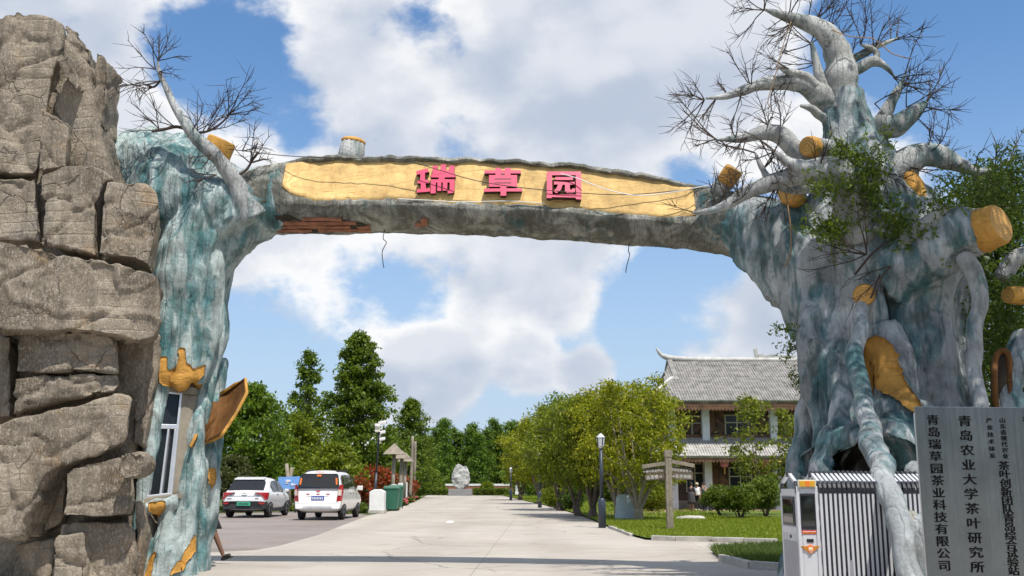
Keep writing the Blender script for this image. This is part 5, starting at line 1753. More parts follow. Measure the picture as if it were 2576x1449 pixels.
# ------------------------------------------------------------------ two-storey tea house
HD = 57.0
MAT['tile'] = simple('grey_tile', (0.23, 0.22, 0.205), .9, var=.45, scale=2.5, bump=.4, stretch=(1, 1, .5))
MAT['tile_pale'] = simple('pale_tile', (0.38, 0.365, 0.34), .9, var=.35, scale=2.5, bump=.4)
MAT['ridge'] = simple('lime_ridge', (0.46, 0.45, 0.42), .9, var=.3, bump=.4)
MAT['plank'] = simple('brown_plank', (0.13, 0.066, 0.034), .75, var=.45, scale=2.2, stretch=(1, 1, 1))
MAT['plank_dark'] = simple('dark_plank', (0.06, 0.036, 0.024), .75, var=.45, scale=3)
MAT['col_white'] = simple('white_column', (0.66, 0.68, 0.70), .6)
MAT['win_frame'] = simple('olive_window_frame', (0.36, 0.34, 0.24), .5)
MAT['door_red'] = simple('maroon_door', (0.13, 0.028, 0.02), .5)
MAT['lantern'] = simple('pink_lantern_paper', (0.60, 0.20, 0.25), .6)
MAT['tassel'] = simple('gold_tassel', (0.55, 0.28, 0.06), .7)
def hx(px, D=HD): return P(px, 1215, D).x
def hz(py, D=HD): return P(1288, py, D).z
house = empty('tea_house', (hx(1850), HD, 0), 'two-storey brown timber house with grey corrugated tile roofs and white columns', 'house')
XL, XR = hx(1690), hx(2230)
ze, zr = hz(1008, HD - 1.6), hz(908, HD + 3.2)
zl0, zl1 = hz(1147, HD - 1.9), hz(1100, HD)
def hbox(a, b, name, mat, parent=house, bevel=0.0):
    m2 = MB(); m2.box2(a, b)
    return m2.build(name, MAT[mat], parent, bevel=bevel)
wall = hbox((XL, HD, 0), (XR, HD + 8, ze + .2), 'wall', 'plank_dark')
# herringbone boards on the wall bays, each a board
def board_bay(x0, x1, z0, z1, mirror):
    n = int((z1 - z0 + (x1 - x0)) / .17)
    xm = (x0 + x1) / 2
    for side in (0, 1):
        a, b = (x0, xm - .02) if side == 0 else (xm + .02, x1)
        w = b - a
        for k in range(-int(w / .17), int((z1 - z0) / .17)):
            zz = z0 + k * .17
            sl = w * .9 * (1 if side == mirror else -1)
            p = [(a, zz - min(0, sl)), (b, zz - min(0, sl) + sl)] if sl > 0 else [(a, zz - sl), (b, zz)]
            (xa, za), (xb, zb) = p
            # clip to bay
            def clipz(xa, za, xb, zb):
                if max(za, zb) < z0 or min(za, zb) > z1 - .16: return None
                def at(z): return xa + (xb - xa) * (z - za) / (zb - za)
                pts = [(xa, za), (xb, zb)]
                o = []
                for (x, z) in pts:
                    if z < z0: o.append((at(z0), z0))
                    elif z > z1 - .16: o.append((at(z1 - .16), z1 - .16))
                    else: o.append((x, z))
                return o
            c = clipz(xa, za, xb, zb)
            if not c or abs(c[0][0] - c[1][0]) < .12: continue
            (xa, za), (xb, zb) = c
            m2 = MB()
            yy = HD - .05 - random.uniform(0, .012)
            f = [Vector((xa, yy, za)), Vector((xb, yy, zb)), Vector((xb, yy, zb + .155)), Vector((xa, yy, za + .155))]
            m2.prism(f, [v + Vector((0, .045, 0)) for v in f])
            m2.build('board', MAT[random.choice(('plank', 'plank', 'plank_dark'))], wall, fix=False)
zf = zl1 - .1
board_bay(hx(1782), hx(1828), zf + .25, ze - .35, 0)
board_bay(hx(1892), hx(1940), zf + .25, ze - .35, 1)
board_bay(hx(1705), hx(1770), zf + .25, ze - .35, 1)
board_bay(hx(1955), hx(2010), zf + .25, ze - .35, 0)
board_bay(hx(1785), hx(1832), .6, zl0 + .1, 0)
board_bay(hx(1896), hx(1960), .6, zl0 + .1, 1)
hbox((XL, HD - .08, 0), (XR, HD, .55), 'plinth', 'cement', house)
def window(px0, py0, px1, py1, mull=1, trans=.33, name='window'):
    x0, x1, z0, z1 = hx(px0), hx(px1), hz(py1), hz(py0)
    o = hbox((x0, HD - .035, z0), (x1, HD - .005, z1), name, 'dark_glass')
    t = .06
    for (a, b) in (((x0 - t, z0 - t), (x1 + t, z0)), ((x0 - t, z1), (x1 + t, z1 + t)), ((x0 - t, z0), (x0, z1)), ((x1, z0), (x1 + t, z1)), (((x0 + x1) / 2 - t / 2, z0), ((x0 + x1) / 2 + t / 2, z1))):
        hbox((a[0], HD - .10, a[1]), (b[0], HD - .005, b[1]), 'frame_bar', 'win_frame', o)
    zt = z1 - (z1 - z0) * trans
    for (a, b) in ((x0, (x0 + x1) / 2 - t / 2), ((x0 + x1) / 2 + t / 2, x1)):
        hbox((a, HD - .095, zt - t / 2), (b, HD - .01, zt + t / 2), 'frame_bar', 'win_frame', o)
    return o
window(1831, 1046, 1888, 1098)
window(1722, 1048, 1768, 1098)
window(1958, 1046, 2004, 1096)
window(1836, 1178, 1889, 1240)
window(1770, 1170, 1770 + 0.1, 1171) if False else None
window(1728, 1168, 1768, 1235)
d1 = hbox((hx(1682), HD - .12, 0), (hx(1700), HD - .005, hz(1168)), 'door', 'door_red')
for k in range(3):
    hbox((hx(1684), HD - .15, .25 + k * .75), (hx(1698), HD - .125, .8 + k * .75), 'door_panel', 'plank_dark', d1)
for px in (1778, 1950, 2120, 1692):
    hbox((hx(px) - .2, HD - .42, zl1 - .3), (hx(px) + .2, HD - .02, ze + .1), 'column', 'col_white')
    hbox((hx(px) - .2, HD - .62, 0), (hx(px) + .2, HD - .22, zl0 + .15), 'column', 'col_white')
hbox((XL, HD - .14, zl1 - .02), (XR, HD - .0, zl1 + .16), 'floor_band', 'plank')
# roofs with rows of half-round tiles
def tile_slope(name, x0, x1, ya, za, yb, zb, mat, pitch=.15, clip=None):
    """slope from eave (ya, za) to top (yb, zb)"""
    L = math.hypot(yb - ya, zb - za)
    d = Vector((0, yb - ya, zb - za)).normalized()
    n_ = Vector((0, -d.z, d.y))
    m2 = MB()
    A, B = Vector((x0, ya, za)), Vector((x1, ya, za))
    lo = [A, B, B + d * L, A + d * L]
    if clip: lo = clip
    m2.prism([v + n_ * .0 for v in lo], [v - n_ * .12 for v in lo])
    s = m2.build(name, MAT[mat], house)
    rb = MB()
    n = int((x1 - x0) / pitch)
    cuts = 7
    for k in range(n):
        x = x0 + (k + .5) * pitch
        for c in range(cuts):
            t0, t1 = c / cuts, (c + 1) / cuts
            lft = random.uniform(0, .014)
            p0 = Vector((x, ya, za)) + d * (L * t0 - .04); p1 = Vector((x, ya, za)) + d * (L * t1)
            if clip and not in_poly(x, (p0.z + p1.z) / 2, [(q.x, q.z) for q in clip]): continue
            w = pitch * .32
            vs = []
            for (p, up) in ((p0, .055 + lft), (p1, .035 + lft)):
                vs += [p + Vector((-w, 0, 0)) + n_ * .002, p + Vector((-w * .6, 0, 0)) + n_ * up * .85, p + Vector((w * .6, 0, 0)) + n_ * up * .85, p + Vector((w, 0, 0)) + n_ * .002]
            rb.add(vs, [(0, 1, 5, 4), (1, 2, 6, 5), (2, 3, 7, 6), (0, 3, 2, 1)])
    r_ = rb.build('tile_rows', MAT[mat], s, fix=False)
    r_['kind'] = 'stuff'
    return s
ye = HD - 1.7; yr = HD + 3.2
xg = hx(1692, yr)
clip = [Vector((hx(1668, ye), ye, ze)), Vector((XR + 1, ye, ze)), Vector((XR + 1, yr, zr)), Vector((xg, yr, zr)), Vector((hx(1684, HD), HD + .9, ze + (zr - ze) * .53))]
tile_slope('main_roof', hx(1660, ye), XR + 1, ye, ze, yr, zr, 'tile', clip=clip)
tile_slope('lower_roof', XL - 1.2, XR + 1, HD - 2.0, zl0, HD - .05, zl1, 'tile_pale')
rf = MB(); rf.prism([Vector((xg, yr, zr - .05)), Vector((XR + 1, yr, zr - .05)), Vector((XR + 1, yr + 5, ze)), Vector((xg - 1, yr + 5, ze))], [Vector((xg, yr, zr - .2)), Vector((XR + 1, yr, zr - .2)), Vector((XR + 1, yr + 5, ze - .15)), Vector((xg - 1, yr + 5, ze - .15))])
rf.build('rear_roof', MAT['tile'], house)
# hip end towards the road with dark gable
xh = hx(1632, HD)
gz = ze + (zr - ze) * .50
hp = MB()
hp.prism([Vector((xh, ye, ze)), Vector((xg - .25, HD + .9, gz)), Vector((xg - .25, yr + 2.3, gz)), Vector((xh, yr + 5, ze))], [Vector((xh, ye, ze - .14)), Vector((xg - .25, HD + .9, gz - .14)), Vector((xg - .25, yr + 2.3, gz - .14)), Vector((xh, yr + 5, ze - .14))])
hip = hp.build('hip_roof', MAT['tile'], house)
gb = MB(); gb.prism([Vector((xg + .25, HD + .9, gz - .1)), Vector((xg + .25, yr, zr - .1)), Vector((xg + .25, yr + 2.4, gz - .1))], [Vector((xg + .5, HD + .9, gz - .1)), Vector((xg + .5, yr, zr - .1)), Vector((xg + .5, yr + 2.4, gz - .1))])
gb.build('gable', MAT['plank_dark'], house)
for (a, b) in (((HD + .7, gz - .05), (yr, zr + .05)), ((yr + 2.6, gz - .05), (yr, zr + .05))):
    m2 = MB(); m2.bar((xg + .02, a[0], a[1]), (xg + .02, b[0], b[1]), .3, .16)
    m2.build('bargeboard', MAT['tile'], house)
# ridge with upswept end and ornament
rp = [Vector((xg - .75, yr, zr + .8)), Vector((xg - .5, yr, zr + .42)), Vector((xg - .1, yr, zr + .22)), Vector((xg + .8, yr, zr + .12)), Vector((xg + 3, yr, zr + .06)), Vector((XR + 1, yr, zr + .06))]
m2 = MB(); m2.tube(rp, [.05, .12, .17, .17, .16, .16], 8, 4)
rg_ = m2.build('ridge', MAT['ridge'], house, True)
for k in range(14):
    x = hx(1915, yr) + k * .18
    m2 = MB(); hgt = .18 + .22 * abs(noise.noise(Vector((k * .7, 0, 0)))) + (.5 if k == 0 else 0)
    m2.prism([Vector((x, yr - .06, zr + .1)), Vector((x + .16, yr - .06, zr + .1)), Vector((x + .12, yr - .06, zr + .16 + hgt)), Vector((x + (.0 if k else -.1), yr - .06, zr + .16 + hgt * .8))], [Vector((x, yr + .06, zr + .1)), Vector((x + .16, yr + .06, zr + .1)), Vector((x + .12, yr + .06, zr + .16 + hgt)), Vector((x + (.0 if k else -.1), yr + .06, zr + .16 + hgt * .8))])
    m2.build('ridge_ornament', MAT['ridge'], rg_)
m2 = MB(); m2.bar(Vector((xh - .1, ye - .1, ze + .1)), Vector((xg - .2, HD + .9, gz + .12)), .22, .2)
m2.build('hip_ridge', MAT['ridge'], hip)
# scalloped fascia under both eaves
def scallop(x0, x1, y, z, n, h, parent):
    w = (x1 - x0) / n
    for k in range(n):
        m2 = MB()
        cx_ = x0 + (k + .5) * w
        pts = [Vector((cx_ - w * .49, y, z)), Vector((cx_ + w * .49, y, z)), Vector((cx_ + w * .49, y, z - h * .5)), Vector((cx_ + w * .25, y, z - h * .9)), Vector((cx_, y, z - h)), Vector((cx_ - w * .25, y, z - h * .9)), Vector((cx_ - w * .49, y, z - h * .5))]
        m2.prism(pts, [p + Vector((0, .04, 0)) for p in pts])
        m2.build('fascia_scallop', MAT['plank'], parent, fix=False)
hbox((XL - 1, ye + .05, ze - .32), (XR, ye + .12, ze - .14), 'fascia', 'plank')
scallop(XL - 1, hx(2020), ye + .06, ze - .30, 44, .26, house)
scallop(XL - 1.2, hx(2020), HD - 1.94, zl0 - .12, 44, .24, house)
hbox((XL - 1.2, HD - 1.9, zl0 - .16), (XR, HD - .1, zl0 - .10), 'soffit', 'plank_dark')
for i, (px, py, lab) in enumerate(((1822, 1164, 'left of the two pink paper lanterns under the lower eave of the house'), (1928, 1164, 'right of the two pink paper lanterns under the lower eave of the house'))):
    p = P(px, py, HD - 1.3)
    lt = empty('paper_lantern', p, lab, 'lantern', 'pink lanterns on the house')
    m2 = MB(); m2.lathe(p - Vector((0, 0, .24)), [(.10, 0), (.20, .04), (.23, .14), (.23, .34), (.20, .44), (.10, .48)], 12)
    m2.build('shade', MAT['lantern'], lt, True)
    m2 = MB(); m2.tube([p + Vector((0, 0, .24)), Vector((p.x, p.y, zl0 - .1))], .012, 4); m2.build('cord', MAT['wire'], lt)
    m2 = MB(); m2.tube([p - Vector((0, 0, .25)), p - Vector((0, 0, .62))], [.03, .045], 6); m2.build('tassel', MAT['tassel'], lt)
# ------------------------------------------------------------------ vehicles
def car_paint(name, col):
    return simple(name, col, .28, 0, var=.03, coat=.8, spec=.5)
MAT['car_white'] = car_paint('car_white', (0.82, 0.83, 0.84))
MAT['van_white'] = car_paint('van_white', (0.80, 0.79, 0.76))
MAT['trim'] = simple('black_trim', (0.02, 0.02, 0.022), .5)
MAT['tyre'] = simple('tyre_rubber', (0.016, 0.016, 0.017), .85)
MAT['rim'] = simple('alloy_rim', (0.35, 0.36, 0.37), .35, .7)
MAT['tail'] = simple('tail_light_red', (0.33, 0.012, 0.012), .15, spec=.8)
MAT['tail_clear'] = simple('tail_light_clear', (0.60, 0.52, 0.45), .2, spec=.8)
MAT['car_glass'] = simple('car_glass', (0.012, 0.014, 0.017), .04, spec=.6)
MAT['plate_green'] = simple('green_plate', (0.06, 0.45, 0.26), .5)
MAT['plate_blue'] = simple('blue_plate', (0.02, 0.07, 0.38), .5)
MAT['chrome'] = simple('chrome', (0.6, 0.6, 0.6), .12, 1.0)
MAT['sticker_white'] = simple('sticker_white', (0.75, 0.72, 0.7), .5)

class Car:
    def __init__(s, name, base, yaw, sc, label, paint, group='cars parked left of the road'):
        s.root = empty(name, base, label, 'car', group)
        s.M = Matrix.Translation(base) @ Matrix.Rotation(yaw, 4, 'Z') @ Matrix.Scale(sc, 4)
        s.paint = paint
    def w(s, p): return s.M @ Vector(p)
    def body(s, st):
        """st: list of (y, [(halfwidth, z) ...bottom to top])"""
        vs, fs = [], []
        K = len(st[0][1])
        ring = []
        for y, pr in st:
            r = [(x, z) for x, z in pr]
            full = [(x, y, z) for x, z in r] + [(-x, y, z) for x, z in r[::-1]]
            ring.append(len(full))
            vs += [s.w(q) for q in full]
        n = 2 * K
        for i in range(len(st) - 1):
            for k in range(n):
                k2 = (k + 1) % n
                fs.append((i * n + k, (i + 1) * n + k, (i + 1) * n + k2, i * n + k2))
        fs.append(list(range(n))[::-1]); fs.append([(len(st) - 1) * n + k for k in range(n)])
        me = bpy.data.meshes.new('body'); me.from_pydata(vs, [], fs)
        bm = bmesh.new(); bm.from_mesh(me); bmesh.ops.recalc_face_normals(bm, faces=bm.faces); bm.to_mesh(me); bm.free()
        o = link_mesh('body', me, MAT[s.paint], s.root, True)
        sb = o.modifiers.new('s', 'SUBSURF'); sb.levels = 2; sb.render_levels = 2
        s.bodyo = o
        return o
    def slab(s, name, pts, mat, th=.03, d=(0, 1, 0), parent=None, bevel=0.0, smooth=False):
        f = [s.w(p) for p in pts]
        dv = s.M.to_3x3() @ Vector(d) * th
        m2 = MB(); m2.prism(f, [v + dv for v in f])
        return m2.build(name, MAT[mat], parent or s.root, smooth, bevel)
    def wheel(s, x, y, r=.32, wd=.2):
        side = 1 if x > 0 else -1
        ax = (s.M.to_3x3() @ Vector((side, 0, 0))).normalized()
        sc = s.M.to_scale().x
        wroot = MB()
        c = s.w((x, y, r))
        wroot.lathe(c - ax * wd * sc, [(r * .7 * sc, 0), (r * .96 * sc, .01), (r * sc, .04), (r * sc, wd * sc - .04), (r * .96 * sc, wd * sc - .01), (r * .68 * sc, wd * sc)], 20, ax)
        o = wroot.build('wheel', MAT['tyre'], s.root, True)
        m2 = MB(); m2.lathe(c - ax * .03 * sc, [(r * .66 * sc, 0), (r * .64 * sc, .035 * sc), (r * .2 * sc, .02 * sc), (r * .12 * sc, .035 * sc)], 18, ax)
        m2.build('rim', MAT['rim'], o, True)
        for k in range(5):
            a = k * 6.283 / 5
            up = (s.M.to_3x3() @ Vector((0, math.cos(a), math.sin(a)))).normalized()
            m2 = MB(); m2.bar(c + ax * .008 * sc + up * r * .2 * sc, c + ax * .008 * sc + up * r * .6 * sc, .03, .05)
            m2.build('spoke', MAT['tyre'], o)

# -- white electric hatchback
b = G(618, 1303); b.z = -.002
car = Car('parked_car', Vector((b.x - .1, b.y, 0)), R(-2), 1.13, 'white electric hatchback with green plate parked left of the van', 'car_white')
def prof(zb, sill, mid, belt, roof, ws, wm, wb, wr):
    return [(.0, zb), (ws * .8, zb), (ws, sill), (wm, mid), (wm, (mid + belt) / 2 + .02), (wb, belt), (wr + (wb - wr) * .12, belt + (roof - belt) * .86), (wr * .8, roof), (.0, roof + .012)]
car.body([
    (.00, prof(.42, .46, .58, .70, .74, .70, .76, .76, .70)),
    (.03, prof(.38, .44, .62, .80, .84, .78, .84, .84, .78)),
    (.10, prof(.33, .42, .62, .88, .98, .80, .86, .84, .76)),
    (.20, prof(.30, .40, .62, .98, 1.06, .80, .865, .83, .74)),
    (.36, prof(.28, .36, .62, 1.00, 1.14, .80, .865, .83, .70)),
    (.74, prof(.24, .34, .62, 1.00, 1.49, .80, .865, .82, .60)),
    (1.0, prof(.22, .32, .62, 1.00, 1.55, .80, .865, .82, .60)),
    (1.8, prof(.22, .32, .62, .98, 1.57, .80, .865, .82, .60)),
    (2.5, prof(.22, .32, .62, .96, 1.52, .80, .865, .82, .60)),
    (3.15, prof(.22, .32, .62, .95, 1.12, .80, .865, .82, .66)),
    (3.7, prof(.24, .34, .60, .90, .97, .78, .85, .78, .62)),
    (4.0, prof(.30, .40, .58, .76, .80, .70, .76, .68, .5)),
])
car.slab('rear_glass', [(-.70, .17, 1.075), (.70, .17, 1.075), (.64, .56, 1.44), (.54, .60, 1.475), (-.54, .60, 1.475), (-.64, .56, 1.44)], 'car_glass', .14, (0, .7, -.7), bevel=.012)
car.slab('spoiler', [(-.60, .54, 1.50), (.60, .54, 1.50), (.58, .95, 1.575), (-.58, .95, 1.575)], 'car_white', .035, (0, 0, -1), bevel=.01)
for s_ in (-1, 1):
    car.slab('tail_light', [(s_ * .38, -.02, .985), (s_ * .80, .03, .98), (s_ * .90, .16, .965), (s_ * .87, .03, .70), (s_ * .80, -.01, .70), (s_ * .68, -.02, .87)], 'tail', .16, (0, 1, 0), bevel=.008)
    car.slab('reflector', [(s_ * .56, -.075, .585), (s_ * .82, -.03, .60), (s_ * .81, -.03, .53), (s_ * .66, -.07, .515)], 'tail', .08)
    car.slab('side_window', [(s_ * .826, 1.10, 1.00), (s_ * .826, 1.80, .985), (s_ * .70, 1.80, 1.44), (s_ * .70, 1.25, 1.42), (s_ * .77, .95, 1.22)], 'car_glass', .02, (-s_, 0, 0))
    car.slab('side_window', [(s_ * .826, 1.88, .985), (s_ * .826, 2.75, .965), (s_ * .755, 2.62, 1.20), (s_ * .70, 2.2, 1.42), (s_ * .70, 1.88, 1.44)], 'car_glass', .02, (-s_, 0, 0))
    for y in (1.62, 2.55):
        car.slab('door_handle', [(s_ * .868, y, .88), (s_ * .868, y + .18, .88), (s_ * .868, y + .18, .905), (s_ * .868, y, .905)], 'chrome', .03, (-s_, 0, 0))
    m_ = car.slab('mirror', [(s_ * .84, 2.72, .98), (s_ * 1.02, 2.70, .98), (s_ * 1.03, 2.70, 1.09), (s_ * .86, 2.72, 1.10)], 'car_white', .12, (0, 1, 0), bevel=.03)
    for y in (.72, 3.28):
        car.wheel(s_ * .86, y, .33)
        car.slab('wheel_arch', [(s_ * .845, y + .42 * math.cos(a), .32 + .42 * math.sin(a)) for a in [R(q) for q in range(-10, 191, 20)]], 'trim', .05, (-s_, 0, 0))
    car.slab('sill', [(s_ * .83, 1.0, .22), (s_ * .83, 2.95, .22), (s_ * .83, 2.95, .34), (s_ * .83, 1.0, .34)], 'trim', .04, (-s_, 0, 0))
bp = car.slab('rear_bumper', [(-.82, -.04, .33), (.82, -.04, .33), (.88, .01, .62), (.50, -.065, .64), (-.50, -.065, .64), (-.88, .01, .62)], 'trim', .25, bevel=.02)
pl = car.slab('number_plate', [(-.26, -.085, .47), (.26, -.085, .47), (.26, -.085, .61), (-.26, -.085, .61)], 'plate_green', .02)
for k in range(7):
    x = -.20 + k * .06
    car.slab('plate_mark', [(x, -.092, .50), (x + .035, -.092, .50), (x + .035, -.092, .58), (x, -.092, .58)], 'trim', .008, parent=pl)
car.slab('tail_seam', [(-.60, -.012, .86), (.60, -.012, .86), (.60, -.012, .872), (-.60, -.012, .872)], 'trim', .02)
car.slab('badge', [(-.10, -.01, .925), (.10, -.01, .925), (.10, -.01, .955), (-.10, -.01, .955)], 'chrome', .03)
car.slab('badge', [(-.68, -.012, .745), (-.50, -.012, .745), (-.50, -.012, .765), (-.68, -.012, .765)], 'chrome', .03)
car.slab('badge', [(.42, -.012, .745), (.56, -.012, .745), (.56, -.012, .765), (.42, -.012, .765)], 'chrome', .03)
car.slab('underbody', [(-.7, .3, .24), (.7, .3, .24), (.7, 3.6, .24), (-.7, 3.6, .24)], 'trim', .2, (0, 0, 1))

# -- white minivan
b = G(797, 1309)
van = Car('parked_van', Vector((b.x, b.y, 0)), R(-2), 1.14, 'white minivan with blue plate and red tail lights parked beside the red shrubs', 'van_white')
van.root['category'] = 'van'
def vp(zb, sill, mid, belt, roof, ws, wm, wb, wr):
    return prof(zb, sill, mid, belt, roof, ws, wm, wb, wr)
van.body([
    (.00, vp(.42, .46, .52, .58, .60, .72, .78, .76, .72)),
    (.03, vp(.36, .42, .58, .72, .76, .80, .84, .83, .78)),
    (.09, vp(.32, .40, .62, 1.02, 1.10, .80, .845, .835, .78)),
    (.15, vp(.30, .40, .62, 1.08, 1.30, .80, .845, .83, .74)),
    (.28, vp(.28, .38, .62, 1.08, 1.68, .80, .845, .83, .68)),
    (.42, vp(.26, .36, .62, 1.08, 1.75, .80, .845, .83, .66)),
    (1.0, vp(.24, .34, .62, 1.06, 1.79, .80, .845, .83, .66)),
    (2.3, vp(.24, .34, .62, 1.04, 1.78, .80, .845, .83, .66)),
    (2.9, vp(.24, .34, .62, 1.02, 1.66, .80, .845, .83, .66)),
    (3.55, vp(.24, .34, .62, 1.00, 1.14, .80, .845, .82, .70)),
    (4.2, vp(.26, .36, .60, .88, .96, .78, .83, .76, .6)),
    (4.4, vp(.34, .42, .56, .74, .78, .68, .74, .64, .5)),
])
van.slab('rear_glass', [(-.74, .04, 1.13), (.74, .04, 1.13), (.755, .055, 1.20), (.68, .17, 1.62), (.63, .185, 1.665), (-.63, .185, 1.665), (-.68, .17, 1.62), (-.755, .055, 1.20)], 'car_glass', .10, (0, 1, 0))
for s_ in (-1, 1):
    t_ = van.slab('tail_light', [(s_ * .69, -.02, .68), (s_ * .86, .04, .68), (s_ * .89, .10, .95), (s_ * .87, .14, 1.26), (s_ * .78, .04, 1.26), (s_ * .73, .0, 1.0)], 'tail', .16, bevel=.01)
    van.slab('tail_lens', [(s_ * .735, -.035, .88), (s_ * .85, .015, .88), (s_ * .86, .03, 1.08), (s_ * .76, -.015, 1.08)], 'tail_clear', .08, parent=t_)
    van.slab('side_window', [(s_ * .835, .42, 1.12), (s_ * .835, 1.15, 1.11), (s_ * .735, 1.15, 1.62), (s_ * .735, .55, 1.60)], 'car_glass', .02, (-s_, 0, 0))
    van.slab('side_window', [(s_ * .835, 1.23, 1.11), (s_ * .835, 2.1, 1.10), (s_ * .735, 2.1, 1.62), (s_ * .735, 1.23, 1.62)], 'car_glass', .02, (-s_, 0, 0))
    van.slab('side_window', [(s_ * .835, 2.18, 1.10), (s_ * .835, 3.05, 1.08), (s_ * .78, 2.88, 1.40), (s_ * .735, 2.7, 1.60), (s_ * .735, 2.18, 1.62)], 'car_glass', .02, (-s_, 0, 0))
    van.slab('mirror', [(s_ * .84, 2.95, 1.06), (s_ * 1.08, 2.92, 1.04), (s_ * 1.10, 2.92, 1.22), (s_ * .88, 2.95, 1.22)], 'van_white', .12, bevel=.03)
    van.slab('roof_rail', [(s_ * .55, .5, 1.73), (s_ * .58, .5, 1.73), (s_ * .58, 2.4, 1.75), (s_ * .55, 2.4, 1.75)], 'steel_dark', .06, (0, 0, 1))
    van.slab('sticker', [(s_ * .64, .06, 1.27), (s_ * .70, .06, 1.27), (s_ * .67, .12, 1.50), (s_ * .61, .12, 1.50)], 'orange', .01, (0, -1, 0))
    for y in (1.7, 2.35):
        van.slab('door_handle', [(s_ * .85, y, .93), (s_ * .85, y + .18, .93), (s_ * .85, y + .18, .96), (s_ * .85, y, .96)], 'chrome', .03, (-s_, 0, 0))
    for y in (.78, 3.5):
        van.wheel(s_ * .84, y, .31)
        van.slab('wheel_arch', [(s_ * .828, y + .39 * math.cos(a), .31 + .39 * math.sin(a)) for a in [R(q) for q in range(-10, 191, 20)]], 'trim', .05, (-s_, 0, 0))
pl = van.slab('number_plate', [(-.23, .005, .71), (.23, .005, .71), (.23, .012, .85), (-.23, .012, .85)], 'plate_blue', .04)
for k in range(7):
    x = -.195 + k * .058
    van.slab('plate_mark', [(x, -.004, .74), (x + .034, -.004, .74), (x + .034, .002, .82), (x, .002, .82)], 'sticker_white', .008, parent=pl)
for x in (-.43, -.06, .30):
    van.slab('reflective_strip', [(x, .048, .905), (x + .12, .048, .905), (x + .12, .052, .945), (x, .052, .945)], 'tail', .02)
van.slab('plate_lamp_bar', [(-.40, .03, .87), (.40, .03, .87), (.40, .04, .895), (-.40, .04, .895)], 'van_white', .05, bevel=.005)
bd = MB()
for s_ in (-1, 1):
    van.slab('badge', [(0, .055, 1.03), (s_ * .03, .055, 1.05), (s_ * .08, .055, 1.08), (s_ * .06, .055, 1.045), (s_ * .03, .055, 1.015), (0, .055, 1.0)], 'red', .03)
van.slab('brake_lamp', [(-.16, .215, 1.70), (.16, .215, 1.70), (.16, .235, 1.73), (-.16, .235, 1.73)], 'tail', .03)
van.slab('window_sticker', [(-.08, .13, 1.56), (.08, .13, 1.56), (.08, .15, 1.62), (-.08, .15, 1.62)], 'orange', .012, (0, -1, 0))
van.slab('bumper', [(-.80, -.02, .40), (.80, -.02, .40), (.82, .0, .56), (-.82, .0, .56)], 'van_white', .12, bevel=.03)
van.slab('bumper_insert', [(-.55, -.03, .42), (.55, -.03, .42), (.50, -.03, .50), (-.50, -.03, .50)], 'gate_panel', .03)
van.slab('tail_seam', [(-.72, .028, .60), (.72, .028, .60), (.72, .028, .612), (-.72, .028, .612)], 'trim', .02)
van.slab('underbody', [(-.7, .3, .26), (.7, .3, .26), (.7, 3.9, .26), (-.7, 3.9, .26)], 'trim', .2, (0, 0, 1))

# ------------------------------------------------------------------ things along the left of the road
def post_thing(name, base, label, cat, group=None): return empty(name, base, label, cat, group)
# camera pole
p0 = G(940, 1291); D0 = p0.y
pole = empty('camera_pole', p0, 'thin dark pole with white security cameras beside the green bins', 'camera pole')
topp = P(955, 1066, D0)
m2 = MB(); m2.tube([p0, p0.lerp(topp, .45)], [.085, .075], 10); m2.build('pole', MAT['steel_dark'], pole, True)
m2 = MB(); m2.tube([p0.lerp(topp, .45), topp], [.055, .05], 10); m2.build('pole_top', MAT['steel_dark'], pole, True)
def cctv(px, py, dx, L=.42):
    c = P(px, py, D0 - .2)
    m2 = MB(); m2.box(c, (L, .16, .15), Matrix.Rotation(R(-12 * dx), 3, 'Y')); q = m2.build('camera', MAT['sticker_white'], pole, bevel=.03)
    m2 = MB(); m2.lathe(c + Vector((dx * L / 2, 0, 0)), [(.06, 0), (.06, .03), (.03, .035)], 10, Vector((dx, 0, 0))); m2.build('lens', MAT['black'], q)
    m2 = MB(); m2.bar(c + Vector((-dx * L * .3, 0, -.05)), P(955, py + 12, D0), .05, .05); m2.build('bracket', MAT['sticker_white'], pole)
cctv(962, 1063, 1, .42); cctv(950, 1070, -1, .28); cctv(963, 1087, 1, .28); cctv(962, 1104, 1, .3)
m2 = MB(); m2.box(P(950, 1078, D0 - .1), (.25, .2, .35)); m2.build('junction_box', MAT['cream'], pole, bevel=.02)

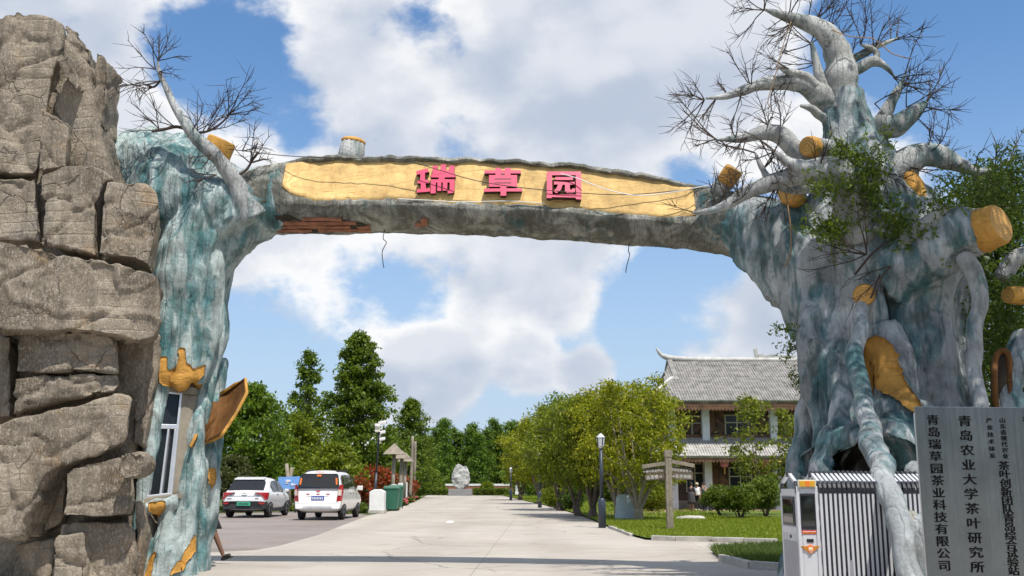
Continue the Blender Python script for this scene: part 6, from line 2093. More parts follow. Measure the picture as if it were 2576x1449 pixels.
# shingled lantern posts
for k, (px, pt, pb, w, pbase, D) in enumerate(((992, 1117, 1143, 46, 1260, 71), (1011, 1135, 1154, 38, 1255, 74), (1021, 1141, 1161, 34, 1252, 78))):
    lab = ['nearest and largest wooden post with a small shingled roof', 'middle wooden post with a small shingled roof', 'farthest wooden post with a small shingled roof'][k]
    base = Vector((P(px - 3, 1215, D).x, D, 0))
    t = empty('roofed_post', base, lab, 'post', 'roofed wooden posts behind the white wall')
    a, b = P(px - 5, 1250, D), P(px, pb - 4, D)
    m2 = MB(); m2.tube([Vector((a.x, D, 0)), b], .13, 8); m2.build('post', MAT['weather_wood'], t, True)
    zt, zb_ = P(px, pt, D).z, P(px, pb, D).z
    hw = w * MPX(D) / 2
    rows = 5
    for r_ in range(rows):
        f0, f1 = r_ / rows, (r_ + 1) / rows
        m2 = MB()
        h0, h1 = hw * (1 - f0) + .06, hw * (1 - f1) + .03
        z0, z1 = zb_ + (zt - zb_) * f0, zb_ + (zt - zb_) * f1 + .05
        c = Vector((b.x, D, 0))
        q = [c + Vector((x * h0, y * h0, z0)) for x, y in ((-1, -1), (1, -1), (1, 1), (-1, 1))]
        u = [c + Vector((x * h1, y * h1, z1)) for x, y in ((-1, -1), (1, -1), (1, 1), (-1, 1))]
        m2.prism(q, u)
        m2.build('shingle_course', MAT['weather_wood'], t)
    m2 = MB(); m2.lathe(Vector((b.x, D, zb_ - .25)), [(.10, 0), (.12, .1), (.08, .22)], 10); m2.build('lamp', MAT['sticker_white'], t, True)
for k, (px0, px1, pt, D) in enumerate(((1032, 1038, 1097, 95), (1040, 1045, 1110, 100))):
    base = Vector((P(px0, 1215, D).x, D, 0))
    m2 = MB(); m2.tube([base, base.lerp(P(px1, pt, D), .5) + Vector((.03, 0, 0)), P(px1, pt, D)], [.17, .15, .12], 8, 3)
    o = m2.build('wooden_pole', MAT['weather_wood'], None, True)
    tag(o, ['left and taller of two bare wooden poles at the end of the white wall', 'right and shorter of two bare wooden poles at the end of the white wall'][k], 'pole')
# stepped white wall pieces
WW = [(930, 967, 1231, 1292, .8, 'nearest white wall pillar with peaked top beside the camera pole'), (980, 1000, 1218, 1275, .5, 'second white wall pillar, behind the green bins'), (999, 1013, 1215, 1270, .5, 'third white wall pillar from the camera pole'), (1011, 1024, 1211, 1263, .5, 'fourth white wall pillar from the camera pole'), (1022, 1034, 1208, 1256, .5, 'fifth white wall pillar, next to the farthest one'), (1032, 1044, 1205, 1249, .6, 'farthest white wall pillar below the bare wooden poles')]
for (x0, x1, yt, yb, dp, lab) in WW:
    D = G(x0, yb).y
    a, b = P(x0, 1215, D).x, P(x1, 1215, D).x
    zt = P(x0, yt, D).z
    pl_ = empty('wall_pillar', Vector(((a + b) / 2, D, 0)), lab, 'wall pillar', 'white wall pillars left of the road')
    m2 = MB()
    mid = (a + b) / 2
    out = [Vector((a, D, 0)), Vector((b, D, 0)), Vector((b, D, zt - .12)), Vector((mid + (b - a) * .2, D, zt)), Vector((mid - (b - a) * .2, D, zt)), Vector((a, D, zt - .12))]
    m2.prism(out, [p + Vector((0, dp, 0)) for p in out])
    m2.build('pier', MAT['white_paint'], pl_, bevel=.03)
    m2 = MB(); m2.box2((a - .04, D - .04, 0), (b + .04, D + dp + .04, .18)); m2.build('footing', MAT['kerb'], pl_, bevel=.02)
# bins
def bin_(px, py, w_px, lab):
    p = G(px, py)
    D = p.y
    w = w_px * MPX(D)
    h = w * 1.55
    t = empty('wheelie_bin', p, lab, 'bin', 'green wheelie bins')
    MAT.setdefault('bin', simple('green_bin', (0.03, 0.135, 0.085), .5))
    def trap(z0, z1, s0, s1, name, parent, mat='bin'):
        m2 = MB()
        q = [p + Vector((x * w / 2 * s0, y * w / 2 * s0, z0)) for x, y in ((-1, -1), (1, -1), (1, 1), (-1, 1))]
        u = [p + Vector((x * w / 2 * s1, y * w / 2 * s1, z1)) for x, y in ((-1, -1), (1, -1), (1, 1), (-1, 1))]
        m2.prism(q, u)
        return m2.build(name, MAT[mat], parent, bevel=.02)
    bd_ = trap(.08, h * .88, .74, .95, 'tub', t)
    trap(h * .86, h * .92, 1.0, 1.02, 'rim', t)
    ld = trap(h * .92, h * 1.0, 1.0, .86, 'lid', t)
    m2 = MB(); m2.tube([p + Vector((-w * .4, w * .55, h * .9)), p + Vector((w * .4, w * .55, h * .9))], .025, 6); m2.build('handle', MAT['bin'], ld)
    for s_ in (-1, 1):
        m2 = MB(); m2.lathe(p + Vector((s_ * w * .36, w * .3, .1)), [(.1, 0), (.1, .05)], 12, Vector((s_, 0, 0))); m2.build('wheel', MAT['tyre'], t)
bin_(985, 1285, 38, 'front green wheelie bin with closed lid beside the white pillar')
bin_(996, 1279, 36, 'green wheelie bin standing half behind the front one')
# blue notice board
D = 53.0
c = P(722, 1215, D)
bs = empty('notice_board', Vector((c.x, D, 0)), 'light blue notice board with a white arrow between the two cars', 'notice board')
MAT['sign_blue'] = simple('sign_blue', (0.16, 0.34, 0.68), .5, var=.05)
m2 = MB(); m2.prism([P(700, 1200, D), P(755, 1198, D), P(755, 1229, D), P(700, 1231, D)], [p + Vector((0, .06, 0)) for p in (P(700, 1200, D), P(755, 1198, D), P(755, 1229, D), P(700, 1231, D))])
m2.build('board', MAT['sign_blue'], bs)
for px in (708, 745):
    m2 = MB(); q = P(px, 1229, D + .1); m2.tube([Vector((q.x, q.y, 0)), q], .05, 6); m2.build('leg', MAT['steel_dark'], bs)
ar = [(731, 1219), (736, 1214), (736, 1217.5), (743, 1217.5), (743, 1220.5), (736, 1220.5), (736, 1224)]
m2 = MB(); m2.prism([P(a, b, D - .03) for a, b in ar], [P(a, b, D + .01) for a, b in ar]); m2.build('arrow', MAT['sticker_white'], bs)
for i_, (a, b, w_) in enumerate(((719, 1207, 12), (718, 1214, 8))):
    m2 = MB(); m2.prism([P(a, b, D - .03), P(a + w_, b, D - .03), P(a + w_, b + (5 if i_ == 0 else 2), D - .03), P(a, b + (5 if i_ == 0 else 2), D - .03)], [P(a, b, D + .01), P(a + w_, b, D + .01), P(a + w_, b + 4, D + .01), P(a, b + 4, D + .01)]); m2.build('print_line', MAT['sticker_white'], bs)
# tree prop of crossed poles
tp_ = empty('crossed_prop', Vector((P(726, 1215, 56).x, 56, 0)), 'two weathered poles crossed as a tree prop above the blue board', 'tree prop')
for (a, b, c_, d) in ((721, 1166, 733, 1250), (735, 1176, 715, 1250)):
    m2 = MB(); e = P(c_, d, 56); m2.tube([P(a, b, 56), Vector((e.x, 56 + (a - 721) * .01, 0))], .1, 8); m2.build('pole', MAT['weather_wood'], tp_, True)

# ------------------------------------------------------------------ end of the road: stone on plinth
ps = G(1157, 1247); D = ps.y
MAT['granite'] = simple('grey_granite', (0.22, 0.215, 0.215), .8, var=.2, scale=4, bump=.2)
MAT['scholar'] = simple('pitted_limestone', (0.36, 0.36, 0.345), .9, var=.5, scale=1.2, bump=1.0, bscale=4)
x0, x1 = P(1128, 1215, D).x, P(1187, 1215, D).x
zt = P(1157, 1230, D).z
m2 = MB(); m2.box2((x0, D, 0), (x1, D + 1.8, zt))
o = m2.build('plinth', MAT['granite'], None, bevel=.04); tag(o, 'plain grey granite plinth under the pale boulder at the road end', 'plinth')
sil = [(1152, 1231), (1142, 1222), (1136, 1208), (1135, 1194), (1139, 1184), (1146, 1172), (1152, 1167), (1160, 1172), (1166, 1174), (1172, 1170), (1176, 1180), (1182, 1196), (1183, 1206), (1176, 1222), (1166, 1231)]
f_ = [P(a, b, D + .3) for a, b in sil]
m2 = MB(); m2.prism(f_, [Vector((p.x * .97 + f_[0].x * .03, D + 1.5, p.z)) for p in f_])
st_ = fuse('boulder', m2, .09, 4, MAT['scholar'], None, lambda c, n: noise.fractal(Vector(c) * 1.6, .9, 2.1, 4) * .14 - abs(noise.noise(Vector(c) * 2.6)) * .12)
tag(st_, 'pale pitted landscape boulder standing on the granite plinth', 'boulder')
# far low wall with white posts
def far_wall(xa, xb, ya, yb, D, nm, lab, mat='white_paint'):
    m2 = MB(); a, b = P(xa, ya, D), P(xb, yb, D)
    m2.box2((a.x, D, 0), (b.x, D + .4, a.z)); t = empty(nm, Vector(((a.x + b.x) / 2, D, 0)), lab, 'wall')
    m2.build('wall_body', MAT[mat], t)
    m2 = MB(); m2.box2((a.x - .05, D - .06, a.z), (b.x + .05, D + .46, a.z + .28)); m2.build('coping', MAT['white_paint'], t)
far_wall(1070, 1290, 1222, 1240, 142, 'garden_wall', 'long low brick garden wall with white coping behind the boulder', 'brick')
far_wall(1296, 1310, 1206, 1240, 138, 'gate_pier', 'white gate pier at the right end of the far garden wall')
# ------------------------------------------------------------------ right of the road: lamps, signpost, slab
def lamp_post(px, py, pt, lab):
    p = G(px, py); D = p.y
    t = empty('lamp_post', p, lab, 'lamp post', 'lamp posts along the right of the road')
    top = P(px + 1, pt, D); top = Vector((p.x, D, top.z))
    MAT.setdefault('lamp_blue', simple('lamp_post_paint', (0.028, 0.038, 0.06), .45))
    m2 = MB(); m2.lathe(p, [(.13, 0), (.13, .9), (.10, .95), (.09, 1.0)], 10); m2.build('base', MAT['lamp_blue'], t, True)
    m2 = MB(); m2.tube([p + Vector((0, 0, .95)), top], [.065, .055], 10); m2.build('pole', MAT['lamp_blue'], t, True)
    h = MB(); h.lathe(top, [(.05, 0), (.11, .08), (.14, .36), (.16, .38), (.07, .48), (.02, .52)], 8); 
    hd = h.build('lantern_head', MAT['gate_panel'], t)
    for k in range(4):
        a = k * math.pi / 2 + .4
        m2 = MB(); m2.bar(top + Vector((math.cos(a) * .115, math.sin(a) * .115, .08)), top + Vector((math.cos(a) * .15, math.sin(a) * .15, .38)), .025, .025); m2.build('lantern_bar', MAT['lamp_blue'], hd)
lamp_post(1515, 1328, 1128, 'nearest dark lamp post at the lawn corner under the yellow-green trees')
lamp_post(1358, 1277, 1160, 'middle dark lamp post on the right verge of the road')
lamp_post(1285, 1259, 1190, 'farthest dark lamp post on the right verge near the boulder')

# wooden fingerpost
p = G(1686, 1336); D = p.y
fp = empty('fingerpost', p, 'weathered wooden direction post with four hanging boards on the lawn', 'signpost')
u = MPX(D)
zt = P(1680, 1150, D).z
pw_ = 15 * u
m2 = MB(); m2.box2((p.x - pw_ / 2, D - pw_ / 2, 0), (p.x + pw_ / 2, D + pw_ / 2, zt)); m2.build('post', MAT['weather_wood'], fp, bevel=.01)
m2 = MB(); m2.box2((p.x - pw_ / 2 - .015, D - pw_ / 2 - .015, zt), (p.x + pw_ / 2 + .015, D + pw_ / 2 + .015, P(1680, 1132, D).z)); m2.build('cap', MAT['weather_wood'], fp, bevel=.01)
m2 = MB(); m2.box2((p.x - .012, D - pw_ / 2 - .012, 0), (p.x + .03, D - pw_ / 2 - .001, zt - .05)); m2.build('strip', MAT['weather_wood'], fp)
MAT['sign_brown'] = simple('brown_sign_board', (0.115, 0.085, 0.065), .7, var=.2)
MAT['letter_white'] = simple('white_lettering', (0.72, 0.70, 0.66), .6)
for (a, b, c, d) in ((1615, 1170, 1673, 1162), (1690, 1157, 1746, 1168)):
    A, B = P(a, b + 4, D - .02), P(c, d + 4, D - .02)
    m2 = MB(); m2.bar(A, B, .13, 9 * u); m2.build('arm', MAT['weather_wood'], fp, bevel=.008)
for (pts, txt, ang) in (
    ([(1619, 1180), (1672, 1176), (1672, 1188), (1628, 1193), (1621, 1188)], '←茶叶研发中心', .07),
    ([(1621, 1196), (1676, 1190), (1676, 1203), (1632, 1209), (1624, 1205)], '品茗楼→', .09),
    ([(1690, 1173), (1742, 1178), (1742, 1193), (1700, 1190), (1690, 1185)], '茶文化体验馆→', -.08),
    ([(1691, 1189), (1744, 1193), (1744, 1207), (1698, 1206), (1691, 1200)], '→生态茶园', -.04)):
    f_ = [P(a, b, D - .03) for a, b in pts]
    m2 = MB(); m2.prism(f_, [v + Vector((0, .05, 0)) for v in f_])
    bo = m2.build('direction_board', MAT['sign_brown'], fp)
    c = sum(f_, Vector()) / len(f_)
    me = text_mesh(txt, 44 * u / max(5, len(txt)) * 1.12, offset=.0)
    me.transform(Matrix.Translation(c + Vector((0, -.008, 0))) @ Matrix.Rotation(math.pi / 2, 4, 'X') @ Matrix.Rotation(ang, 4, 'Z'))
    link_mesh('lettering', me, MAT['letter_white'], bo)

# pale blue-grey slab behind the trees
p = G(1575, 1311); D = p.y
MAT['slab'] = simple('pale_blue_slab', (0.38, 0.45, 0.49), .7, var=.15, scale=2)
sil = [(1546, 1309), (1550, 1250), (1556, 1243), (1590, 1247), (1594, 1252), (1602, 1309)]
f_ = [P(a, b, D) for a, b in sil]
m2 = MB(); m2.prism(f_, [v + Vector((.3, .9, 0)) for v in f_])
o = m2.build('stone_slab', MAT['slab'], None, bevel=.03); tag(o, 'pale blue-grey upright slab behind the forked tree trunks', 'slab')
# white stone in the grass
p = G(1737, 1306, .06)
m2 = MB(); m2.lathe(p - Vector((0, 0, .05)), [(.35, 0), (.42, .06), (.36, .14), (.18, .19), (.05, .2)], 14)
o = fuse('lawn_stone', m2, .05, 2, MAT['kerb'], None, lambda c, n: noise.fractal(Vector(c) * 3, 1, 2, 3) * .03)
o.scale = (1.6, .7, 1); o.location = (p.x * (1 - 1.6), p.y * .3, 0)
tag(o, 'low flat whitish stone lying in the lawn behind the fingerpost', 'stone')
# scrap of paper on the road
p = G(1130, 1315, .002)
m2 = MB(); m2.add([p + Vector((-.16, 0, .004)), p + Vector((.14, -.1, .01)), p + Vector((.18, .12, .05)), p + Vector((-.1, .16, .03)), p + Vector((.02, .04, .08))], [(0, 1, 4), (1, 2, 4), (2, 3, 4), (3, 0, 4)])
o = m2.build('paper_scrap', MAT['sticker_white'], None); tag(o, 'small crumpled scrap of white paper on the open road', 'litter')

# ------------------------------------------------------------------ people
MAT['skin'] = simple('skin', (0.36, 0.20, 0.13), .55, var=.06)
MAT['hair'] = simple('black_hair', (0.012, 0.010, 0.010), .5)
def person(name, label, base, yaw, H, J, mats, group=None):
    """J: joints (x right, y forward, z up for a 1.7 m figure) -> one skinned body; mats: (bone -> material key)"""
    t = empty(name, base, label, 'person', group)
    M = Matrix.Translation(base) @ Matrix.Rotation(yaw, 4, 'Z') @ Matrix.Scale(H / 1.7, 4)
    bones = [('pelvis', 'waist'), ('waist', 'chest'), ('chest', 'neck'), ('neck', 'head0'), ('head0', 'head1'), ('chest', 'sl'), ('sl', 'el'), ('el', 'wl'), ('wl', 'hl'), ('chest', 'sr'), ('sr', 'er'), ('er', 'wr'), ('wr', 'hr'), ('pelvis', 'hipl'), ('hipl', 'kl'), ('kl', 'al'), ('al', 'tl'), ('pelvis', 'hipr'), ('hipr', 'kr'), ('kr', 'ar'), ('ar', 'tr')]
    rad = {'pelvis': (.15, .11), 'waist': (.13, .095), 'chest': (.155, .11), 'neck': (.052, .055), 'head0': (.078, .09), 'head1': (.070, .085), 'sl': (.062, .06), 'el': (.043, .043), 'wl': (.03, .03), 'hl': (.03, .02), 'hipl': (.092, .092), 'kl': (.056, .058), 'al': (.038, .04), 'tl': (.042, .03)}
    names = list(dict.fromkeys(['pelvis'] + [b for a, b in bones]))
    me = bpy.data.meshes.new(name)
    me.from_pydata([J[n] for n in names], [(names.index(a), names.index(b)) for a, b in bones], [])
    tmp = bpy.data.objects.new('tmp', me); COL.objects.link(tmp)
    tmp.modifiers.new('sk', 'SKIN').use_smooth_shade = True
    sb = tmp.modifiers.new('ss', 'SUBSURF'); sb.levels = 2; sb.render_levels = 2
    if not me.skin_vertices:
        bm = bmesh.new(); bm.from_mesh(me); bm.verts.layers.skin.verify(); bm.to_mesh(me); bm.free()
    for i, n in enumerate(names):
        k = n if n in rad else n[:-1] + 'l'
        me.skin_vertices[0].data[i].radius = rad[k]
        me.skin_vertices[0].data[i].use_root = (n == 'pelvis')
    dg = bpy.context.evaluated_depsgraph_get(); dg.update()
    out = bpy.data.meshes.new_from_object(tmp.evaluated_get(dg))
    bpy.data.objects.remove(tmp)
    keys = sorted(set(mats.values()))
    o_idx = []
    segs = [(Vector(J[a]), Vector(J[b]), mats.get(b, mats['*'])) for a, b in bones]
    for f in out.polygons:
        c = f.center
        best, bk = 1e9, None
        for a, b, k in segs:
            d = b - a
            q = max(0, min(1, (c - a).dot(d) / max(1e-6, d.length_squared)))
            dd = (c - (a + d * q)).length
            if dd < best: best, bk = dd, k
        o_idx.append(keys.index(bk))
    out.materials.clear()
    for k in keys: out.materials.append(MAT[k])
    out.polygons.foreach_set('material_index', o_idx)
    out.transform(M)
    out.polygons.foreach_set('use_smooth', [True] * len(out.polygons))
    body = bpy.data.objects.new('body', out); COL.objects.link(body); put(body, t)
    # face: nose, ears; eyes and mouth
    hd = (Vector(J['head0']) + Vector(J['head1'])) / 2
    fwd = Vector(J.get('_face', (0, 1, 0))).normalized()
    sd = fwd.cross(Vector((0, 0, 1))).normalized()
    def bit(nm, c, r, mat):
        m2 = MB(); m2.lathe(M @ (c - Vector((0, 0, r[2]))), [(r[0] * .3 * H / 1.7, 0), (r[0] * H / 1.7, r[2] * .6 * H / 1.7), (r[0] * H / 1.7, r[2] * 1.4 * H / 1.7), (r[0] * .3 * H / 1.7, r[2] * 2 * H / 1.7)], 8)
        m2.build(nm, MAT[mat], t, True)
    bit('nose', hd + fwd * .095 - Vector((0, 0, .02)), (.016, .016, .022), 'skin')
    for s_ in (-1, 1):
        bit('ear', hd + sd * s_ * .082 - Vector((0, 0, .02)), (.018, .018, .03), 'skin')
        bit('eye', hd + fwd * .082 + sd * s_ * .032, (.011, .011, .008), 'hair')
        # fingers
        wv = Vector(J['h' + ('l' if s_ < 0 else 'r')]); w0 = Vector(J['w' + ('l' if s_ < 0 else 'r')])
        dv = (wv - w0).normalized()
        sx, sy = frame_from(dv)
        for k in range(4):
            st = wv + sx * (k - 1.5) * .017
            m2 = MB(); L = (.055, .068, .072, .06)[k]
            m2.tube([M @ st, M @ (st + dv * L * .55), M @ (st + dv * L + sy * .018)], [.009 * H / 1.7, .008 * H / 1.7, .006 * H / 1.7], 5); m2.build('finger', MAT['skin'], t, True)
        st = w0.lerp(wv, .5) + sx * .025
        m2 = MB(); m2.tube([M @ st, M @ (st + sx * .03 + dv * .03), M @ (st + sx * .03 + dv * .065)], [.011, .010, .007], 5); m2.build('thumb', MAT['skin'], t, True)
    return t, M, hd, fwd, sd
STAND = {'pelvis': (0, 0, .93), 'waist': (0, .01, 1.08), 'chest': (0, .01, 1.30), 'neck': (0, .0, 1.47), 'head0': (0, .02, 1.55), 'head1': (0, .025, 1.64),
         'sl': (-.18, 0, 1.38), 'el': (-.22, -.03, 1.12), 'wl': (-.22, .05, .88), 'hl': (-.22, .07, .80), 'sr': (.18, 0, 1.38), 'er': (.22, -.03, 1.12), 'wr': (.22, .05, .88), 'hr': (.22, .07, .80),
         'hipl': (-.09, 0, .88), 'kl': (-.095, .01, .48), 'al': (-.095, -.02, .075), 'tl': (-.10, .12, .035), 'hipr': (.09, 0, .88), 'kr': (.095, .01, .48), 'ar': (.095, -.02, .075), 'tr': (.10, .12, .035)}
def head_cap(t, M, hd, fwd, mat, name, size=.108, back=.02, bun=False, brim=False):
    c = hd - fwd * back + Vector((0, 0, .03))
    m2 = MB()
    sc = M.to_scale().x
    m2.lathe(M @ (c - Vector((0, 0, .06))), [(size * .78 * sc, 0), (size * .98 * sc, .04 * sc), (size * .96 * sc, .08 * sc), (size * .70 * sc, .125 * sc), (size * .25 * sc, .15 * sc)], 14)
    o = m2.build(name, MAT[mat], t, True)
    if bun:
        m2 = MB(); m2.lathe(M @ (c - fwd * .07 + Vector((0, 0, .06))), [(.02 * sc, 0), (.055 * sc, .03 * sc), (.055 * sc, .06 * sc), (.02 * sc, .095 * sc)], 10); m2.build('bun', MAT[mat], o, True)
    if brim:
        m2 = MB(); a = c + fwd * size * .9
        sd = fwd.cross(Vector((0, 0, 1))).normalized()
        pts = [a - sd * .07, a + sd * .07, a + sd * .05 + fwd * .08 - Vector((0, 0, .02)), a - sd * .05 + fwd * .08 - Vector((0, 0, .02))]
        m2.prism([M @ p for p in pts], [M @ (p + Vector((0, 0, .012))) for p in pts]); m2.build('brim', MAT[mat], o)
    return o
def skirt(t, M, rows, mat, name='dress'):
    """rows: (z, rx, ry, y)"""
    vs, fs = [], []
    n = 16
    for (z, rx, ry, y) in rows:
        for k in range(n):
            a = 2 * math.pi * k / n
            w_ = 1 + .05 * math.sin(a * 5 + z * 3)
            vs.append(M @ Vector((math.cos(a) * rx * w_, y + math.sin(a) * ry * w_, z)))
    for i in range(len(rows) - 1):
        for k in range(n):
            k2 = (k + 1) % n
            fs.append((i * n + k, i * n + k2, (i + 1) * n + k2, (i + 1) * n + k))
    me = bpy.data.meshes.new(name); me.from_pydata(vs, [], fs)
    o = link_mesh(name, me, MAT[mat], t, True)
    md = o.modifiers.new('s', 'SOLIDIFY'); md.thickness = .012
    return o
MAT['dress'] = simple('grey_dress', (0.055, 0.05, 0.055), .85, var=.4, scale=14)
MAT['tshirt'] = simple('white_tshirt', (0.70, 0.70, 0.70), .8)
MAT['trousers'] = simple('black_trousers', (0.018, 0.018, 0.02), .8)
MAT['teal_shirt'] = simple('teal_shirt', (0.05, 0.11, 0.14), .8)
MAT['beige'] = simple('beige_cloth', (0.50, 0.43, 0.28), .8)
MAT['shoe_white'] = simple('white_shoe', (0.7, 0.7, 0.68), .6)
MAT['tan_skin'] = simple('tan_stocking', (0.17, 0.085, 0.05), .45)
HP = 1.47
pA = G(1741, 1288)
J = dict(STAND); J.update({'el': (-.21, .08, 1.12), 'wl': (-.12, .26, 1.02), 'hl': (-.08, .32, 1.0), 'er': (.23, .03, 1.12), 'wr': (.20, .2, .95), 'hr': (.18, .26, .92), '_face': (.3, 1, 0)})
t, M, hd, fwd, sd = person('person', 'person in a dark grey dress with black hair tied up, on the garden path', Vector((pA.x, pA.y, .06)), R(-35), HP, J, {'*': 'dress', 'head0': 'skin', 'head1': 'skin', 'neck': 'skin', 'wl': 'skin', 'hl': 'skin', 'wr': 'skin', 'hr': 'skin', 'kl': 'skin', 'al': 'skin', 'tl': 'beige', 'kr': 'skin', 'ar': 'skin', 'tr': 'beige'}, 'people by the house')
head_cap(t, M, hd, fwd, 'hair', 'hair', .112, .025, bun=True)
skirt(t, M, [(1.12, .15, .12, .01), (1.0, .18, .14, 0), (.85, .20, .16, 0), (.6, .23, .19, 0), (.42, .25, .21, 0)], 'dress', 'dress')
pB = G(1753, 1288)
J = dict(STAND); J.update({'er': (.26, .04, 1.12), 'wr': (.22, .16, .92), 'hr': (.2, .2, .86), '_face': (-.5, 1, 0)})
t, M, hd, fwd, sd = person('person', 'person in a white T-shirt and beige cap beside the grey dress', Vector((pB.x + .1, pB.y + .25, .06)), R(150), HP * 1.0, J, {'*': 'trousers', 'waist': 'tshirt', 'chest': 'tshirt', 'sl': 'tshirt', 'sr': 'tshirt', 'neck': 'skin', 'head0': 'skin', 'head1': 'skin', 'el': 'skin', 'wl': 'skin', 'hl': 'skin', 'er': 'skin', 'wr': 'skin', 'hr': 'skin', 'tl': 'shoe_white', 'tr': 'shoe_white'}, 'people by the house')
skirt(t, M, [(1.36, .17, .12, 0), (1.2, .17, .13, 0), (1.0, .175, .14, 0), (.92, .18, .145, 0)], 'tshirt', 'shirt')
head_cap(t, M, hd, fwd, 'beige', 'cap', .112, .01, brim=True)
head_cap(t, M, hd - Vector((0, 0, .05)), fwd, 'hair', 'hair', .105, .04)
pC = G(1777, 1290)
J = dict(STAND); J.update({'el': (-.26, .10, 1.16), 'wl': (-.12, .22, 1.36), 'hl': (-.08, .20, 1.45), '_face': (-.3, 1, 0)})
t, M, hd, fwd, sd = person('person', 'person in a teal shirt raising one hand to the face, half hidden by a bush', Vector((pC.x, pC.y + .4, .06)), R(120), HP * 1.02, J, {'*': 'trousers', 'waist': 'teal_shirt', 'chest': 'teal_shirt', 'sl': 'teal_shirt', 'sr': 'teal_shirt', 'neck': 'skin', 'head0': 'skin', 'head1': 'skin', 'el': 'skin', 'wl': 'skin', 'hl': 'skin', 'er': 'skin', 'wr': 'skin', 'hr': 'skin', 'tl': 'black', 'tr': 'black'}, 'people by the house')
skirt(t, M, [(1.36, .18, .12, 0), (1.2, .175, .13, 0), (1.0, .175, .14, 0), (.90, .18, .145, 0)], 'teal_shirt', 'shirt')
head_cap(t, M, hd, fwd, 'hair', 'hair', .105, .02)
# walker behind the left trunk: one leg swung forward into view
pD = P(513, 1417, 19.6)
J = dict(STAND); J.update({'pelvis': (0, 0, .90), 'hipr': (.09, .03, .87), 'kr': (.095, .22, .50), 'ar': (.095, .385, .14), 'tr': (.10, .53, .175), 'hipl': (-.09, -.02, .87), 'kl': (-.09, .03, .47), 'al': (-.09, -.02, .08), 'tl': (-.09, .12, .035), 'el': (-.22, .02, 1.10), 'wl': (-.2, -.12, .9), 'hl': (-.2, -.16, .83), 'er': (.22, -.10, 1.12), 'wr': (.2, -.06, .88), 'hr': (.2, -.03, .80)})
t, M, hd, fwd, sd = person('person', 'person walking out from behind the left trunk, one leg and black shoe showing', Vector((pD.x + .02, 19.6, 0)), R(-90), 1.66, J, {'*': 'trousers', 'waist': 'tshirt', 'chest': 'tshirt', 'sl': 'tshirt', 'sr': 'tshirt', 'neck': 'skin', 'head0': 'skin', 'head1': 'skin', 'el': 'skin', 'wl': 'skin', 'hl': 'skin', 'er': 'skin', 'wr': 'skin', 'hr': 'skin', 'kl': 'tan_skin', 'kr': 'tan_skin', 'al': 'tan_skin', 'ar': 'tan_skin', 'tl': 'black', 'tr': 'black'})
head_cap(t, M, hd, fwd, 'hair', 'hair', .112, .025)
skirt(t, M, [(1.1, .15, .12, .0), (.95, .18, .14, 0), (.8, .2, .2, .02), (.66, .21, .24, .05)], 'trousers', 'skirt')
for (an, tn) in (('ar', 'tr'), ('al', 'tl')):
    a, b = Vector(J[an]), Vector(J[tn])
    dv = (b - a); dv = dv / dv.length
    sx, sy = frame_from(dv)
    if sy.z < 0: sy = -sy
    m2 = MB()
    rows_ = []
    for (f, w_, h0, h1) in ((-.45, .028, -.075, -.0), (-.2, .036, -.08, .0), (.25, .040, -.075, -.03), (.7, .046, -.068, -.025), (1.1, .036, -.06, -.02), (1.28, .012, -.052, -.03)):
        c = a + dv * f * .15
        rows_.append([c + sx * w_ + sy * h0, c - sx * w_ + sy * h0, c - sx * w_ * .8 + sy * h1, c + sx * w_ * .8 + sy * h1])
    vs = [M @ q for r_ in rows_ for q in r_]
    fs = [(i * 4 + k, i * 4 + (k + 1) % 4, (i + 1) * 4 + (k + 1) % 4, (i + 1) * 4 + k) for i in range(5) for k in range(4)] + [(3, 2, 1, 0), (20, 21, 22, 23)]
    m2.add(vs, fs)
    o = m2.build('shoe', MAT['black'], t, True)
    sb = o.modifiers.new('s', 'SUBSURF'); sb.levels = 1; sb.render_levels = 2
# ------------------------------------------------------------------ vegetation
MAT['leaf_ginkgo'] = leaf_mat('ginkgo_leaf', (0.030, 0.075, 0.008), (0.21, 0.29, 0.025), .42)
MAT['leaf_mid'] = leaf_mat('mid_leaf', (0.030, 0.080, 0.008), (0.21, 0.32, 0.022), .42)
MAT['leaf_yellow'] = leaf_mat('yellow_green_leaf', (0.085, 0.115, 0.004), (0.50, 0.48, 0.018), .45)
MAT['leaf_olive'] = leaf_mat('olive_leaf', (0.045, 0.085, 0.005), (0.32, 0.35, 0.02), .42)
MAT['leaf_bamboo'] = leaf_mat('bamboo_leaf', (0.035, 0.085, 0.010), (0.19, 0.32, 0.035), .4)
MAT['leaf_red'] = leaf_mat('photinia_leaf', (0.030, 0.050, 0.010), (0.085, 0.11, 0.022), .25, autumn=((0.36, 0.035, 0.014), .39))
MAT['leaf_myrtle'] = leaf_mat('myrtle_leaf', (0.030, 0.045, 0.012), (0.11, 0.115, 0.035), .25)
MAT['leaf_bush'] = leaf_mat('bush_leaf', (0.030, 0.070, 0.008), (0.20, 0.25, 0.025), .35)
MAT['leaf_young'] = leaf_mat('young_leaf', (0.06, 0.085, 0.008), (0.28, 0.30, 0.03), .4, autumn=((0.42, 0.20, 0.03), .80))
def bx(px, D): return Vector((P(px, 1215, D).x, D, 0))
def ht(py, D): return P(1288, py, D).z
cone = lambda r, p=.8: (lambda t: r * (max(.0, 1 - t) ** p) * (1 if t > .12 else .6 + 3.3 * t))
egg = lambda r: (lambda t: r * math.sin(math.pi * min(1, max(.04, .12 + .88 * t))) ** .75)
vase = lambda r: (lambda t: r * (.55 + .6 * math.sin(math.pi * min(1, t * .85 + .12))))
def wpx(n, D): return n * MPX(D)

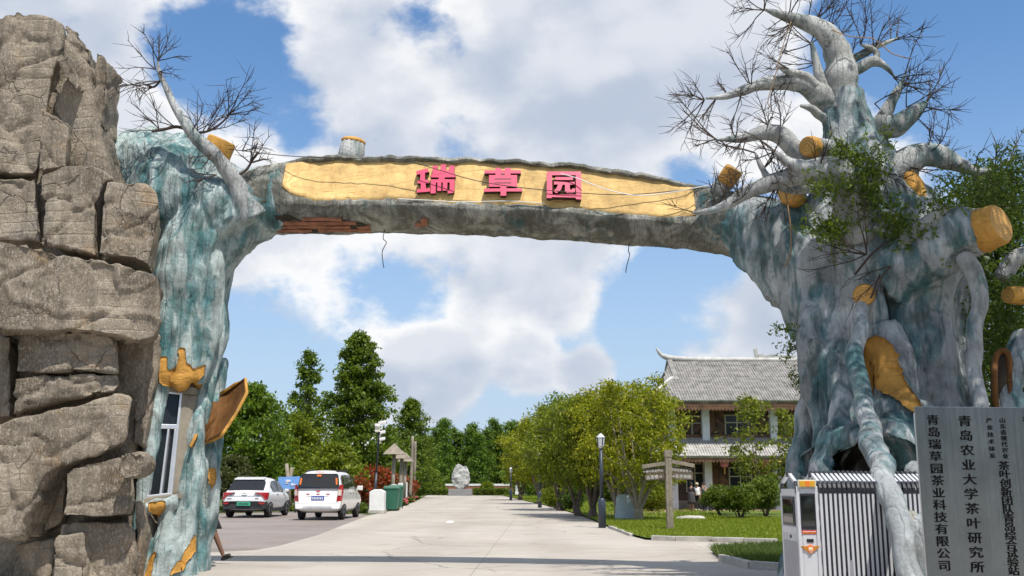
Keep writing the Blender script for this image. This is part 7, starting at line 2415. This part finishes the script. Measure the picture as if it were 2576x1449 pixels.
# left of the road
D = 90
tree('ginkgo_tree', bx(893, D), ht(840, D), 'tallest dark green conical tree rising behind the white van', 'leaf_ginkgo', 21, cone(wpx(128, D), .62), 60, 24000, .36, .75, .3, .10, -.12, skip=.25, droop=.2)
D = 100
tree('slender_tree', bx(770, D), ht(885, D), 'slender open-crowned tree left of the tallest tree', 'leaf_ginkgo', 22, cone(wpx(88, D), .7), 34, 8000, .36, .75, .25, .12, .1, skip=.3)
D = 58
tree('broad_tree', bx(625, D), ht(975, D), 'broad leafy tree nearest the left trunk behind the white hatchback', 'leaf_mid', 23, egg(wpx(105, D)), 46, 18000, .25, .7, .2, .22, .3)
D = 82
tree('bright_tree', bx(735, D), ht(1045, D), 'lighter yellow-green tree between the broad and the tallest tree', 'leaf_olive', 24, egg(wpx(80, D)), 36, 12000, .3, .85, .18, .15, .3)
D = 105
tree('conical_tree', bx(1030, D), ht(1006, D), 'smaller conical tree behind the roofed wooden posts', 'leaf_ginkgo', 25, cone(wpx(82, D), .55), 44, 15000, .28, .65, .2, .08, -.05)
D = 98
tree('low_tree', bx(975, D), ht(1090, D), 'low dark tree filling the gap behind the camera pole', 'leaf_mid', 26, egg(wpx(70, D)), 30, 9000, .27, .7, .16, .1, .2)
D = 60
tree('low_tree', bx(835, D), ht(1120, D), 'low leafy tree directly behind the roof of the van', 'leaf_olive', 27, egg(wpx(75, D)), 30, 9000, .25, .65, .14, .1, .2)
D = 54
tree('crape_myrtle', bx(582, D), ht(1150, D), 'small brownish-green flowering tree behind the hatchback', 'leaf_myrtle', 28, egg(wpx(52, D)), 24, 6000, .17, .4, .07, .3, .4, forks=4)
tree('young_bush_tree', bx(672, 57), ht(1145, 57), 'bright green bushy sapling above the hatchback roof', 'leaf_mid', 29, egg(wpx(45, 57)), 20, 5000, .18, .4, .06, .1, .4)
tree('young_bush_tree', bx(705, 59), ht(1160, 59), 'round light green sapling beside the crossed prop', 'leaf_olive', 30, egg(wpx(35, 59)), 18, 4000, .18, .4, .06, .1, .4)
# red-leaved shrubs
shrub('photinia_shrub', bx(952, 84), wpx(58, 84), wpx(40, 84), 'large domed red-tipped shrub behind the camera pole', 'leaf_red', 31, 7000, .22, group='red shrubs', lump=.12)
shrub('photinia_shrub', bx(898, 54), wpx(40, 54), wpx(38, 54), 'smaller red-tipped shrub beside the van mirror', 'leaf_red', 32, 4500, .15, group='red shrubs', lump=.12)
shrub('photinia_shrub', bx(1012, 97), wpx(40, 97), wpx(26, 97), 'far red-tipped shrub among the roofed posts', 'leaf_red', 33, 3000, .2, group='red shrubs', lump=.12)
# low flowers along the white pillars
MAT['petal'] = simple('pink_petal', (0.62, 0.10, 0.16), .6)
MAT['pale_petal'] = simple('pale_pink_petal', (0.66, 0.36, 0.33), .6)
for k, (px, py, w, h, lab) in enumerate(((1013, 1272, 22, 14, 'low flowering plant at the foot of the third pillar'), (1030, 1264, 24, 12, 'low flowering plant at the foot of the fifth pillar'), (1047, 1257, 16, 9, 'low flowering plant at the far end of the pillars'), (990, 1284, 20, 8, 'low pale-flowered plant in front of the green bins'))):
    g_ = G(px, py)
    t = shrub('flowering_plant', g_, wpx(w, g_.y) * .6, wpx(h, g_.y) * .5, lab, 'leaf_bush', 60 + k, 1200, .11, 'plant', 'flowers by the white pillars', stems=3, z0=0)
    rs = np.random.RandomState(k)
    for q in range(7):
        c = g_ + Vector((rs.normal(0, wpx(w, g_.y) * .3), rs.normal(-.2, .15), rs.uniform(.3, 1) * wpx(h, g_.y)))
        m2 = MB(); m2.lathe(c, [(.02, 0), (.09, .03), (.06, .08), (.02, .09)], 7); m2.build('blossom', MAT['pale_petal' if k == 3 else 'petal'], t)
# weeds at the car park edge
for k, (px, py, w, h) in enumerate(((905, 1290, 40, 22), (870, 1292, 30, 16), (760, 1286, 60, 14), (600, 1288, 80, 18), (925, 1282, 30, 26))):
    g_ = G(px, py)
    shrub('weed_clump', g_, wpx(w, g_.y) * .55, wpx(h, g_.y) * .5, ['weedy green clump just right of the van wheels', 'weed clump under the right side of the van', 'weeds between the hatchback and the van', 'weeds behind the hatchback', 'tall weeds left of the nearest white pillar'][k], 'leaf_bush', 70 + k, 1500, .12, 'weeds', 'weeds by the car park', stems=2, z0=0, ry=.6)

# bamboo at the end
rs_ = random.Random(5)
pos = [1066, 1084, 1104, 1122, 1140, 1158, 1174, 1190, 1206, 1224, 1240, 1258, 1276, 1292, 1312, 1332, 1352, 1376]
tops = [1090, 1078, 1060, 1052, 1075, 1086, 1075, 1064, 1088, 1078, 1052, 1070, 1066, 1058, 1062, 1070, 1064, 1060]
ORD = ['first', 'second', 'third', 'fourth', 'fifth', 'sixth', 'seventh', 'eighth', 'ninth', 'tenth', 'eleventh', 'twelfth', 'thirteenth', 'fourteenth', 'fifteenth', 'sixteenth', 'seventeenth', 'eighteenth']
BAM = [ORD[k] + ' bamboo clump from the left in the feathery row behind the boulder' for k in range(18)]
for k, (px, pt) in enumerate(zip(pos, tops)):
    D = 148 + rs_.uniform(-4, 8)
    tree('bamboo_clump', bx(px, D), ht(pt, D), BAM[k], 'leaf_bamboo', 100 + k, cone(wpx(rs_.uniform(19, 27), D), .45), 24, 3800, .42, .85, .14, .10, -.2, group='bamboo row', droop=.5, cat='bamboo', aspect=.35)
for k, (px, w, top, lab) in enumerate(((1097, 22, 1203, 'round clipped bush left of the boulder'), (1226, 17, 1212, 'round clipped bush right of the boulder'), (1065, 14, 1214, 'clipped bush at the far end of the pillars'))):
    D = 133
    h = ht(top, D)
    shrub('globe_bush', bx(px, D), wpx(w, D), h / 2, lab, 'leaf_mid' if k != 1 else 'leaf_olive', 120 + k, 2500, .25, z0=0, lump=.06, group='clipped bushes by the boulder')
for k, (a, b, lab) in enumerate(((1050, 1126, 'low clipped hedge left of the plinth'), (1190, 1280, 'low clipped hedge right of the plinth'))):
    D = 131
    rs = np.random.RandomState(k)
    t = empty('clipped_hedge', bx((a + b) / 2, D), lab, 'hedge')
    x0, x1 = bx(a, D).x, bx(b, D).x
    n = 5000
    pts = np.stack([rs.uniform(x0, x1, n), rs.uniform(D, D + 1.6, n), rs.uniform(0.05, ht(1229, D), n) ** 1.0], 1)
    pts[:, 2] += .12 * np.array([noise.noise(Vector((x * .8, k, 0))) for x in pts[:, 0]])
    leaf_mass('foliage', pts, rs, .22, MAT['leaf_bush'], t)

# right of the road: row of yellow-green trees
ROW = [  # trunk px, py, top, half width px, mat, label
    (1606, 1312, 952, 150, 'leaf_yellow', 'nearest yellow-green tree with forked trunk left of the fingerpost'),
    (1556, 1306, 965, 125, 'leaf_yellow', 'yellow-green tree just behind the nearest lamp post'),
    (1488, 1303, 985, 110, 'leaf_olive', 'third roadside tree, olive green with a leaning trunk'),
    (1458, 1298, 990, 105, 'leaf_olive', 'fourth roadside tree with a dark short trunk'),
    (1408, 1284, 1010, 95, 'leaf_olive', 'fifth roadside tree reaching over the road'),
    (1355, 1268, 1050, 85, 'leaf_yellow', 'sixth roadside tree, small and yellowish'),
    (1310, 1258, 1085, 70, 'leaf_yellow', 'farthest small yellow-green roadside tree by the gate pier'),
]
for k, (px, py, top, hw, mt, lab) in enumerate(ROW):
    g_ = G(px, py); D = g_.y
    H = ht(top, D)
    n = int(11500 - k * 700)
    tree('roadside_tree', g_ + Vector((0, 0, .0)), H, lab, mt, 140 + k, vase(wpx(hw, D) * .72), 46, n, .18 + .012 * k, .46 + .03 * k, .17, .32, .45, 'bark_pale' if k < 2 else 'bark_nat', forks=5 if k < 4 else 3, group='roadside trees', droop=.55, aspect=.36, skip=.30, up=1.0)
# more green behind the row
for k, (px, D, top, hw, lab) in enumerate(((1440, 92, 1065, 95, 'dark tree behind the fourth roadside tree'), (1540, 84, 1010, 95, 'dark tree behind the yellow-green trees'), (1620, 78, 1010, 80, 'dark tree at the left corner of the house'), (1360, 118, 1105, 90, 'dark tree behind the far roadside trees'))):
    tree('background_tree', bx(px, D), ht(top, D), lab, 'leaf_mid', 160 + k, egg(wpx(hw, D)), 36, 9000, .32, .9, .2, .08, .2, group='dark trees behind the roadside row')
# bushes on the lawn
BUSH = [
    (1814, 1300, 40, 27, 'leaf_bush', 'loose leafy bush hiding the person in teal'),
    (1862, 1308, 40, 32, 'leaf_bush', 'loose leafy bush in the middle of the lawn'),
    (1925, 1303, 42, 40, 'leaf_bush', 'loose leafy bush next to the retractable gate'),
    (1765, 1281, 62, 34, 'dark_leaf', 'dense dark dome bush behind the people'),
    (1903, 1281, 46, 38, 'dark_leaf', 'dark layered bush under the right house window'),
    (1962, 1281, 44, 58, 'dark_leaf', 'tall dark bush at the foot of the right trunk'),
    (1640, 1289, 42, 34, 'leaf_olive', 'rounded yellow-green bush behind the fingerpost'),
    (1398, 1279, 34, 24, 'leaf_olive', 'rounded light bush beside the middle lamp post'),
    (1440, 1285, 28, 22, 'dark_leaf', 'dark bush below the roadside trees'),
    (1700, 1279, 30, 18, 'leaf_mid', 'small bush left of the house door'),
]
for k, (px, py, w, h, mt, lab) in enumerate(BUSH):
    g_ = G(px, py); D = g_.y
    shrub('garden_bush', g_ + Vector((0, 0, .04)), wpx(w, D), wpx(h, D), lab, mt, 180 + k, 5500, .105, group='bushes on the lawn', stems=7, lump=.2, z0=.28 if k < 3 else .05)
# young tree before the house
g_ = Vector((bx(1925, 47).x, 47, .05))
tree('young_tree', g_, ht(1003, 47), 'young thin tree with sparse yellow-green leaves before the house', 'leaf_young', 200, vase(wpx(78, 47)), 26, 2300, .19, .42, .07, .35, .5, forks=3, skip=.3, droop=.4)

# dark green tree behind the right trunk
D = 19.5
tree('evergreen_tree', bx(2560, D), ht(430, D), 'dark green leafy tree behind the right trunk at the picture edge', 'dark_leaf', 210, egg(wpx(165, D)), 60, 22000, .13, .5, .12, .18, .3, aspect=.4)
vine('side_vine', [[(2400, 720, 15.6), (2440, 780, 15.4), (2500, 860, 15.2), (2560, 900, 15.2)], [(2420, 480, 14.8), (2480, 500, 14.9), (2540, 520, 15.0), (2600, 500, 15)], [(2560, 700, 15), (2530, 780, 15), (2550, 860, 15)], [(2400, 760, 15.5), (2420, 860, 15.4), (2480, 930, 15.2)], [(2590, 420, 15.2), (2540, 440, 15.2), (2600, 480, 15.2)]],
     'dark leafy vine hanging behind the big sawn limb of the right trunk', 240, .07, 'dark_leaf', 12, .42)
# roadside trees on the near side, out of the picture: one shades the right trunk, a row stands across the street behind the camera
tree('shade_tree', Vector((8.3, 11.3, 0)), 13.2, 'tall leafy tree standing right of the gate', 'leaf_mid', 220, egg(3.2), 60, 6500, .17, .6, .2, .70, .2)

# woods on the skyline
rs = np.random.RandomState(77)
for (nm, x0, x1, D0, D1, h0, h1, n, lab, mt, sz) in (
    ('distant_wood', -140, 190, 180, 210, 6, 11, 30000, 'distant dark green wood along the skyline', 'leaf_mid', .9),
    ('street_wood', -45, 45, -42, -34, 7, 11, 14000, 'belt of street trees on the far side of the street', 'dark_leaf', .8)):
    X = rs.uniform(x0, x1, n); Y = rs.uniform(D0, D1, n)
    top = np.array([h0 + (h1 - h0) * (.5 + .9 * noise.fractal(Vector((x * .05, y * .05, 0)), 1, 2, 4)) for x, y in zip(X, Y)])
    Z = top * rs.uniform(0, 1, n) ** .7
    pts = np.stack([X, Y, Z], 1)
    o = leaf_mass(nm, pts, rs, sz, MAT[mt], None, .8)
    tag(o, lab, 'wood', kind='stuff')
